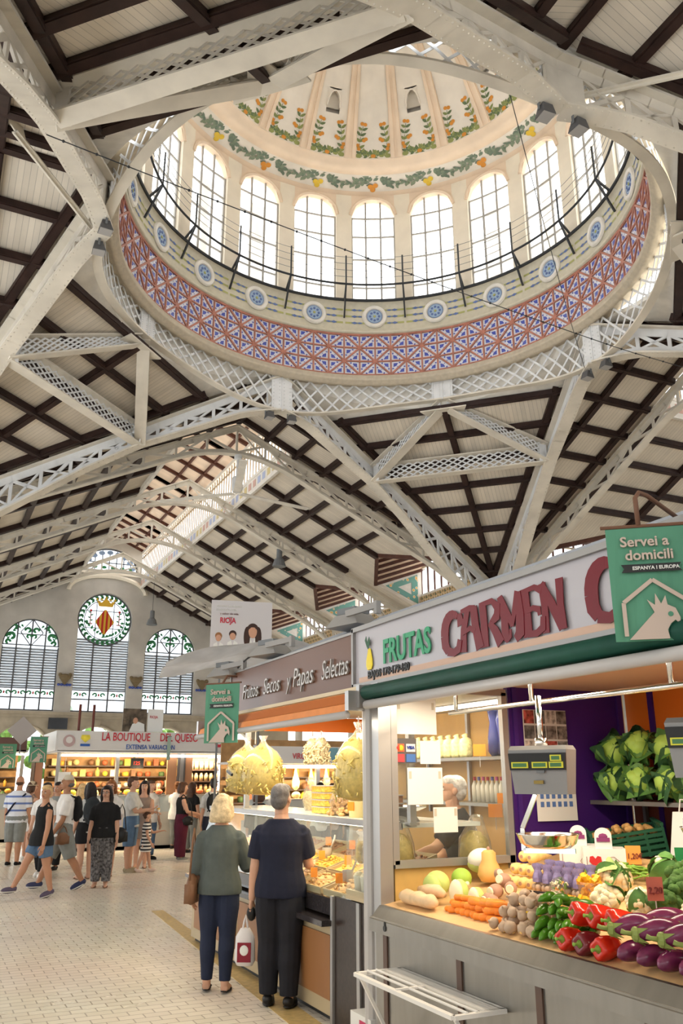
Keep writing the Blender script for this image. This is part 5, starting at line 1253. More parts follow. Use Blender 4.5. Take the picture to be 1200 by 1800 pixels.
for (x, y, z, r, lab, nm) in ((3.17, 4.93, 1.05, (.06, .062, .08), 'cut half of a white cabbage facing the aisle', 'cut_cabbage'), (3.2, 4.78, 1.035, (.045, .05, .062), 'smaller cut white wedge between the half cabbage and the turnips', 'cut_cabbage')):
    big(nm, lab, 'cabbage', (x, y, z), [('cut_face', IVV, ballm((r[0] * .6, r[1], r[2]), (-.01, 0, 0))), ('leaves', PALEG, ballm(r, (.02, .006, 0)))])
def turnip():
    o = veg('turnip', 'x', 'turnip', 'turnips on the fruit counter'); ballm((.05, .04, .04), (.03, 0, 0), 12, 8).build('root', TURN, o, True); m = MB(); m.lathe([(0, .004), (.022, .004), (.026, -.004)], (-.019, 0, 0), 12, M=Matrix.Rotation(-PI / 2, 3, 'Y')); m.build('cut_top', IVV, o); return o
lay([turnip()], [((3.22, 4.7, 1.03), (0, 0, .3), 1, 'turnip with a cut pale top, lowest right of the small heap'), ((3.2, 4.62, 1.03), (0, 0, .5), 1, 'turnip at the right foot of the small heap by the wedge'), ((3.3, 4.74, 1.07), (0, 0, .2), 1.1, 'turnip in the middle of the small heap'), ((3.4, 4.78, 1.13), (0, .2, .3), 1.1, 'turnip with wide cut face near the top of the heap'), ((3.38, 4.66, 1.09), (0, 0, .8), 1, 'turnip leaning on the butternut squash'), ((3.45, 4.86, 1.16), (0, .3, 1.2), .8, 'reddish turnip topmost in the heap below the white gourd')])
m = MB(); m.lathe([(0, -.1), (.06, -.09), (.082, -.05), (.07, .0), (.05, .04), (.048, .09), (.03, .105), (0, .108)], n=18); big('butternut_squash', 'smooth tan butternut squash between the turnips and the parsnips', 'squash', (3.56, 5.13, 1.17), [('fruit', SQU, m), ('stem', TURN, ballm((.012, .012, .02), (0, 0, .11), 8, 5))])
def parsnip():
    o = veg('parsnip', 'x', 'parsnip', 'parsnips by the yellow panel'); m = MB(); m.tube([(0, 0, 0), (.012, 0, 0), (.05, 0, 0), (.15, 0, 0), (.26, 0, 0)], [.012, .034, .036, .022, .003], 12); m.build('root', PARS, o, True); m = MB(); m.lathe([(0, .003), (.012, .003), (.014, 0)], (.002, 0, 0), 8, M=Matrix.Rotation(-PI / 2, 3, 'Y')); m.build('crown', TURN, o); return o
lay([parsnip()], [((3.6 + .06 * (i // 4), 5.02 - .085 * (i % 4) - .02 * (i // 4), 1.09 + .074 * (i // 4)), (0, 0, .3), 1.0, 'yellowish parsnip in the stack with round ends toward the aisle') for i in range(10)])
# bags, tubs, mixed vegetables
FILM = pane_mat('clear_plastic_film', (1, 1, 1), .82, .6); PURB = mat('purple_netting', (.24, .20, .36), .4, var=.3, scale=30)
def purple_bag(i, x, y, z):
    o = thing('garlic_bag', 'purple wrapped bag of garlic in the row before the boxes', 'bag', (x, y, z), group='purple wrapped bags'); m = MB(); m.tube([(0, 0, .055), (.0, 0, .08), (0, 0, .1), (0, 0, .12), (.01, .01, .15)], [.036, .036, .03, .022, .04], 7); m.build('wrapper', PURB, o)
    for k in range(4): ballm((.022, .022, .022), ((k // 2) * .03 - .015, (k % 2) * .034 - .017, .024 + .02 * (k // 2)), 8, 5).build('garlic', GARL, o, True)
for i in range(10): purple_bag(i, 3.6 + .1 * (i % 2), 4.66 - .095 * (i // 2), bz(3.6 + .1 * (i % 2)) + .004)
b = thing('label_strip', 'black slanted shelf label with white logo before the purple bags', 'label', (3.45, 4.42, 1.07)); m = MB(); m.box((0, 0, 0), (.01, .3, .05), rz=.3); m.build('strip', SBLK, b); m = MB(); m.ball((-.02, .1, 0), (.004, .012, .012), 8, 4); m.build('logo', PAPER, b)
def tub(x, y, z, fill, lab, nm='plastic_tub', r=.085, h=.11):
    o = thing(nm, lab, 'tub', (x, y, z)); m = MB(); m.lathe([(r * .8, 0), (r, h), (r * 1.05, h + .005)], n=20); m.build('tub_wall', FILM, o, True)
    c = MB()
    for k in range(46): a, q = pr.uniform(0, 6.3), r * .85 * math.sqrt(pr.random()); c.box((q * math.cos(a), q * math.sin(a), .02 + (h + .02) * pr.random()), (.026, .026, .026), M=Euler((pr.random() * 3, pr.random() * 3, 0)).to_matrix())
    tag(c.build('diced_contents', fill, o), 'diced contents', kind='stuff'); return o
PUMP = mat('diced_pumpkin', (.90, .42, .02), .45, var=.25, scale=20)
tub(3.58, 4.14, bz(3.58), PUMP, 'clear tub of diced orange pumpkin in front of the cauliflower'); tub(3.36, 3.98, bz(3.36) - .02, PUMP, 'second clear tub of orange pumpkin, lower and nearer the peppers', r=.1, h=.07)
def salad(x, y, z, lab, r=.07):
    o = thing('salad_bag', lab, 'bag', (x, y, z)); m = MB(); m.ball((0, 0, r * .8), (r, r, r * 1.1), 12, 8); m.build('film', FILM, o, True)
    for c, nm in (((.16, .32, .05), 'greens'), ((.8, .35, .04), 'carrot_pieces'), ((.75, .7, .5), 'white_pieces')):
        mm = MB()
        for k in range(22): a, q, zz = pr.uniform(0, 6.3), r * .9 * math.sqrt(pr.random()), r * (.2 + 1.3 * pr.random()); mm.box((q * math.cos(a), q * math.sin(a), zz), (.02, .014, .008), M=Euler((pr.random() * 3, pr.random() * 3, 0)).to_matrix())
        tag(mm.build(nm, mat('salad_' + nm, c, .5), o), None, kind='stuff')
salad(3.56, 4.4, bz(3.5), 'bag of mixed chopped vegetables beside the pumpkin tub'); salad(3.36, 4.2, bz(3.36), 'bag of mixed chopped vegetables behind the onions', .06)
def leaf_mesh(L, w, curl, n=8, rip=.01):
    m = MB(); cols = 6
    for i in range(n + 1):
        u = i / n; ww = w * math.sin(PI * min(.97, .12 + .86 * u)) ** .7
        for j in range(cols + 1):
            v = -1 + 2 * j / cols; m.v.append((L * math.cos(curl * u) * u, ww * v, L * math.sin(curl * u) * u + .25 * ww * v * v + rip * math.sin(9 * u + 5 * v) * abs(v)))
    for i in range(n):
        for j in range(cols): a = i * (cols + 1) + j; m.face((a, a + 1, a + cols + 2, a + cols + 1))
    return m.mesh('leaf', True)
LEAFS = [leaf_mesh(.2, .1, 1.5), leaf_mesh(.2, .1, 2.1)]
for l, c in zip(LEAFS, (CABD, CABL)): l.materials.append(c)
LEAF_P = leaf_mesh(.2, .08, 1.7); LEAF_P.materials.append(mat('pale_leaf', (.36, .48, .16), .5, var=.3, scale=8)); LEAF_G = leaf_mesh(.2, .09, 1.5); LEAF_G.materials.append(CABL)
def cabbage(x, y, z, lab, sc=1, face=(-1, -.6, .5), seed=0):
    o = thing('savoy_cabbage', lab, 'cabbage', (x, y, z), group='savoy cabbages on the shelf'); o.rotation_euler = up_to(face); o.scale = (sc,) * 3; rg = random.Random(seed)
    m = MB(); m.ball((0, 0, .06), (.095, .095, .1), 16, 10)
    for k in range(3): a = 2.1 * k; m.ball((.02 * math.cos(a), .02 * math.sin(a), .075), (.085, .08, .095), 12, 8)
    m.build('heart', CABI, o, True)
    for k in range(9):
        a = 2 * PI * k / 9 + rg.uniform(-.2, .2); q = link('leaf', LEAFS[k % 2], o); q.rotation_euler = (rg.uniform(-.2, .2), rg.uniform(-.35, .1), a); q.location = (.03 * math.cos(a), .03 * math.sin(a), -.05); q.scale = (rg.uniform(1, 1.2),) * 3
    return o
for i, (x, y, z, lab) in enumerate(((4.93, 5.27, 1.92, 'savoy cabbage in the upper row nearest the purple wall'), (4.93, 5.02, 1.95, 'savoy cabbage in the upper row next to the scale'), (4.93, 4.72, 1.93, 'savoy cabbage in the upper row mostly behind the scale'), (4.9, 5.26, 1.7, 'savoy cabbage in the lower row nearest the purple wall'), (4.88, 5.0, 1.7, 'savoy cabbage in the middle of the lower row'), (4.88, 4.7, 1.69, 'savoy cabbage at the right of the lower row'))): cabbage(x, y, z, lab, 1.12, (-1, -.7, .35), i)
sh = thing('wall_shelf', 'thin steel shelf carrying the savoy cabbages', 'shelf', (4.98, 4.5, 1.56)); m = MB(); m.box((0, 0, 0), (.44, 1.9, .03)); m.build('board', STL, sh); m = MB(); m.box((.2, .8, -.08), (.03, .03, .16)); m.box((.2, -.8, -.08), (.03, .03, .16)); m.build('bracket', STL, sh)
bk = thing('rear_shelf', 'lower rear shelf with crate and boxes behind the vegetables', 'shelf', (4.86, 4.1, 1.14)); m = MB(); m.box((0, 0, 0), (.7, 2.6, .03)); m.build('board', STL, bk); m = MB(); m.box((.25, 1.1, -.55), (.04, .04, 1.1)); m.box((.25, -1.1, -.55), (.04, .04, 1.1)); m.build('leg', STL, bk)
# potato crate
cr = thing('plastic_crate', 'green plastic crate full of potatoes tilted before the purple wall', 'crate', (4.74, 5.06, 1.2), -.78); cr.rotation_euler = (.06, -.16, -.62)
CRG = mat('crate_green', (.02, .10, .05), .45); m = MB(); lx, ly, hh = .25, .18, .17
for s in (-1, 1):
    for z in (.02, .06, .1, .135): m.box((0, s * ly, z), (2 * lx, .012, .024)); m.box((s * lx, 0, z), (.012, 2 * ly, .024))
    m.box((0, s * ly, hh), (2 * lx + .02, .025, .02)); m.box((s * lx, 0, hh + .03), (.025, 2 * ly + .02, .02))
    for t in (-1, -.5, 0, .5, 1): m.box((t * lx, s * ly, hh / 2), (.02, .016, hh)); m.box((s * lx, t * ly, hh / 2 + .012), (.016, .02, hh + .024))
m.box((0, 0, .008), (2 * lx, 2 * ly, .012)); m.build('basket', CRG, cr)
def potato():
    o = veg('potato', 'x', 'potato', 'potatoes in the green crate'); m = MB(); m.ball((0, 0, 0), (.034, .026, .024), 10, 7); m.ball((.012, .004, .003), (.026, .025, .024), 8, 6); m.build('tuber', POT, o, True); return o
Mc = Matrix.Translation(cr.location) @ cr.rotation_euler.to_matrix().to_4x4(); sp = []
for i in range(30):
    u, v = (i % 6) / 5 * 2 - 1, (i // 6) / 4 * 2 - 1; p = Mc @ Vector((u * .195, v * .135, .15 + .05 * (1 - u * u) * (1 - v * v)))
    sp.append((tuple(p), (pr.random() * .5, pr.random() * .5, pr.random() * 3), pr.uniform(.9, 1.0), 'yellow-skinned potato heaped in the green crate'))
lay([potato()], sp)
m = MB(); m.box(Mc @ Vector((0, 0, .07)), (.3, .3, .12)); 
# white boxes with heart, cauliflowers, broccoli, beans
for i, (x, y, lab, s) in enumerate(((4.2, 4.72, 'white produce box with red heart emblem', 1), (4.22, 4.98, 'white produce box behind the scale pan', 1))):
    o = thing('produce_box', lab, 'box', (x, y, bz(x)), -.72 if i else -.66)
    m = MB(); m.box((0, 0, .1), (.27, .2, .2)); o.location.z -= .07; m.build('carton', PAPER, o)
    m = MB(); P = [(.0, .0), (-.05, .0)] ; m.prism([(-.055, 0)] + [(.055 * math.cos(a), .11 + .05 * math.sin(a)) for a in [PI - PI * k / 10 for k in range(11)]] + [(.055, 0)], (0, -.09, .17), (1, 0, 0), (0, 0, 1), (0, 1, 0), .005); m.build('raised_flap', PAPER, o)
    m = MB(); m.box((0, -.095, .255), (.085, .004, .025)); m.ball((0, -.093, .275), (.03, .003, .02), 8, 4); m.build('purple_badge', mat('badge_purple', (.22, .04, .14), .5), o)
    if i == 0: m = MB(); m.prism([(0, -.045), (.04, 0), (.035, .03), (.015, .035), (0, .018), (-.015, .035), (-.035, .03), (-.04, 0)], (-.06, -.102, .12), (1, 0, 0), (0, 0, 1), (0, -1, 0), .003); m.build('red_heart', mat('heart_red', (.55, .03, .03), .5), o)
    m = MB(); c = (.05, .1); P = [(c[0] + (.035 + .012 * (k % 2)) * math.cos(k * PI / 7), -.104, c[1] + .05 * math.sin(k * PI / 7)) for k in range(15)]; m.tube(P, .0016, 4); m.tube([(-.115, -.104, .08), (-.115, -.104, .15)], .0018, 4); m.build('line_drawing', mat('print_brown', (.3, .12, .1), .6), o)
    m = MB(); m.box((0, -.103, .035), (.09, .003, .012)); m.build('print_line', mat('print_brown', (.3, .12, .1), .6), o)
def cauliflower(x, y, z, lab, leaves=7, sc=1, face=(-.7, -.4, .7), sd=0):
    o = thing('cauliflower', lab, 'cauliflower', (x, y, z)); o.rotation_euler = up_to(face); o.scale = (sc,) * 3; rg = random.Random(sd); m = MB()
    for k in range(34): 
        t = math.acos(1 - rg.random() * .95); a = rg.uniform(0, 6.3); m.ball((.065 * math.sin(t) * math.cos(a), .065 * math.sin(t) * math.sin(a), .055 * math.cos(t) + .02), rg.uniform(.018, .026), 7, 5)
    m.ball((0, 0, .02), (.07, .07, .06), 12, 8); m.build('curd', CAUL, o, True)
    for k in range(leaves): a = 2 * PI * k / leaves + rg.uniform(-.2, .2); q = link('leaf', LEAF_P if k % 2 else LEAF_G, o); q.rotation_euler = (rg.uniform(-.2, .2), rg.uniform(-.5, .1), a); q.location = (.025 * math.cos(a), .025 * math.sin(a), -.03); q.scale = (rg.uniform(.55, .75),) * 3
cauliflower(3.72, 4.12, 1.17, 'cauliflower wrapped in broad green leaves behind the pumpkin tub', 9, 1.25, (-.4, -.8, .5), 1)
cauliflower(3.86, 3.86, 1.2, 'cauliflower with pale ribbed leaves left of the green tag', 10, 1.3, (.2, -.6, .7), 2)
cauliflower(3.44, 3.86, 1.1, 'cream cauliflower just behind the red peppers', 3, 1.05, (-.7, -.3, .7), 3)
cauliflower(3.5, 3.68, 1.1, 'cream cauliflower between the red peppers and the broccoli', 3, 1.0, (-.6, -.4, .7), 4)
cauliflower(3.4, 3.2, 1.1, 'pale cauliflower at the right edge behind the aubergines', 3, 1.1, (-.7, -.4, .6), 5)
def broccoli(x, y, z, lab, sc=1, sd=0):
    o = thing('broccoli', lab, 'broccoli', (x, y, z)); o.scale = (sc,) * 3; rg = random.Random(sd); m = MB()
    for k in range(40): t = math.acos(1 - rg.random() * .9); a = rg.uniform(0, 6.3); m.ball((.08 * math.sin(t) * math.cos(a), .08 * math.sin(t) * math.sin(a), .06 * math.cos(t) + .08), rg.uniform(.02, .03), 7, 5)
    m.ball((0, 0, .08), (.08, .08, .06), 12, 8); m.build('head', BROC, o, True); m = MB(); m.tube([(0, 0, -.04), (0, 0, .07)], [.022, .035], 10); m.build('stalk', BEAN, o, True)
for i, (x, y, z, s, lab) in enumerate(((3.82, 3.66, 1.14, 1.1, 'dark broccoli head behind the brown price tag'), (3.62, 3.5, 1.1, 1.05, 'dark broccoli head below the green tag'), (3.9, 3.44, 1.16, 1.2, 'dark broccoli head farthest back at the right edge'), (3.48, 3.5, 1.06, .9, 'small broccoli head just above the aubergines'))): broccoli(x, y, z, lab, s, i)
o = thing('green_beans', 'loose heap of green beans between boxes and cauliflower', 'beans', (4.0, 4.36, 1.14)); o['kind'] = 'stuff'; m = MB()
for k in range(90):
    a = pr.uniform(-.8, .8); x, y = pr.uniform(-.13, .13), pr.uniform(-.26, .26); z = .07 * (1 - (x / .14) ** 2) * (1 - (y / .28) ** 2) + pr.uniform(0, .02); d = Vector((math.sin(a), math.cos(a), pr.uniform(-.2, .2))) * .07; m.tube([Vector((x, y, z)) - d, Vector((x, y, z + .012)), Vector((x, y, z)) + d], .006, 5)
m.build('pods', BEAN, o, True)
def price_tag(loc, w, h, mt, lab, rz=-.5, txt='1,20', tilt=0):
    o = thing('price_tag', lab, 'price tag', loc, rz); m = MB(); m.box((0, 0, h / 2), (w, .004, h)); m.build('card', mt, o); m = MB(); m.tube([(0, .006, -.1), (0, .006, h * .6)], .003, 5); m.build('stick', PVC, o)
    if txt: text(txt, h * .42, mat('tag_ink', (.18, .03, .03), .6), o, (-w * .42, -.005, h * .3), RY, width=.9)
    return o
price_tag((4.3, 4.55, 1.2), .1, .115, mat('tag_yellow_orange', (.80, .36, .08), .6), 'orange card price tag before the potato crate', txt='1,20€')
price_tag((3.38, 3.45, 1.16), .08, .11, mat('tag_red_brown', (.36, .10, .07), .6), 'red-brown price tag standing in the broccoli', txt='2,20')
price_tag((4.05, 3.9, 1.28), .07, .075, mat('tag_green', (.02, .22, .07), .6), 'plain green tag standing behind the broccoli', txt='')
o = thing('paper_bag', 'white shopping bag standing on the rear shelf by the right edge', 'bag', (4.72, 4.42, 1.16)); m = MB(); m.hull8([(-.1, -.14, 0), (.1, -.14, 0), (.1, .14, 0), (-.1, .14, 0)], [(-.06, -.09, .36), (.04, -.09, .36), (.05, .09, .36), (-.06, .1, .36)]); m.build('bag_body', PAPER, o); m = MB(); m.tube([(-.05, -.05, .36), (-.05, -.03, .44), (-.05, .03, .44), (-.05, .05, .36)], .005, 5); m.build('bag_handle', PAPER, o)
o = thing('blue_crate', 'blue plastic crate under the rear shelf with green vegetables', 'crate', (4.62, 4.5, .98)); m = MB(); m.box((0, 0, .06), (.3, .4, .14)); m.build('crate_body', mat('crate_blue', (.03, .12, .45), .45), o); m = MB(); m.box((0, 0, .135), (.33, .43, .02)); m.build('rim', mat('crate_blue2', (.04, .16, .52), .45), o)
# ------------------------------------------------------------------ nut and crisp stall
TAN = mat('tan_wood_panel', (.30, .135, .05), .4, var=.1, scale=3, stretch=(1, 1, .2)); CREAMF = mat('cream_laminate', (.46, .37, .23), .4); GRAN = mat('dark_granite', (.035, .03, .032), .12, var=.5, scale=60)
STN = mat('brown_stone', (.025, .015, .012), .3, var=.4, scale=40); BRNS = mat('sign_brown', (.14, .062, .036), .35); SILV = mat('silver_lettering', (.44, .42, .40), .35, .3); OAW = mat('awning_orange', (.72, .25, .07), .5, var=.08)
CRISP = glow_mat('crisp_yellow', (.95, .78, .26), .3, 40); NUTS = [mat('nut_%s' % n, c, .5, var=.35, scale=45, bump=.5) for n, c in (('tan', (.62, .38, .16)), ('gold', (.75, .46, .08)), ('brown', (.28, .13, .06)), ('pale', (.74, .62, .40)), ('orange', (.72, .30, .04)), ('green', (.45, .42, .16)))]
c = thing('nut_counter', 'wood and cream fronted counter with black granite ledge where the couple stand', 'counter')
m = MB(); m.box((3.3, 8.3, .36), (.62, 3.8, .62)); m.build('carcass', CREAMF, c)
m = MB(); m.box((3.32, 8.3, .03), (.56, 3.8, .06)); m.build('plinth', SBLK, c)
for y0 in (6.42, 7.16, 7.9, 8.64, 9.38): m = MB(); m.box((2.982, y0 + .34, .38), (.02, .66, .44)); m.build('wood_panel', TAN, c)
m = MB(); m.box((3.1, 8.3, .69), (.42, 3.8, .04)); m.build('granite_ledge', GRAN, c)
s = thing('stone_end', 'dark brown stone end panel between the nut counter and the fruit stall', 'panel')
m = MB(); m.box((3.19, 5.98, .44), (.4, .84, .88)); m.build('slab', STN, s); m = MB(); m.box((2.985, 5.96, .44), (.02, .05, .88)); m.box((2.985, 6.4, .44), (.03, .04, .88)); m.build('metal_strip', ALU, s)
d = thing('display_case', 'glass fronted display case holding trays of nuts', 'display case')
GLS = pane_mat('display_glass', (.98, 1, .99), .99, .22)
m = MB(); m.hull8([(3.05, 6.1, .74), (3.9, 6.1, .74), (3.9, 10.2, .74), (3.05, 10.2, .74)], [(3.02, 6.1, .84), (3.9, 6.1, 1.12), (3.9, 10.2, 1.12), (3.02, 10.2, .84)]); m.build('sloping_base', mat('case_base', (.60, .42, .20), .5), d)
m = MB(); m.box((3.015, 8.15, .79), (.02, 4.1, .12)); m.build('dark_glass_front', GRAN, d)
m = MB(); m.hull8([(2.99, 6.12, .86), (2.996, 6.12, .86), (2.996, 10.2, .86), (2.99, 10.2, .86)], [(3.2, 6.12, 1.40), (3.206, 6.12, 1.40), (3.206, 10.2, 1.40), (3.2, 10.2, 1.40)]); m.build('front_glass', GLS, d)
for y in (6.12, 7.67, 8.67): m = MB(); m.prism([(2.99, .86), (3.85, 1.1), (3.85, 1.40), (3.2, 1.40)], (0, y, 0), (1, 0, 0), (0, 0, 1), (0, 1, 0), .006); m.build('glass_divider', GLS, d)
m = MB(); m.box((3.52, 7.95, 1.415), (.68, 4.6, .03)); m.build('top_shelf', mat('white_glass_shelf', (.72, .78, .76), .15), d)
m = MB(); m.box((3.175, 7.95, 1.41), (.03, 4.6, .045)); m.build('shelf_edge', ALU, d)
m = MB(); m.tube([(3.22, 7.95 - 2, 1.39), (3.22, 7.95 + 2, 1.39)], .012, 8); m.build('case_tube_light', TUBE, d)
area_light('display_case_light', (3.35, 8.1, 1.37), (0, .3, 0), .1, 3.8, 24, (1, .80, .50))
def heap(mb, x0, y0, w, l, h, n, sz, zf_):
    for k in range(n):
        u, v = pr.uniform(-1, 1), pr.uniform(-1, 1); hh = h * (1 - u * u) * (1 - v * v); x, y = x0 + u * w / 2, y0 + v * l / 2
        mb.ball((x, y, zf_(x) + hh + sz * .4), (sz * pr.uniform(.7, 1.3), sz * pr.uniform(.7, 1.3), sz * .7), 5, 4)
def cz(x): return .86 + .32 * (x - 3.02)
i = 0
for r, x in enumerate((3.14, 3.42, 3.68)):
    for q in range(7):
        y = 6.42 + q * .5; o = thing('nut_tray', 'shallow tray heaped with nuts or snacks under the display glass', 'tray', group='nut trays'); nm = NUTS[(i * 5 + r * 2 + q) % 6]; i += 1
        m = MB()
        for a, b in (((-.125, -.22), (.125, -.22)), ((.125, -.22), (.125, .22)), ((.125, .22), (-.125, .22)), ((-.125, .22), (-.125, -.22))): m.bar((x + a[0], y + a[1], cz(x + a[0]) + .027), (x + b[0], y + b[1], cz(x + b[0]) + .027), .008, .05)
        m.build('tray_rim', CREAMF, o)
        m = MB(); m.hull8([(x - .125, y - .215, cz(x - .125)), (x + .125, y - .215, cz(x + .125)), (x + .125, y + .215, cz(x + .125)), (x - .125, y + .215, cz(x - .125))], [(x - .1, y - .2, cz(x - .1) + .03), (x + .1, y - .2, cz(x + .1) + .03), (x + .1, y + .2, cz(x + .1) + .03), (x - .1, y + .2, cz(x - .1) + .03)]); heap(m, x, y, .22, .38, .06, 60, .014, lambda x_: cz(x_) + .015); tag(m.build('nuts', nm, o, True), kind='stuff')
        price_tag((x - .07, y - .1 + .16 * pr.random(), cz(x) + .06), .055, .075, TAGO, 'orange price tag stuck in a tray of nuts', rz=-.6 + .3 * pr.random(), txt='')['group'] = 'nut price tags'
        if q % 2 == 0 and r < 2:
            o = thing('plastic_scoop', 'white plastic scoop standing in a nut tray', 'scoop', (x + .02, y + .08, cz(x) + .06), pr.uniform(-1, 1), group='nut scoops'); m = MB(); m.lathe([(0, 0), (.035, .01), (.045, .05), (.046, .09)], n=12); m.build('bowl', PVC, o, True); m = MB(); m.tube([(.03, 0, .07), (.07, 0, .16), (.08, 0, .2)], .009, 6); m.build('scoop_handle', PVC, o, True)
# cups and snack bags nearest the fruit stall
b = thing('bag_rack', 'small glass rack at the end of the nut stall holding filled bags and cups', 'rack')
m = MB(); m.box((3.15, 5.88, .905), (.34, .58, .03)); m.box((3.0, 5.88, .925), (.03, .58, .06)); m.build('base_plate', CREAMF, b); m = MB(); m.box((2.985, 5.88, 1.15), (.004, .56, .44)); m.build('front_glass', GLS, b); m = MB(); m.box((3.16, 5.88, 1.12), (.3, .56, .012)); m.build('glass_shelf', GLS, b)
for k in range(5):
    y = 6.1 - k * .11
    o = thing('snack_bag', 'filled bag of yellow snacks standing on the small glass rack', 'bag', (3.08, y, 1.13), group='snack bags on the rack'); m = MB(); m.tube([(0, 0, 0), (0, 0, .03), (0, 0, .13), (.0, 0, .17), (0, 0, .2), (0, .02, .23)], [.03, .05, .045, .03, .012, .03], 10); m.build('film', FILM, o, True); m = MB(); m.tube([(0, 0, .005), (0, 0, .04), (0, 0, .12), (0, 0, .16)], [.025, .045, .04, .02], 10); m.build('snacks', NUTS[(1, 0, 1, 0, 2)[k]], o, True)
    o = thing('plastic_cup', 'pale cup of snacks below the filled bags on the glass rack', 'cup', (3.06, y, .92), group='cups on the rack'); m = MB(); m.lathe([(0, 0), (.03, 0), (.042, .12), (.044, .13), (.04, .13)], n=14); m.build('cup_wall', mat('cup_white', (.66, .62, .50), .4), o, True); m = MB(); m.ball((0, 0, .13), (.04, .04, .03), 10, 6); m.build('snacks', NUTS[3], o, True)
# things standing on the glass top
def stacked_boxes(x, y, n, mt, lab):
    for k in range(n):
        o = thing('snack_box', lab + (', topmost' if k == n - 1 else ', number %d from the bottom' % (k + 1) if False else ''), 'box', (x, y, 1.432 + .062 * k), group=None if k == n - 1 else lab); m = MB(); m.box((0, 0, .028), (.16, .3, .05)); m.build('contents', mt, o); m = MB(); m.box((0, 0, .057), (.17, .31, .008)); m.build('lid', PVC, o)
stacked_boxes(3.45, 7.55, 4, NUTS[1], 'flat clear box of golden snacks stacked on the glass top'); stacked_boxes(3.4, 6.3, 3, NUTS[2], 'round brown tub stacked beside the scale pan on the glass top')
o = thing('snack_bag', 'big open bag of tan pork rinds on the glass top', 'bag', (3.42, 7.08, 1.43)); m = MB(); heap(m, 0, 0, .2, .32, .2, 150, .026, lambda x: 0); tag(m.build('rinds', NUTS[0], o, True), kind='stuff'); m = MB(); m.tube([(0, 0, 0), (0, 0, .12), (0, 0, .22), (0, .02, .3)], [.1, .15, .1, .05], 12); m.build('film', FILM, o, True)
o = thing('snack_jug', 'pale yellow jug shaped bag with an orange tag on the glass top', 'jug', (3.34, 6.68, 1.43)); m = MB(); m.lathe([(0, 0), (.07, 0), (.075, .15), (.06, .2), (.07, .24), (.0, .24)], n=14); m.build('body', mat('pale_yellow_bag', (.70, .60, .30), .4), o, True); m = MB(); m.box((-.07, -.02, .09), (.01, .07, .07), rz=.3); m.build('orange_tag', TAGO, o); m = MB(); m.ball((0, 0, .26), (.07, .09, .05), 10, 6); m.build('film_top', FILM, o, True)
o = thing('counter_scale', 'steel counter scale with wide pan at the end of the glass top', 'scale', (3.36, 5.98, 1.43)); m = MB(); m.lathe([(0, .07), (.14, .075), (.2, .1), (.21, .11), (.14, .085), (0, .08)], n=24); m.build('pan', CHROME, o, True); m = MB(); m.hull8([(-.1, -.12, 0), (.1, -.12, 0), (.1, .12, 0), (-.1, .12, 0)], [(-.07, -.08, .07), (.07, -.08, .07), (.07, .08, .07), (-.07, .08, .07)]); m.build('base', SCG, o)
o = thing('price_board', 'white price board standing among the bags on the glass top', 'sign', (3.5, 7.3, 1.68)); m = MB(); m.box((0, 0, .08), (.01, .1, .16)); m.build('card', PAPER, o); m = MB(); m.tube([(.01, 0, -.25), (.01, 0, .1)], .004, 5); m.build('stick', PVC, o)
for k, (y, z) in enumerate(((6.9, .0), (7.9, .0), (8.3, 0))): o = thing('snack_bag', ('clear bag of yellow noodles behind the jug', 'clear bag of nuts near the woman', 'clear bag of pale snacks at the far end of the glass top')[k], 'bag', (3.62, y, 1.43)); m = MB(); m.tube([(0, 0, 0), (0, 0, .1), (0, 0, .2), (0, 0, .26), (0, .02, .3)], [.06, .09, .07, .02, .05], 12); m.build('film', FILM, o, True); m = MB(); m.tube([(0, 0, .01), (0, 0, .1), (0, 0, .19)], [.05, .08, .05], 12); m.build('contents', NUTS[(3, 1, 3)[k]], o, True)
# hanging bags of crisps
def crisp_bag(loc, w, h, lab, twin=False, mt=CRISP, knot=True):
    o = thing('hanging_bag', lab, 'bag', loc); Ps = ((-w * .27, .66), (w * .27, .66)) if twin else ((0, 1.),)
    for dx, k in Ps:
        prf = [(.3, -h), (.92, -h * .93), (1., -h * .6), (.9, -h * .3), (.62, -h * .12), (.2, h * .02), (.1, h * .1), (.22, h * .2)]
        m = MB(); m.lathe([(0, -h)] + [(a * w * .5 * k, z) for a, z in prf], (0, dx, 0), 16, sx=.72); m.build('film', FILM, o, True)
        m = MB(); m.lathe([(0, -h * .99)] + [(a * w * .47 * k, z) for a, z in prf[:5]] + [(0, -h * .06)], (0, dx, 0), 16, sx=.7); m.build('crisps_core', mt, o, True)
        m = MB()
        for q in range(170):
            z = -h * pr.uniform(.08, .96); a = pr.uniform(0, 2 * PI); rr = w * .47 * k * (1 if z < -h * .35 else max(.3, -z / h * 2.6)); p = Vector((rr * .7 * math.cos(a), dx + rr * math.sin(a), z)); t = Vector((pr.uniform(-1, 1), pr.uniform(-1, 1), pr.uniform(-1, 1))).normalized() * .03; u = t.orthogonal().normalized() * .018
            m.tube([p - t, p + u, p + t], .007, 5)
        tag(m.build('crisps', mt, o, True), kind='stuff')
    m = MB(); m.tube([(0, 0, h * .05), (0, 0, 2.2 - loc[2])], .006, 5); m.build('string', PVC, o)
    if twin: m = MB(); m.box((-w * .3, .0, -h * .55), (.02, .16, .025), M=Matrix.Rotation(.25, 3, 'X')); m.build('black_clip', SBLK, o)
crisp_bag((3.0, 8.28, 2.05), .86, .46, 'large twin bag of yellow crisps hanging over the blonde woman', True)
crisp_bag((3.0, 5.97, 2.06), .50, .48, 'tall bag of yellow crisps hanging beside the aluminium post')
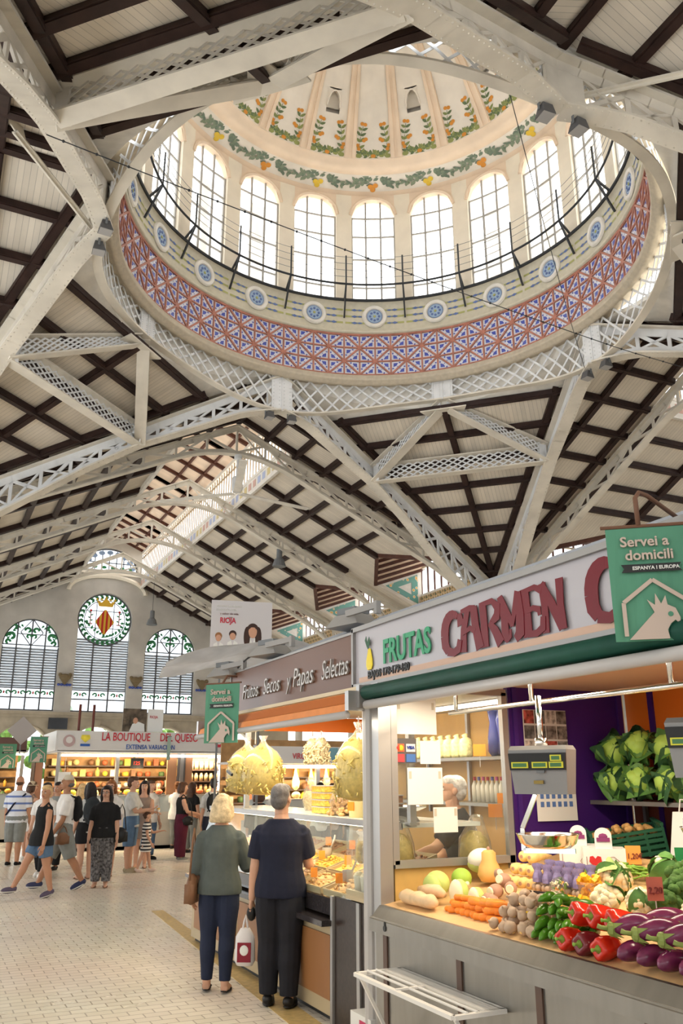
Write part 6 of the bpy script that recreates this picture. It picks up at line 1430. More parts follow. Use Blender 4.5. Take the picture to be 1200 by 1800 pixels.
for k, (y, mt) in enumerate(((8.22, NUTS[3]), (8.0, NUTS[3]))): crisp_bag((3.6, y, 2.14), .2, .26, ('small white bag hanging left in the stall between the crisp bags', 'small white bag hanging right beside its twin between the crisp bags')[k], mt=mt)
# sign, awning, roof
sg = thing('shop_sign', 'brown sign with silver italic letters above the nut counter', 'sign', (2.92, 0, 0))
m = MB(); m.box((.09, 7.36, 2.61), (.16, 3.04, .42)); m.build('panel', BRNS, sg); m = MB(); m.box((.09, 8.9, 2.61), (.18, .03, .44)); m.box((.09, 7.36, 2.83), (.18, 3.06, .02)); m.build('frame', SFRAME, sg)
for t_, y, sz in (('Frutos', 8.46, .205), ('Secos', 7.85, .215), ('y', 7.24, .21), ('Papas', 7.1, .235), ('Selectas', 6.47, .225)): text(t_, sz, SILV, sg, (-.006, y, 2.52), RX, shear=.28, width=.86 if t_ != 'Selectas' else .70, bold=-.001, depth=.008, name='silver_lettering')
aw = thing('roller_awning', 'orange folded awning with white front tube over the nut counter', 'awning')
m = MB(); m.hull8([(2.72, 5.62, 2.205), (2.8, 5.62, 2.22), (2.8, 9.35, 2.22), (2.72, 9.35, 2.205)], [(2.74, 5.62, 2.26), (2.84, 5.62, 2.3), (2.84, 9.35, 2.3), (2.74, 9.35, 2.26)]); m.build('lower_fold', OAW, aw)
m = MB(); m.hull8([(2.76, 5.66, 2.27), (2.9, 5.66, 2.27), (2.9, 9.3, 2.27), (2.76, 9.3, 2.27)], [(2.82, 5.66, 2.35), (2.9, 5.66, 2.36), (2.9, 9.3, 2.36), (2.82, 9.3, 2.35)]); m.build('upper_fold', mat('awning_dark_orange', (.50, .14, .03), .5), aw)
m = MB(); m.tube([(2.72, 5.6, 2.18), (2.72, 9.38, 2.18)], .028, 12); m.build('front_tube', PVC, aw, True)
m = MB(); m.box((2.93, 7.4, 2.385), (.12, 3.4, .03)); m.build('edge_strip', mat('cream_edge', (.66, .55, .36), .5), aw)
for y in (5.6, 9.4): m = MB(); m.box((2.8, y, 2.28), (.16, .06, .14)); m.build('bracket', ALU, aw)
rf = thing('stall_roof', 'roof of the nut stall with an orange inner fascia and strip lights', 'roof')
m = MB(); m.box((4.1, 7.5, 2.46), (2.3, 3.8, .05)); m.build('soffit', mat('soffit_cream', (.62, .55, .44), .5), rf); m = MB(); m.box((4.6, 9.35, 2.34), (2.2, .05, .16)); m.build('fascia', ORANGE, rf)
m = MB(); m.hull8([(2.95, 5.85, 2.84), (5.3, 5.85, 2.84), (5.3, 9.2, 2.84), (2.95, 9.2, 2.84)], [(3.3, 5.85, 3.02), (5.3, 5.85, 3.02), (5.3, 8.4, 2.98), (3.3, 8.4, 2.98)]); m.build('top_sheet', mat('roof_sheet_blue_grey', (.34, .38, .45), .5), rf)
for k, (x, y0, y1) in enumerate(((3.15, 6.0, 9.2), (4.7, 6.2, 8.8))):
    o = thing('strip_light', ('long strip light under the front edge of the nut stall roof', 'strip light over the rear shelves of the nut stall')[k], 'light', (x, 0, 2.41)); m = MB(); m.tube([(0, y0, 0), (0, y1, 0)], .022, 10); m.build('tube', TUBE, o, True); m = MB(); m.box((0, (y0 + y1) / 2, .03), (.1, y1 - y0 + .1, .03)); m.build('fitting', PVC, o)
area_light('nut_stall_light', (3.2, 7.5, 2.37), (0, 0, 0), .2, 3.6, 30, (1, .82, .58)); area_light('nut_stall_front_light', (2.74, 7.4, 2.14), (0, -.35, 0), .06, 3.5, 11, (1, .88, .68)); area_light('nut_stall_rear_light', (4.6, 7.4, 2.36), (0, .2, 0), .3, 2.6, 26, (1, .86, .62))
banner((2.58, 8.1, 2.63), -.9, .39, .56, 'smaller green delivery banner at the far end of the brown sign', [(0, 0, .01), (.03, .03, .08), (.1, .1, .08)])
# posts, rear wall, shelves
for k, y in enumerate((5.62, 9.2)): o = thing('stall_post', ('grey post at the near end of the nut counter', 'slim post at the far end of the nut counter')[k], 'post', (3.25, y, 0)); m = MB(); m.box((0, 0, 1.92), (.05, .05, 1.02)); m.build('profile', ALU, o); m = MB(); m.box((0, 0, 1.43), (.08, .08, .02)); m.build('foot', ALU, o)
w = thing('stall_rear_wall', 'yellow-brown wooden rear wall of the nut stall with shelves of bags', 'wall panel', (5.22, 0, 0)); m = MB(); m.box((0, 7.5, 1.22), (.05, 4.0, 2.42)); m.build('panel', mat('yellow_wood', (.60, .36, .12), .5, var=.1, scale=3, stretch=(1, 1, .3)), w)
m = MB(); m.box((-.05, 7.72, 1.9), (.03, .04, 1.1)); m.build('upright', ALU, w)
for k, (z, lab) in enumerate(((1.92, 'upper steel shelf of bagged crisps on the wooden rear wall'), (1.5, 'lower steel shelf of bottles on the wooden rear wall'))):
    o = thing('wall_shelf', lab, 'shelf', (5.0, 7.5, z)); m = MB(); m.box((0, 0, 0), (.36, 3.6, .03)); m.build('board', STL, o); m = MB(); m.box((.16, 1.0, -.06), (.03, .03, .1)); m.box((.16, -1.2, -.06), (.03, .03, .1)); m.build('bracket', STL, o)
for k in range(11):
    y = 9.0 - .155 * k; o = thing('crisp_bag', 'tied bag of pale crisps in the row on the upper shelf', 'bag', (4.96, y, 1.937), group='crisp bags on the upper shelf'); m = MB(); m.tube([(0, 0, 0), (0, 0, .03), (0, 0, .13), (0, 0, .18), (0, 0, .2), (0, .01, .22)], [.058, .072, .074, .06, .02, .036], 10); m.build('film', mat('bag_pale_yellow', (.74, .70, .36), .35, var=.35, scale=30), o, True); m = MB(); m.ball((0, 0, .2), (.024, .024, .014), 7, 4); m.build('tie', mat('tie_red', (.5, .04, .04), .5) if k % 3 else PAPER, o)
for k in range(14):
    y = 7.35 - .075 * k; o = thing('bottle', 'clear bottle with a coloured cap in the row on the lower shelf', 'bottle', (4.98, y, 1.517), group='bottles on the lower shelf'); m = MB(); m.lathe([(0, 0), (.032, 0), (.033, .15), (.014, .19), (.014, .21)], n=10); m.build('body', mat('bottle_pale', (.62, .62, .56), .25), o, True); m = MB(); m.lathe([(.016, .2), (.016, .235), (0, .235)], n=8); m.build('cap', mat('cap_%d' % (k % 3), ((.5, .04, .06), (.1, .12, .4), (.6, .1, .3))[k % 3], .4), o, True)
for k, (x, y, z, s) in enumerate(((4.78, 7.93, 1.94, .09), (4.78, 6.95, 1.94, .12), (4.78, 6.62, 1.52, .1), (4.5, 6.35, 1.42, .12))): price_tag((x, y, z), s, s * .9, TAGO, 'orange price tag on the ' + ('upper shelf left of the vendor', 'upper shelf above the vendor', 'lower shelf right of the vendor', 'glass in front of the vendor')[k], rz=-.7, txt='')
o = thing('hanging_sack', 'dark blue plastic sack hanging at the right end of the upper shelf', 'sack', (4.86, 6.72, 2.4)); m = MB(); m.tube([(0, 0, 0), (0, .05, -.06), (.02, .06, -.16), (0, .05, -.3), (0, .07, -.42), (0, .06, -.46)], [.05, .08, .075, .085, .08, .05], 10); m.tube([(0, -.06, .0), (0, -.05, -.14), (.01, -.06, -.3), (0, -.05, -.45)], [.04, .065, .06, .06], 10); m.build('sack_body', mat('sack_blue', (.02, .03, .16), .2), o, True); m = MB(); m.tube([(0, 0, 0), (0, 0, .05)], .01, 6); m.build('hook', CHROME, o)
for k, (x, y, lab) in enumerate(((3.85, 5.72, 'big open bag of yellow snacks behind the glass partition'), (3.2, 5.75, 'bag of snacks standing by the corner post'))):
    o = thing('snack_bag', lab, 'bag', (x, y, 1.1)); m = MB(); m.tube([(0, 0, 0), (0, 0, .08), (0, 0, .2), (.02, 0, .3), (.04, .02, .36)], [.09, .13, .12, .07, .05], 12); m.build('film', FILM, o, True); m = MB(); m.tube([(0, 0, .01), (0, 0, .08), (0, 0, .2), (.01, 0, .26)], [.08, .12, .1, .04], 12); m.build('snacks', CRISP, o, True)
o = thing('rear_counter', 'low rear counter of the nut stall behind the glass partition', 'counter', (3.75, 5.76, 0)); m = MB(); m.box((0, 0, .54), (.5, .5, 1.08)); m.build('body', CREAMF, o); m = MB(); m.box((0, 0, 1.09), (.52, .52, .02)); m.build('top', STL, o)
# clutter on the roof: floodlights, plastic sheet, poster
def roof_flood(loc, rz, lab):
    F = thing('roof_floodlight', lab, 'floodlight', loc, rz, 'floodlights on the stall roof'); m = MB(); m.hull8([(-.2, -.14, .02), (.2, -.14, .02), (.2, .14, .02), (-.2, .14, .02)], [(-.12, -.09, .12), (.12, -.09, .12), (.12, .09, .12), (-.12, .09, .12)]); m.build('housing', mat('grey_cast', (.30, .29, .28), .5), F); m = MB(); m.box((0, 0, .15), (.22, .16, .05)); m.build('gear_box', GREYM, F); m = MB(); m.bar((.1, -.16, .1), (.45, -.16, .12), .03, .05); m.box((.46, -.16, .1), (.03, .05, .1)); m.build('arm', mat('grey_cast', (.30, .29, .28), .5), F)
roof_flood((2.95, 7.75, 2.86), -1.2, 'grey floodlight lying on the roof above the letters of the brown sign'); roof_flood((2.9, 8.95, 2.78), -1.2, 'grey floodlight at the far end of the nut stall roof'); roof_flood((3.05, 6.15, 2.9), -1.3, 'black floodlight on the roof above the joint of the two signs')
wire((2.9, 8.6, 2.86), (2.95, 7.8, 2.92), -.06, .012, 'black cable arched over the roof edge of the nut stall')
o = thing('plastic_sheet', 'wrinkled translucent plastic sheet sagging over the far end of the stall roof', 'sheet', (3.0, 9.6, 2.95)); m = MB(); NX, NY = 14, 12
for i in range(NX + 1):
    for j in range(NY + 1): u, v = i / NX, j / NY; m.v.append((-.75 + 1.7 * u + .25 * v, -.6 + 1.5 * v, -.02 + .34 * math.sin(PI * u * .7) * (1 - .5 * v) + .03 * math.sin(9 * u + 4 * v) + .02 * math.sin(14 * v - 3 * u)))
for i in range(NX):
    for j in range(NY): a = i * (NY + 1) + j; m.face((a, a + 1, a + NY + 2, a + NY + 1))
m.build('film', glow_mat('milky_sheet', (.62, .64, .68), .6, 3), o, True)
PHOTO_D = mat('photo_dark', (.10, .075, .05), .5, var=.9, scale=5); SKIN_P = mat('printed_skin', (.55, .30, .20), .6); HAIR_P = mat('printed_hair', (.05, .025, .02), .6)
o = thing('poster_board', 'pale advertising poster with red word and smiling people on the stall roof', 'poster', (4.08, 12.0, 3.9), -.18)
m = MB(); m.box((0, 0, 0), (.92, .02, .8)); m.build('board', mat('poster_grey', (.56, .54, .56), .6), o)
text('RIOJA', .115, mat('poster_red', (.50, .02, .05), .5), o, (-.33, -.014, .06), RY, bold=.002, width=.8, name='red_lettering'); text('y sabor de vida', .045, mat('poster_ink', (.22, .12, .12), .5), o, (-.33, -.014, .185), RY, name='small_lettering'); text('con', .04, mat('poster_ink', (.22, .12, .12), .5), o, (-.2, -.014, .165 - .03), RY, name='small_lettering'); text('Anuncio en directo', .05, PAPER, o, (-.39, -.014, .30), RY, name='white_lettering'); text('Sabor de vuelta', .05, PAPER, o, (-.39, -.014, .245), RY, name='white_lettering')
for x, z, s, hc in ((-.34, -.2, .7, 0), (-.13, -.17, .75, 1), (.17, -.12, 1.15, 2)):
    m = MB(); m.ball((x, -.013, z + .05 * s), (.062 * s, .003, .08 * s), 12, 8); m.build('printed_face', SKIN_P, o, True); m = MB(); m.ball((x, -.012, z + .09 * s), (.075 * s, .003, .075 * s), 12, 8)
    if hc == 2:
        for q in (-1, 1): m.ball((x + q * .085, -.012, z - .02), (.05, .003, .16), 10, 8)
    m.build('printed_hair', HAIR_P if hc else mat('printed_hair_fair', (.3, .14, .06), .6), o, True); m = MB(); m.prism([(x - .12 * s, -.4), (x + .12 * s, -.4), (x + .1 * s, z - .06), (x + .03 * s, z - .03), (x, z - .12), (x - .03 * s, z - .03), (x - .1 * s, z - .06)], (0, -.011, 0), (1, 0, 0), (0, 0, 1), (0, -1, 0), .0015); m.build('printed_shirt', PAPER, o)
m = MB(); m.bar((-.3, .03, -.4), (-.3, .03, -3.9), .03, .03); m.bar((.3, .03, -.4), (.3, .03, -3.9), .03, .03); m.build('prop', GREYM, o)
# ------------------------------------------------------------------ stalls farther back
SWHITE = mat('stall_sign_white', (.60, .59, .58), .4); SRED = mat('stall_sign_red', (.50, .03, .05), .4); SBLUE = mat('stall_sign_blue', (.03, .10, .36), .4); DKW = mat('dark_stall_wood', (.07, .045, .035), .5, var=.3); WARM = mat('warm_stall_back', (.36, .20, .08), .5, var=.3, scale=4); SCREEN = mat('black_screen', (.008, .008, .01), .15)
GOODS = [mat('goods_%d' % i, c, .5, var=.2) for i, c in enumerate(((.62, .42, .12), (.70, .52, .22), (.50, .12, .05), (.72, .60, .06), (.24, .12, .06), (.66, .60, .48), (.10, .16, .06), (.75, .35, .05)))]
def goods_stall(name_lab, x0, x1, y, depth, zsig0, zsig1, face, rows, seed, power, goods_lab, top_lab, sign_mat=SWHITE):
    """market stall seen from -y: counter, glass case, shelves with goods, sign and strip light"""
    rg = random.Random(seed); cx, wd = (x0 + x1) / 2, x1 - x0
    s = thing('market_stall', name_lab, 'stall', (0, y, 0))
    m = MB(); m.box((cx, .3, .45), (wd, .7, .9)); m.build('counter', mat('pale_counter', (.50, .47, .42), .4), s); m = MB(); m.box((cx, .32, .04), (wd + .02, .74, .08)); m.build('plinth', SBLK, s)
    m = MB(); m.box((cx, .22, 1.1), (wd, .5, .4)); m.build('glass_case', mat('cold_case', (.45, .50, .50), .1), s); m = MB(); m.box((cx, .05, 1.31), (wd, .2, .03)); m.build('case_top', ALU, s)
    m = MB(); m.box((cx, depth, 1.35), (wd, .06, 2.5)); m.build('rear_wall', WARM, s)
    for k in range(3 if zsig0 < 2.3 else 4): m = MB(); m.box((cx, depth - .2, 1.2 + (.29 if zsig0 > 2.3 else .275) * k), (wd - .1, .35, .03)); m.build('shelf', DKW, s)
    for x in (x0 + .05, cx - wd * .17, cx + wd * .2, x1 - .05): m = MB(); m.box((x, .0, 1.2), (.09, .09, 2.4)); m.build('post', ALU, s)
    m = MB(); m.box((cx, depth * .45, zsig0 + .02), (wd + .1, depth + .4, .05)); m.build('roof', SWHITE, s)
    m = MB(); m.tube([(x0 + .1, -.1, zsig0 - .07), (x1 - .1, -.1, zsig0 - .07)], .03, 8); m.build('strip_light', TUBE, s)
    area_light('stall_strip_light', (cx, y + .15, zsig0 - .1), (.55, 0, 0), wd * .9, .2, power, (1, .78, .48))
    ks = 4 if zsig0 > 2.3 else 3; dzs = .29 if ks == 4 else .275
    for k in range(ks):
        n = int((wd - .3) / .2)
        for i in range(n):
            if rg.random() < .1: continue
            x = x0 + .2 + i * .2 + rg.uniform(-.03, .03); r = rg.uniform(.06, .095); q = rg.randrange(4); mt = GOODS[rg.randrange(8)]
            m = MB()
            if q == 0: m.lathe([(0, 0), (r, 0), (r * 1.05, .06), (r, .12), (0, .13)], n=12)
            elif q == 1: m.lathe([(0, 0), (r * .7, 0), (r * .75, .15), (r * .3, .2), (r * .3, .24), (0, .25)], n=10)
            elif q == 2: m.ball((0, 0, r), r, 10, 7)
            else: m.box((0, 0, .09), (r * 1.7, .12, .18))
            o = m.build(('cheese', 'bottle', 'cheese', 'packet')[q], mt, None, q != 3); o.location = (x, y + depth - .22, 1.217 + dzs * k); tag(o, goods_lab, ('cheese', 'bottle', 'cheese', 'packet')[q], goods_lab + ' goods')
    for i in range(int(wd / .28)):
        x = x0 + .2 + i * .28; m = MB(); m.ball((0, 0, .06), (.1, .09, .07), 9, 6); o = m.build('cheese', GOODS[rg.randrange(8)], None, True); o.location = (x, y + .17, 1.337); tag(o, top_lab, 'cheese', top_lab + ' goods')
    return s
s = goods_stall('cheese stall with white sign and red letters before the end wall', 3.1, 7.75, 23.3, 2.2, 2.38, 2.9, None, 4, 3, 200, 'cheese or packet on the lit shelves of the cheese stall', 'cheese on top of the glass case of the cheese stall')
sg = thing('shop_sign', 'white sign with red and blue capitals on the cheese stall', 'sign', (0, 23.0, 0)); m = MB(); m.box((5.42, .05, 2.66), (4.75, .12, .5)); m.box((3.04, 1.3, 2.66), (.08, 2.6, .5)); m.build('panel', SWHITE, sg)
text('LA BOUTIQUE', .29, SRED, sg, (4.12, -.02, 2.68), RY, bold=.003, width=.68, name='red_lettering'); text('DEL QUESO', .29, SRED, sg, (5.64, -.02, 2.68), RY, bold=.003, width=.68, name='red_lettering'); text('EXTENSA VARIACION', .165, SBLUE, sg, (4.76, -.02, 2.47), RY, bold=.002, width=.8, name='blue_lettering')
for x, r, mt in ((3.32, .15, mat('logo_grey_red', (.42, .30, .30), .5)), (7.28, .12, SRED), (7.62, .12, SBLK)): m = MB(); m.lathe([(0, .01), (r, .01), (r, 0)], (x, -.015, 2.66), 20, M=Matrix.Rotation(PI / 2, 3, 'X')); f = m.build('round_logo', mt, sg); m = MB(); m.lathe([(0, .014), (r * .55, .014), (r * .55, .01)], (x, -.016, 2.68), 16, M=Matrix.Rotation(PI / 2, 3, 'X')); m.build('logo_centre', SWHITE if x < 7.5 else GOODS[3], f)
m = MB(); m.prism([(-.12, 0), (0, -.1), (.12, 0), (.1, .09), (-.1, .09)], (3.72, -.015, 2.72), (1, 0, 0), (0, 0, 1), (0, -1, 0), .01); m.build('cup_logo', GOODS[3], sg); m = MB(); m.box((3.72, -.018, 2.56), (.24, .01, .06)); m.build('logo_word', SBLUE, sg)
o = thing('green_pole_banner', 'narrow grey-green strip hanging across the cheese stall sign', 'banner', (5.86, 22.85, 2.5)); m = MB(); m.box((0, 0, 0), (.09, .02, .6)); m.build('strip', mat('grey_green', (.30, .40, .34), .6), o); m = MB(); m.box((0, 0, .3), (.12, .03, .02)); m.build('clip', GREYM, o)
o = thing('jar_rack', 'dark rack with rows of jars at the right of the cheese stall', 'rack', (7.0, 23.6, 1.35)); m = MB(); m.box((0, .15, .45), (1.0, .04, .95)); m.box((0, .05, .0), (1.0, .2, .03)); m.box((0, .05, .3), (1.0, .2, .03)); m.box((0, .05, .6), (1.0, .2, .03)); m.build('frame', DKW, o)
for k in range(3):
    for i in range(7): m = MB(); m.lathe([(0, 0), (.055, 0), (.055, .16), (.04, .18), (.045, .21), (0, .21)], n=10); j = m.build('jar', mat('jar_cream', (.55, .40, .22), .35), None, True); j.location = (6.58 + .14 * i, 23.62, 1.366 + .3 * k); tag(j, 'cream jar in the rows of the dark rack', 'jar', 'jars in the dark rack')
for i, (x, w_) in enumerate(((6.1, .26), (6.36, .22), (6.56, .2))): m = MB(); m.box((x, 23.35, 1.8), (w_, .05, 1.15)); tag(m.build('stall_shutter', mat('shutter_%d' % i, ((.42, .22, .12), (.16, .15, .15), (.40, .20, .11))[i], .5)), ('tan upright shutter panel left of the grey one', 'grey upright shutter panel between two tan ones', 'tan upright shutter panel right of the grey one')[i], 'shutter')
o = thing('wall_screen', 'small dark screen with red figures hanging in the cheese stall', 'screen', (5.15, 23.3, 2.12)); m = MB(); m.box((0, 0, 0), (.34, .06, .26)); m.build('case', SCREEN, o); text('125', .13, mat('led_red', (.9, .05, .03), .4, emit=1.5, emcol=(1, .05, .02)), o, (-.12, -.035, -.04), RY, name='red_digits'); m = MB(); m.bar((0, 0, .13), (0, 0, .3), .02, .02); m.build('bracket', GREYM, o)
o = thing('poster_board', 'two part poster on the cheese stall roof with dark photo and white panel', 'poster', (5.25, 23.5, 3.24)); m = MB(); m.box((-.2, 0, 0), (.64, .04, .6)); m.build('photo', PHOTO_D, o); m = MB(); m.box((.36, 0, 0), (.42, .04, .6)); m.build('white_panel', PAPER, o); text('RIOJA', .1, SRED, o, (.2, -.025, .06), RY, name='red_lettering', width=.85); m = MB(); m.ball((-.18, -.022, -.02), (.07, .004, .09), 10, 6); m.build('printed_face', SKIN_P, o, True); m = MB(); m.prism([(-.34, -.3), (.08, -.3), (.06, -.1), (-.1, -.04), (-.26, -.1)], (0, -.021, 0), (1, 0, 0), (0, 0, 1), (0, -1, 0), .003); m.build('printed_shirt', PAPER, o); m = MB(); m.bar((-.4, .03, -.3), (-.4, .03, -.36), .03, .03); m.build('foot', GREYM, o)
for i, x in enumerate((3.62, 3.98)): m = MB(); m.tube([(x, 23.6, 2.4), (x, 23.6, 3.62)], .035, 8); tag(m.build('roof_pole', mat('rust_red_pole', (.14, .04, .03), .5), None, True), ('rust red pole on the cheese stall roof, the left of two', 'rust red pole on the cheese stall roof, the right of two')[i], 'pole')
o = thing('television', 'black flat screen hanging below the cornice of the end wall', 'television', (6.72, YW - .25, 4.72)); m = MB(); m.box((0, 0, 0), (1.05, .08, .62)); m.build('screen', SCREEN, o); m = MB(); m.bar((0, .05, 0), (0, .12, .03), .06, .06); m.build('bracket', GREYM, o)
# stall of hams behind the nut stall
s = goods_stall('ham stall with red lettered sign seen under the orange awning', 6.2, 10.6, 17.2, 2.2, 2.04, 2.4, None, 4, 9, 220, 'ham, packet or bottle on the warm shelves behind the orange awning', 'cheese or ham on the case of the far ham stall')
sg = thing('shop_sign', 'white sign with red capitals behind the crisp bags', 'sign', (0, 16.95, 0)); m = MB(); m.box((8.4, 0, 2.2), (4.5, .1, .34)); m.build('panel', SWHITE, sg)
for x in (6.95, 8.5): text('VIRGINIA', .17, SRED, sg, (x, -.06, 2.12), RY, width=.75, name='red_lettering')
m = MB(); m.box((7.85, -.06, 2.22), (.28, .02, .26)); m.build('blue_notice', mat('notice_blue', (.16, .34, .42), .5), sg)
for i in range(10):
    o = thing('ham', 'cured ham hanging in the row of the far stall', 'ham', (6.6 + .36 * i, 17.6, 1.95), group='hanging hams'); m = MB(); m.tube([(0, 0, 0), (0, 0, -.12), (.01, 0, -.28), (0, 0, -.4), (0, 0, -.46)], [.02, .035, .085, .08, .02], 9); m.build('meat', (GOODS[2], GOODS[4], GOODS[1])[i % 3], o, True); m = MB(); m.tube([(0, 0, 0), (0, 0, .06)], .006, 4); m.build('string', PVC, o)
# kiosk at the far left with banners
s = goods_stall('dark kiosk at the far left with green banners on its roof', -.6, 2.75, 27.6, 2.0, 2.5, 2.9, None, 4, 5, 110, 'packet on the lit shelves of the far left kiosk', 'goods on the case of the far left kiosk')
m = MB(); m.box((1.05, 27.35, 2.7), (3.4, .1, .4)); tag(m.build('stall_fascia', mat('fascia_brown', (.13, .07, .06), .5)), 'dark brown fascia of the far left kiosk', 'fascia')
o = thing('stall_cabinet', 'tall dark cabinet between the far left kiosk and the cheese stall', 'cabinet', (2.86, 25.2, 0)); m = MB(); m.box((0, 0, 1.2), (.22, .8, 2.4)); m.build('body', DKW, o); m = MB(); m.box((0, -.41, 1.2), (.18, .02, 2.2)); m.build('door', mat('cabinet_rust', (.10, .045, .03), .5), o)
for k, (x, y, lab) in enumerate(((1.45, 24.0, 'green banner farthest left above the crowd'), (2.02, 24.6, 'green banner second from the left above the crowd'), (2.62, 23.2, 'green banner next to the white cheese stall sign'))): banner((x, y, 2.75 if k == 2 else 2.62), 0, .42, .62, lab, None)
o = thing('roof_panel', 'tilted square grey panel standing on its corner above the far left banners', 'panel', (2.28, 24.2, 2.95)); m = MB(); m.box((0, 0, 0), (.52, .05, .52), M=Matrix.Rotation(PI / 4, 3, 'Y')); m.build('board', mat('panel_grey', (.34, .31, .30), .5), o); m = MB(); m.bar((0, .05, -.3), (0, .05, -.6), .03, .03); m.build('prop', GREYM, o)
o = thing('shop_notice', 'white notice hung inside the cheese stall at its left end', 'notice', (3.32, 23.25, 1.75)); m = MB(); m.box((0, 0, 0), (.3, .02, .3)); m.build('sheet', PAPER, o); m = MB(); m.tube([(0, 0, .15), (0, 0, .5)], .005, 4); m.build('string', PVC, o)
# trees outside the arches
LEAFG = mat('tree_leaves', (.16, .30, .07), .7, var=.5, scale=3); BARK = mat('tree_bark', (.12, .08, .05), .8)
for i, (x, y) in enumerate(((3.8, 58), (8.2, 60), (12.6, 58.5), (0.5, 61))):
    o = thing('tree', ('leafy tree outside the arch at the far left', 'leafy tree outside the arch behind the poster', 'leafy tree outside the third arch', 'leafy tree farthest out beyond the left arch')[i], 'tree', (x, y, 0), group='trees outside'); m = MB(); rg = random.Random(i)
    for k in range(70): m.ball((rg.gauss(0, 1.2), rg.gauss(0, 1.2), 3.6 + rg.gauss(0, .9)), rg.uniform(.2, .5), 6, 4)
    m.build('crown', LEAFG, o); m = MB(); m.tube([(0, 0, 0), (.05, 0, 3.2)], [.2, .12], 8); m.build('trunk', BARK, o)
m = MB(); m.box((9, 66, -.06), (60, 28, .1)); struct(m.build('pavement', STONE))
# ------------------------------------------------------------------ people
def remesh(mb, vox, it=3):
    me = mb.mesh('tmp'); o = bpy.data.objects.new('tmp', me); COL.objects.link(o)
    r = o.modifiers.new('r', 'REMESH'); r.mode = 'VOXEL'; r.voxel_size = vox; r.use_smooth_shade = True
    if it: s = o.modifiers.new('s', 'SMOOTH'); s.factor = .5; s.iterations = it
    bpy.context.view_layer.update()
    out = bpy.data.meshes.new_from_object(o.evaluated_get(bpy.context.evaluated_depsgraph_get()))
    COL.objects.unlink(o); bpy.data.objects.remove(o); bpy.data.meshes.remove(me); out.materials.clear()
    out.polygons.foreach_set('use_smooth', [True] * len(out.polygons)); return out
def merge(name, meshes):
    bm = bmesh.new()
    for me in meshes: bm.from_mesh(me); bpy.data.meshes.remove(me)
    out = bpy.data.meshes.new(name); bm.to_mesh(out); bm.free(); out.polygons.foreach_set('use_smooth', [True] * len(out.polygons)); return out
def striped(name, c1, c2, pitch, duty=.5):
    m, nt, b = newmat(name); N = nt.nodes; L = nt.links; tc = N.new('ShaderNodeTexCoord'); sp = N.new('ShaderNodeSeparateXYZ'); L.new(tc.outputs['Object'], sp.inputs[0])
    k = N.new('ShaderNodeMath'); k.operation = 'MULTIPLY'; k.inputs[1].default_value = 1 / pitch; L.new(sp.outputs[2], k.inputs[0]); f = N.new('ShaderNodeMath'); f.operation = 'FRACT'; L.new(k.outputs[0], f.inputs[0])
    g = N.new('ShaderNodeMath'); g.operation = 'GREATER_THAN'; g.inputs[1].default_value = duty; L.new(f.outputs[0], g.inputs[0]); mx = N.new('ShaderNodeMix'); mx.data_type = 'RGBA'; L.new(g.outputs[0], mx.inputs[0]); mx.inputs[6].default_value = (*c1, 1); mx.inputs[7].default_value = (*c2, 1)
    L.new(mx.outputs[2], b.inputs['Base Color']); b.inputs['Roughness'].default_value = .8; return m
def cloth(n, c, var=.12, sc=9): return mat('cloth_' + n, c, .85, var=var, scale=sc, bump=.25)
SK = [mat('skin_%d' % i, c, .5, var=.06, scale=5) for i, c in enumerate(((.56, .32, .22), (.48, .25, .155), (.38, .19, .11)))]
HR = {k: mat('hair_' + k, c, .45, var=.3, scale=30, bump=.4) for k, c in (('black', (.018, .013, .012)), ('brown', (.075, .035, .02)), ('blond', (.58, .40, .20)), ('platinum', (.56, .44, .27)), ('grey', (.12, .11, .11)), ('white', (.66, .66, .66)), ('ginger', (.26, .10, .035)))}
EYEW = mat('eye_white', (.75, .72, .68), .3); EYED = mat('eye_dark', (.02, .012, .01), .2); LIP = mat('lips', (.36, .10, .08), .5); SOLE = mat('shoe_sole', (.60, .58, .54), .6)
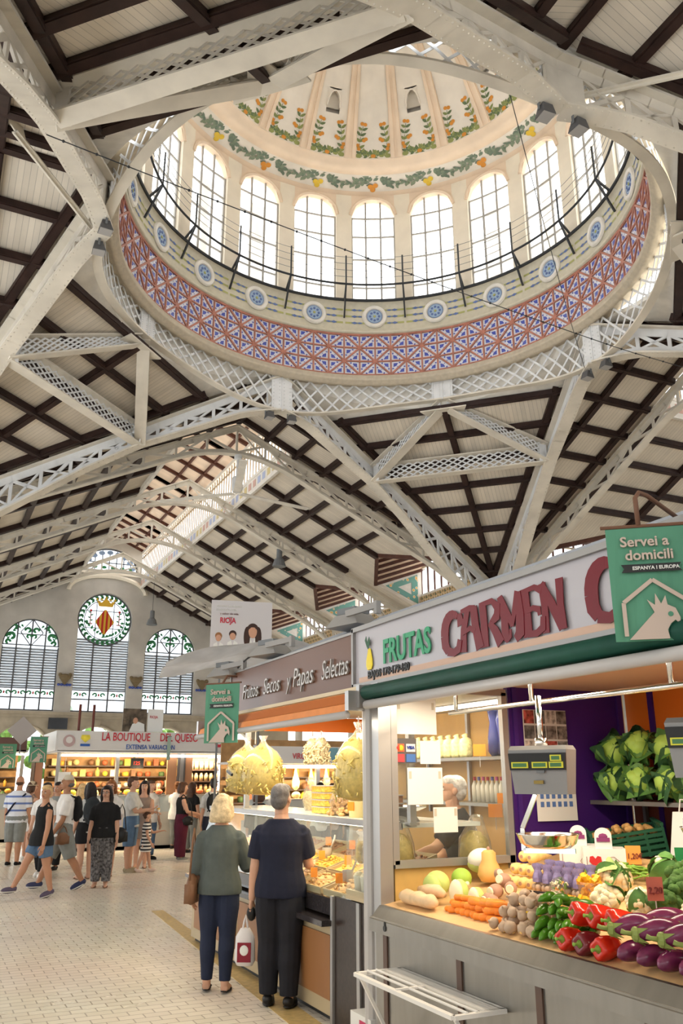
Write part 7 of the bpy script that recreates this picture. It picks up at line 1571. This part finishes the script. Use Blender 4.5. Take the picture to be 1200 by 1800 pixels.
def person(label, loc, yaw, H=1.7, skin=0, top=None, bottom=None, hair=('black', 'short'), shoes=None, legs=((0, 0), (0, 0)), arms=((5, 8, 12), (5, 8, 12)), lean=0, head=(0, 0), fat=1., vox=.013, hat=None, glasses=False, feet='shoe', collar=None):
    """standing figure: local +y is forward; legs (hip forward, knee bend), arms (forward, outward, elbow) for left then right"""
    p = thing('person', label, 'person', loc, math.radians(yaw)); R = math.radians; ln = R(lean)
    def T(x, y, z): k = z - .52; return Vector((x, y * math.cos(ln) + k * math.sin(ln), .52 + k * math.cos(ln) - y * math.sin(ln)))
    J = {}
    for s, (hf, kb), (af, ao, ae) in zip((-1, 1), legs, arms):
        a, b = R(hf), R(hf - kb); hip = Vector((.052 * s, 0, .50)); kn = hip + Vector((.004 * s, math.sin(a), -math.cos(a))) * .235; an = kn + Vector((0, math.sin(b), -math.cos(b))) * .228
        c = max(0, -b) * .8; ft = Vector((.12 * s, math.cos(c), -math.sin(c))).normalized(); toe = an + ft * .105 + Vector((0, 0, -.026)); J['leg', s] = (hip, kn, an, toe, ft)
        sh = T(.097 * s * (.5 + fat / 2), -.004, .772); f, o, e = R(af), R(ao), R(af + ae); d = Vector((s * math.sin(o), math.cos(o) * math.sin(f), -math.cos(o) * math.cos(f))); el = sh + d * .172
        o2 = R(ao - ae * .22); d2 = Vector((s * math.sin(o2), math.cos(o2) * math.sin(e), -math.cos(o2) * math.cos(e))); J['arm', s] = (sh, el, el + d2 * .148, d2)
    dz = -min(min(J['leg', s][2].z - .036, J['leg', s][3].z - .012) for s in (-1, 1)); HZ = Vector((0, 0, dz))
    def sc(v): return (v + HZ) * H
    hy, hp = R(head[0]), R(head[1]); nk = T(0, .004, .855); Mh = Matrix.Rotation(hy, 3, 'Z') @ Matrix.Rotation(-hp - ln * .5, 3, 'X')
    def Hd(x, y, z): return sc(nk + Mh @ Vector((x, y, z - .855)))
    tor = [(.45, .098, .066), (.50, .103, .07), (.54, .1, .07), (.60, .085, .06), (.66, .086, .062), (.72, .097, .068), (.76, .1, .062), (.785, .092, .052), (.805, .072, .044), (.822, .052, .04), (.84, .04, .036)]
    def torso(mb, z0, z1, g, flare=0, fx=1):
        zs = [z0] + [z for z, _, _ in tor if z0 + .01 < z < z1 - .01] + [z1]; P, Q = [], []
        for z in zs:
            rx = interp([(a, b) for a, b, _ in tor], max(.45, z)); ry = interp([(a, b) for a, _, b in tor], max(.45, z)); k = (1 + flare * max(0, (.7 - z)) * 4)
            P.append(sc(T(0, .006 if z < .6 else 0, z))); Q.append(((rx * fat * fx * k + g) * H, (ry * fat * k + g) * H))
        mb.tube(P, Q, 16)
    def limb(mb, A, rads, g=0): mb.tube([sc(v) for v in A], [(r * (.6 + .4 * fat) + g) * H for r in rads], 10); mb.ball(sc(A[-1]), (rads[-1] * (.6 + .4 * fat) + g) * H, 8, 6) if g == 0 else None
    def legpts(s, u):
        hip, kn, an = J['leg', s][:3]
        A = [hip + Vector((0, 0, .02)), hip.lerp(kn, .35), hip.lerp(kn, .75), kn, kn.lerp(an, .3) + Vector((0, -.006, 0)), kn.lerp(an, .65), an]; r = [.052, .056, .044, .037, .037, .029, .023]; us = [0, .17, .38, .5, .65, .83, 1]
        O, Q = [], []
        for i, q in enumerate(us):
            if q <= u + 1e-6: O.append(A[i]); Q.append(r[i])
            else:
                w = (u - us[i - 1]) / (q - us[i - 1]); O.append(A[i - 1].lerp(A[i], w)); Q.append(r[i - 1] + (r[i] - r[i - 1]) * w); break
        return O, Q
    def armpts(s, u):
        sh, el, wr, d2 = J['arm', s]; A = [sh, sh.lerp(el, .4), el, el.lerp(wr, .3), wr]; r = [.027, .029, .025, .025, .0175]; us = [0, .22, .54, .68, 1]; O, Q = [], []
        for i, q in enumerate(us):
            if q <= u + 1e-6: O.append(A[i]); Q.append(r[i])
            else: w = (u - us[i - 1]) / (q - us[i - 1]); O.append(A[i - 1].lerp(A[i], w)); Q.append(r[i - 1] + (r[i] - r[i - 1]) * w); break
        return O, Q
    b = MB(); torso(b, .48, .83, 0)
    b.tube([sc(T(0, -.004, .80)), sc(T(0, 0, .85)), Hd(0, .004, .885)], [.05 * H, .034 * H, .034 * H], 10)
    for s in (-1, 1):
        limb(b, *legpts(s, 1)); limb(b, *armpts(s, 1)); hip, kn, an, toe, ft = J['leg', s]
        b.tube([sc(an + Vector((0, -.018, -.018))), sc(an + ft * .04 + Vector((0, 0, -.016))), sc(toe)], [.021 * H, .023 * H, .013 * H], 8)
    hands = MB()
    for s in (-1, 1):
        sh, el, wr, d2 = J['arm', s]; w = Vector((0, 1, 0)) - d2 * d2.y
        if w.length < .3: w = Vector((-s, 0, 0)) - d2 * (-s * d2.x)
        w.normalize(); n = d2.cross(w).normalized()
        if n.x * s > 0: n = -n
        Mp = Matrix((w, d2, n)).transposed(); hands.ball(sc(wr + d2 * .026), (.0235 * H, .034 * H, .012 * H), 10, 7, M=Mp)
        for i, L in enumerate((.04, .047, .044, .034)):
            r0 = wr + d2 * .05 + w * (.0165 - .011 * i); hands.tube([sc(r0), sc(r0 + d2 * L * .45 + n * .004), sc(r0 + d2 * L * .8 + n * .014), sc(r0 + d2 * L + n * .024)], [.0058 * H, .0055 * H, .005 * H, .0035 * H], 6)
        r0 = wr + d2 * .014 + w * .018; hands.tube([sc(r0), sc(r0 + d2 * .018 + w * .012 + n * .004), sc(r0 + d2 * .038 + w * .014 + n * .012)], [.0075 * H, .0065 * H, .004 * H], 6)
    h = MB(); Mr = Mh
    def hb(c, r, k=12): h.ball(Hd(*c), tuple(x * H for x in r), k, 9, M=Mr)
    hb((0, -.008, .943), (.045, .056, .054), 16); hb((0, .014, .908), (.037, .042, .042)); hb((0, .032, .884), (.019, .017, .014)); hb((0, .03, .935), (.034, .028, .03))
    h.tube([Hd(0, .052, .928), Hd(0, .064, .911), Hd(0, .058, .905)], [.005 * H, .0085 * H, .006 * H], 7)
    for s in (-1, 1): hb((.045 * s, -.002, .92), (.007, .012, .017), 8)
    h.tube([Hd(0, -.006, .85), Hd(0, 0, .91)], [.034 * H, .034 * H], 10)
    me = merge('body', [remesh(b, vox), remesh(h, min(vox, .0065), 1), hands.mesh('h')]); me.materials.append(SK[skin]); link('body', me, p)
    for s in (-1, 1):
        m = MB().use(EYEW); m.ball(Hd(.0175 * s, .0515, .925), (.009 * H, .005 * H, .0055 * H), 8, 6, M=Mr); m.use(EYED); m.ball(Hd(.0175 * s, .0555, .925), (.0042 * H, .003 * H, .0042 * H), 7, 5, M=Mr); m.tube([Hd(.009 * s, .0555, .938), Hd(.018 * s, .0565, .9405), Hd(.028 * s, .052, .938)], .0022 * H, 5); m.build('eye', None, p, True)
    m = MB(); m.tube([Hd(-.014, .0515, .892), Hd(0, .0565, .891), Hd(.014, .0515, .892)], .0034 * H, 6); m.build('mouth', LIP, p, True)
    if glasses:
        m = MB()
        for s in (-1, 1): m.tube([Hd(.018 * s + .012 * math.cos(a), .062, .925 + .009 * math.sin(a)) for a in [PI * i / 5 for i in range(10)]], .0014 * H, 4, closed=True); m.tube([Hd(.03 * s, .06, .927), Hd(.046 * s, .0, .925)], .0014 * H, 4)
        m.build('glasses', EYED, p)
    if top:
        mt, sl, hem, g = top[:4]; fl = top[4] if len(top) > 4 else 0
        t = MB(); torso(t, hem, .80 if sl == 0 else .832, g, fl, .9 if sl == 0 else 1)
        if sl == 0:
            for s in (-1, 1): t.tube([sc(T(.055 * s, .05, .785)), sc(T(.062 * s, 0, .835)), sc(T(.055 * s, -.05, .785))], .011 * H, 6)
        else:
            for s in (-1, 1): A, Q = armpts(s, sl); t.tube([sc(v) for v in A], [(r * (.6 + .4 * fat) + g * (1.1 + .5 * i / len(Q))) * H for i, r in enumerate(Q)], 12); t.ball(sc(A[0]), (Q[0] + g * .5) * H, 10, 6)
        me = remesh(t, min(vox, .012)); me.materials.append(mt); link('top', me, p)
        if collar: m = MB(); m.tube([sc(T(.05 * math.cos(a), .046 * math.sin(a) - .002, .838)) for a in [2 * PI * i / 16 for i in range(16)]], .008 * H, 6, closed=True); m.build('collar', collar, p, True)
    if bottom:
        mt, u, g, kind = bottom; t = MB()
        if kind == 'skirt': P = [sc(T(0, .004, z)) for z in (.60, .54, .48, u)]; t.tube(P, [(.086 * fat * H, .064 * fat * H), (.104 * fat * H, .078 * fat * H), (.112 * H * fat, .086 * fat * H), (.125 * H, .1 * H)], 16)
        else:
            torso(t, .485, .585, g)
            for s in (-1, 1):
                A, Q = legpts(s, u); wd = g if kind != 'wide' else g + .012
                t.tube([sc(v) for v in A], [(r * (.6 + .4 * fat) + wd * (1 + (.5 * i / len(Q) if kind != 'slim' else -.3))) * H for i, r in enumerate(Q)], 12)
        me = remesh(t, min(vox, .012)); me.materials.append(mt); link('trousers' if kind != 'skirt' else 'skirt', me, p)
    if shoes:
        for s in (-1, 1):
            hip, kn, an, toe, ft = J['leg', s]; sd = Vector((ft.y, -ft.x, 0)).normalized(); dn = Vector((0, 0, -1))
            m = MB(); base = an + ft * .038 + dn * .028; up = sd.cross(ft).normalized(); Ms = Matrix((sd, ft, up)).transposed()
            if feet == 'sandal':
                m.use(shoes); m.ball(sc(base + up * -.005), (.026 * H, .077 * H, .006 * H), 12, 5, M=Ms); m.tube([sc(base + sd * .024 + ft * .01), sc(base + ft * .02 + up * .022), sc(base - sd * .024 + ft * .01)], .006 * H, 6)
                m.tube([sc(base + ft * .05 + up * .012), sc(base + ft * .02 + up * .022)], .004 * H, 5); m.build('sandal', None, p, True)
            else:
                m.use(shoes); m.ball(sc(base + up * .006), (.029 * H, .07 * H, .029 * H), 14, 8, M=Ms); m.ball(sc(an + Vector((0, -.008, -.012))), (.026 * H, .032 * H, .026 * H), 12, 8, M=Ms)
                m.use(SOLE if feet == 'sneaker' else shoes); m.ball(sc(base - up * .006), (.031 * H, .074 * H, .01 * H), 14, 5, M=Ms); m.build('shoe', None, p, True)
    col, style = hair
    if style != 'none':
        t = MB()
        def q(c, r): t.ball(Hd(*c), tuple(x * H for x in r), 14, 9, M=Mr)
        if style == 'bald': q((0, -.022, .915), (.046, .048, .026))
        else:
            q((0, -.018, .951), (.0485, .057, .053)); q((0, -.034, .92), (.045, .04, .045)); q((0, .012, .972), (.042, .046, .028))
            if style in ('bob', 'long'):
                L = .845 if style == 'bob' else .77
                t.tube([Hd(0, -.025, .96), Hd(0, -.045, .91), Hd(0, -.05, .87), Hd(0, -.05, L)], [(.05 * H, .042 * H), (.06 * H, .04 * H), (.066 * H, .032 * H), (.06 * H, .018 * H)], 14)
                for s in (-1, 1): t.tube([Hd(.035 * s, .01, .965), Hd(.05 * s, -.004, .92), Hd(.052 * s, -.008, .88), Hd(.046 * s, -.016, L + .01)], [.02 * H, .018 * H, .02 * H, .01 * H], 8)
            if style == 'tied': q((0, -.07, .945), (.024, .024, .024))
        me = remesh(t, .0085, 7); me.materials.append(HR[col]); link('hair', me, p)
    if hat:
        m = MB(); t = Hd(0, -.01, .957); m.lathe([(0, .05), (.035, .045), (.048, .02), (.05, 0)] + ([(.085, -.006), (.086, -.01), (.05, -.004)] if hat[1] else []), (0, 0, 0), 18); m.v = [tuple(Mh @ (Vector(v) * H) + t) for v in m.v]
        if not hat[1]: m.prism([(-.038, 0), (.038, 0), (.025, .04), (-.025, .04)], t + Mh @ Vector((0, .045 * H, -.004)), Mh @ Vector((H, 0, 0)), Mh @ Vector((0, H, 0)), Mh @ Vector((0, 0, 1)), .006)
        m.build('hat', hat[0], p, True)
    p['_j'] = 0; del p['_j']
    return p, (lambda v: p.matrix_basis @ sc(v)), J, T
def backpack(P, T, W, label, m_, w=.15, hh=.42):
    a = W(T(0, -.095, .70)); o = thing('backpack', label, 'backpack', a); o.rotation_euler = P.rotation_euler
    m = MB(); m.ball((0, -.02, 0), (w, .085, hh / 2), 14, 9); m.ball((0, -.07, -hh * .18), (w * .75, .05, hh * .2), 10, 7); m.build('pack', m_, o, True)
    for s in (-1, 1): m = MB(); m.tube([(s * .09, .0, .17), (s * .1, .13, .215), (s * .115, .235, .1), (s * .11, .21, -.08), (s * .11, .06, -.17)], .016, 6); m.build('strap', m_, o, True)
def bag(loc, label, m_, w=.28, h=.24, d=.1, rz=0, strap=.4, cat='bag'):
    o = thing('shoulder_bag', label, cat, loc, rz); m = MB(); m.ball((0, 0, 0), (w / 2, d / 2, h / 2), 14, 8); m.box((0, 0, -h * .12), (w * .9, d * .8, h * .6)); m.build('bag_body', m_, o, True); m = MB(); m.tube([(-w * .4, 0, h * .3), (-w * .2, .0, strap * .8), (0, 0, strap), (w * .2, 0, strap * .8), (w * .4, 0, h * .3)], .009, 6); m.build('strap', m_, o, True); return o
DEN = cloth('denim', (.10, .17, .28)); NAVY = cloth('navy', (.012, .014, .03)); JEAN = cloth('dark_jeans', (.018, .024, .05)); BLK = cloth('black', (.012, .012, .013)); WHT = cloth('white', (.72, .70, .68)); GRY = cloth('grey', (.22, .23, .22)); SAGE = cloth('grey_green', (.085, .10, .095)); LGR = cloth('light_grey', (.50, .50, .49)); BRN = cloth('brown', (.24, .18, .15)); MAR = cloth('maroon', (.085, .012, .03)); PNK = cloth('pale_pink', (.62, .48, .42)); SHB = mat('black_leather', (.015, .014, .014), .35); TANB = mat('tan_leather', (.20, .10, .055), .5); SHP = mat('purple_canvas', (.10, .08, .13), .7); SHN = mat('navy_canvas', (.03, .035, .09), .6); SHG = mat('beige_suede', (.36, .30, .20), .7); STRAW = mat('straw', (.48, .40, .28), .7, var=.2, scale=40); CAPB = mat('beige_cap', (.52, .46, .36), .8)
STR1 = striped('blue_white_stripes', (.66, .68, .74), (.12, .18, .42), .14, .72); STR2 = striped('black_white_stripes', (.70, .68, .66), (.02, .02, .025), .062); PAT = mat('patterned_leggings', (.13, .125, .13), .8, var=.95, scale=26)
# the couple at the nut stall
P, Wp, J, T = person('blonde woman in dark grey-green blouse and navy jeans at the nut stall', (2.52, 7.78, 0), -28, 1.6, 0, (SAGE, .62, .475, .012, .12), (JEAN, .97, .010, 'slim'), ('platinum', 'bob'), SHB, ((2, 2), (-3, 3)), ((8, 12, 14), (22, 14, 58)), vox=.009, feet='sandal')
bag(Wp(T(-.15, -.02, .50)) + Vector((0, 0, .0)), 'tan shoulder bag hanging at the left hip of the blonde woman', TANB, .2, .26, .1, 1.0, .5)
P, Wp, J, T = person('grey haired man in navy T-shirt and dark trousers at the nut stall', (2.82, 7.08, 0), -32, 1.69, 0, (NAVY, .40, .47, .014, .02), (cloth('dark_trousers', (.014, .014, .019)), .98, .013, 'straight'), ('grey', 'short'), SHB, ((3, 3), (-2, 3)), ((2, 9, 10), (22, 9, 62)), vox=.009, fat=1.12, head=(-14, -4))
sh, el, wr, d2 = J['arm', -1]; hl = Wp(wr + d2 * .07)
o = thing('plastic_bag', 'white plastic bag with a dark red print hanging from the left hand of the man', 'bag', hl + Vector((-.03, .03, -.02)), -.5); o.scale = (.8,) * 3; m = MB(); m.tube([(0, 0, -.12), (0, 0, -.2), (0, 0, -.42), (0, 0, -.47)], [(.05, .03), (.1, .05), (.11, .055), (.08, .04)], 12); m.build('film', mat('bag_white', (.70, .66, .66), .35), o, True); m = MB(); m.tube([(-.03, 0, -.15), (-.015, 0, -.06), (0, 0, 0), (.015, 0, -.06), (.03, 0, -.15)], .012, 6); m.build('bag_handle', mat('bag_white', (.70, .66, .66), .35), o, True); m = MB(); m.box((0, -.054, -.34), (.14, .02, .18)); m.build('red_print', mat('bag_red', (.22, .015, .03), .5), o); m = MB(); m.ball((0, -.064, -.32), (.045, .006, .05), 12, 6); m.build('print_face', PAPER, o)
o = thing('pouch', 'small black pouch in the left hand of the man', 'pouch', hl + Vector((.0, -.02, .0)), -.5); m = MB(); m.ball((0, 0, 0), (.04, .025, .06), 10, 7); m.build('case', SHB, o, True); m = MB(); m.tube([(0, 0, .05), (.01, .0, .09), (0, .01, .05)], .004, 4); m.build('loop', SHB, o)
# seller behind the glass
P, Wp, J, T = person('white haired seller in black T-shirt with orange apron behind the glass partition', (4.45, 6.72, 0), 62, 1.78, 0, (BLK, .42, .46, .014), (BLK, 1, .012, 'straight'), ('white', 'short'), SHB, ((0, 0), (0, 0)), ((48, 12, 22), (20, 10, 30)), 12, (10, -12), 1.15, .011)
m = MB(); 
for u in range(8):
    a0, a1 = -1.25 + .36 * u, -1.25 + .36 * (u + 1); r = lambda a, z: Vector((.142 * math.sin(a), .098 * math.cos(a) + (z - .52) * .2, z)) * 1.78
    m.hull8([r(a0, .36), r(a1, .36), r(a1, .36) * .985, r(a0, .36) * .985], [r(a0, .60), r(a1, .60), r(a1, .60) * .985, r(a0, .60) * .985])
m.build('apron', ORANGE, P)
sh, el, wr, d2 = J['arm', -1]; m = MB(); c = (wr + d2 * -.01) * 1.78; m.ball(c, (.036, .036, .02), 10, 6); m.build('wristband', SHB, P, True)
# the crowd
CR = [
 ('bald man in blue and white striped shirt with a dark cross strap, seen from behind', (1.98, 20.2), -25, dict(H=1.8, skin=1, top=(STR1, .42, .47, .016), bottom=(GRY, .52, .016, 'straight'), hair=('brown', 'bald'), shoes=BLK, feet='sneaker', fat=1.15)),
 ('woman in straw hat and brown top holding both hands up to her face', (2.38, 21.5), -70, dict(H=1.68, skin=0, top=(BRN, 0, .47, .012), bottom=(WHT, .3, .014, 'straight'), hair=('brown', 'bob'), shoes=WHT, arms=((62, 5, 75), (62, 5, 75)), hat=(STRAW, True))),
 ('fair woman in black camisole and denim shorts striding toward the left edge', (1.86, 14.75), 108, dict(H=1.63, skin=1, top=(BLK, 0, .45, .012, .5), bottom=(DEN, .33, .014, 'straight'), hair=('blond', 'tied'), shoes=SHP, feet='sneaker', legs=((-10, 6), (30, 4)), arms=((6, 8, 8), (-8, 8, 14)), head=(35, 0))),
 ('man in white T-shirt, grey shorts and pale cap walking with a black backpack', (2.28, 15.5), 88, dict(H=1.8, skin=2, top=(WHT, .42, .46, .016), bottom=(GRY, .5, .018, 'straight'), hair=('grey', 'bald'), shoes=SHN, feet='sneaker', legs=((-19, 12), (24, 4)), arms=((12, 8, 22), (-8, 10, 20)), hat=(CAPB, False))),
 ('black haired woman with a big black backpack and black shorts seen from behind', (2.92, 17.0), 10, dict(H=1.68, skin=0, top=(LGR, .3, .47, .012), bottom=(BLK, .3, .016, 'straight'), hair=('black', 'long'), shoes=TANB, feet='sandal')),
 ('woman in black T-shirt, glasses and grey patterned trousers facing the camera', (2.97, 15.65), 163, dict(H=1.63, skin=0, top=(BLK, .4, .48, .014, .05), bottom=(PAT, .96, .014, 'straight'), hair=('black', 'long'), shoes=TANB, feet='sandal', glasses=True, fat=1.18, head=(-12, 0))),
 ('woman in pale blouse and glasses with reddish brown hair behind the woman in black', (3.36, 17.3), 158, dict(H=1.72, skin=0, top=(WHT, .55, .44, .016, .2), bottom=(LGR, .3, .014, 'straight'), hair=('ginger', 'bob'), shoes=TANB, feet='sandal', glasses=True, fat=1.1, arms=((20, 8, 60), (8, 8, 20)))),
 ('man in light grey T-shirt and knee length denim shorts eating a snack', (3.9, 17.85), -118, dict(H=1.78, skin=0, top=(LGR, .42, .46, .016), bottom=(DEN, .5, .018, 'straight'), hair=('brown', 'short'), shoes=SHG, arms=((28, 6, 60), (30, 8, 70)))),
 ('woman with long dark hair and sleeveless grey dress standing behind the child', (4.28, 18.5), 165, dict(H=1.7, skin=0, top=(BRN, 0, .5, .012), bottom=(BRN, .33, .012, 'skirt'), hair=('black', 'long'), shoes=TANB, feet='sandal', arms=((30, 5, 70), (8, 10, 20)))),
 ('child in black and white striped dress beside the man in denim shorts', (4.17, 17.62), -105, dict(H=1.1, skin=0, top=(STR2, .25, .5, .014), bottom=(STR2, .33, .012, 'skirt'), hair=('brown', 'tied'), shoes=PNK, legs=((14, 4), (-12, 8)), arms=((40, 6, 60), (10, 8, 20)))),
 ('woman in loose white top and grey leggings near the cheese counter', (6.2, 23.0), -40, dict(H=1.66, skin=0, top=(WHT, .3, .43, .016, .25), bottom=(GRY, .95, .008, 'slim'), hair=('ginger', 'tied'), shoes=SHB, arms=((20, 6, 60), (8, 8, 20)))),
 ('woman in black tank top and wide maroon trousers looking at the cheese stall', (5.46, 19.8), -95, dict(H=1.66, skin=0, top=(BLK, 0, .5, .012), bottom=(MAR, .98, .016, 'wide'), hair=('brown', 'bob'), shoes=GRY, feet='sneaker', arms=((12, 6, 60), (20, 6, 60)), fat=1.08)),
 ('dark haired man in grey T-shirt with a black rucksack, seen beyond the blonde woman', (5.9, 18.9), -15, dict(H=1.74, skin=0, top=(LGR, .42, .47, .016), bottom=(NAVY, .5, .016, 'straight'), hair=('black', 'short'), shoes=SHB)),
 ('person wearing a red hat between the blonde woman and the hanging crisps', (5.5, 14.9), -30, dict(H=1.58, skin=0, top=(BLK, .6, .47, .016), bottom=(JEAN, .97, .012, 'straight'), hair=('brown', 'bob'), shoes=SHB, hat=(mat('red_hat', (.55, .02, .02), .7), False))),
 ('person in grey top and navy shorts below the hanging crisp bag', (6.7, 17.2), -15, dict(H=1.7, skin=0, top=(LGR, .42, .5, .016), bottom=(NAVY, .4, .018, 'straight'), hair=('brown', 'short'), shoes=SHB, fat=1.1)),
 ('boy in white T-shirt half hidden behind the walking woman in black', (2.22, 17.6), 150, dict(H=1.66, skin=0, top=(WHT, .42, .46, .016), bottom=(BLK, .97, .014, 'straight'), hair=('black', 'short'), shoes=WHT, feet='sneaker', legs=((12, 5), (-12, 8)))),
 ('girl with long blond hair in a pale pink top in the middle of the crowd', (3.25, 19.9), -20, dict(H=1.64, skin=0, top=(PNK, .3, .47, .012), bottom=(WHT, .33, .012, 'skirt'), hair=('blond', 'long'), shoes=WHT)),
 ('person in white T-shirt behind the long haired woman in the grey dress', (4.85, 20.3), -150, dict(H=1.7, skin=0, top=(WHT, .42, .46, .016), bottom=(DEN, .97, .014, 'straight'), hair=('brown', 'short'), shoes=SHB)),
 ('dark haired woman standing beyond the woman in maroon trousers', (6.2, 21.6), -60, dict(H=1.64, skin=0, top=(BLK, .3, .47, .012), bottom=(GRY, .97, .012, 'slim'), hair=('brown', 'long'), shoes=SHB)),
 ('grey haired man in white shirt close to the jar rack', (7.0, 22.4), -30, dict(H=1.72, skin=0, top=(WHT, .45, .46, .016), bottom=(GRY, .97, .014, 'straight'), hair=('grey', 'short'), shoes=SHB)),
 ('dark haired customer in white at the ham stall, left of the price board', (7.0, 15.6), -10, dict(H=1.66, skin=0, top=(WHT, .42, .47, .016), bottom=(JEAN, .97, .014, 'straight'), hair=('black', 'short'), shoes=SHB)),
 ('brown haired customer with long hair at the ham stall', (7.4, 15.9), -20, dict(H=1.64, skin=0, top=(PNK, .42, .47, .016), bottom=(JEAN, .97, .014, 'straight'), hair=('brown', 'long'), shoes=SHB)),
 ('tall customer in lilac shirt at the ham stall', (7.75, 16.3), 10, dict(H=1.76, skin=0, top=(cloth('lilac', (.36, .30, .42)), .42, .47, .016), bottom=(JEAN, .97, .014, 'straight'), hair=('black', 'short'), shoes=SHB)),
 ('customer in grey with reddish hair bending at the ham stall', (8.0, 14.9), -20, dict(H=1.58, skin=0, top=(GRY, .5, .47, .016), bottom=(JEAN, .97, .014, 'straight'), hair=('ginger', 'short'), shoes=SHB, lean=18)),
 ('customer with dark blue rucksack beside the tall crisp bag', (7.6, 13.3), -20, dict(H=1.66, skin=0, top=(NAVY, .42, .47, .016), bottom=(JEAN, .97, .014, 'straight'), hair=('brown', 'short'), shoes=SHB)),
 ('cheese seller behind the glass case under the red screen', (4.9, 24.3), 178, dict(H=1.66, skin=0, top=(BLK, .42, .47, .016), bottom=(BLK, .97, .014, 'straight'), hair=('black', 'short'), shoes=SHB, arms=((40, 8, 50), (35, 8, 50)))),
 ('cheese seller in dark clothes near the tan shutters', (6.0, 24.3), 170, dict(H=1.68, skin=0, top=(BLK, .42, .47, .016), bottom=(BLK, .97, .014, 'straight'), hair=('brown', 'bob'), shoes=SHB, arms=((30, 8, 50), (35, 8, 50)))),
 ('dark haired person standing behind the man with the pale cap', (2.62, 19.0), 140, dict(H=1.68, skin=1, top=(GRY, .42, .47, .016), bottom=(BLK, .97, .014, 'straight'), hair=('black', 'short'), shoes=SHB)),
 ('person in dark top at the far left behind the striped shirt', (1.55, 22.6), -20, dict(H=1.66, skin=1, top=(BRN, .42, .47, .016), bottom=(SHG, .5, .016, 'straight'), hair=('brown', 'short'), shoes=SHB)),
]
for lab, (x, y), yaw, kw in CR:
    P, Wp, J, T = person(lab, (x, y, 0), yaw, vox=.014, **kw)
    if 'black backpack' in lab and 'man in white' in lab: backpack(P, T, Wp, 'black backpack on the man with the pale cap', BLK)
    if 'big black backpack' in lab: backpack(P, T, Wp, 'big black backpack on the black haired woman', cloth('black_grey', (.03, .035, .04)), .17, .5)
    if 'black rucksack' in lab: backpack(P, T, Wp, 'black rucksack on the dark haired man beyond the blonde woman', BLK)
    if 'blue rucksack' in lab: backpack(P, T, Wp, 'dark blue rucksack near the tall crisp bag', NAVY)
    if 'patterned trousers' in lab: bag(Wp(T(-.17, .0, .5)), 'black shoulder bag at the side of the woman in patterned trousers', SHB, .26, .26, .12, .3, .5)
    if 'wide maroon' in lab: bag(Wp(T(.13, .06, .5)), 'black handbag of the woman in maroon trousers', SHB, .26, .2, .1, -.4, .45)
    if 'striped shirt with a dark' in lab: m = MB(); m.tube([(T(.1, -.05, .80)) * 1.8, (T(-.02, -.09, .68)) * 1.8, (T(-.11, -.06, .56)) * 1.8], .02, 6); m.build('cross_strap', NAVY, P)
    if 'pale cap walking' in lab: bag(Wp(T(-.14, .02, .45)), 'brown bag carried low behind the man with the pale cap', TANB, .24, .2, .1, .5, .2)
    if 'eating a snack' in lab:
        sh, el, wr, d2 = J['arm', -1]; o = thing('paper_cone', 'paper cone of food in the hands of the man in light grey', 'food', Wp(wr + d2 * .06)); m = MB(); m.lathe([(0, -.07), (.03, .05), (.0, .05)], n=10); m.build('paper', PAPER, o); m = MB(); m.ball((0, 0, .06), (.028, .028, .025), 8, 5); m.build('snack', NUTS[1], o, True)
    if 'glasses with reddish' in lab: sh, el, wr, d2 = J['arm', -1]; m = MB(); m.prism([(-.13, 0), (.13, 0), (.1, .24), (-.12, .2)], Wp(wr + d2 * .03) - Vector((0, .02, .1)), (1, 0, 0), (0, 0, 1), (0, 1, 0), .01); tag(m.build('paper_sheet', mat('lilac_paper', (.60, .54, .62), .6)), 'pale lilac paper held by the woman in the pale blouse', 'paper')
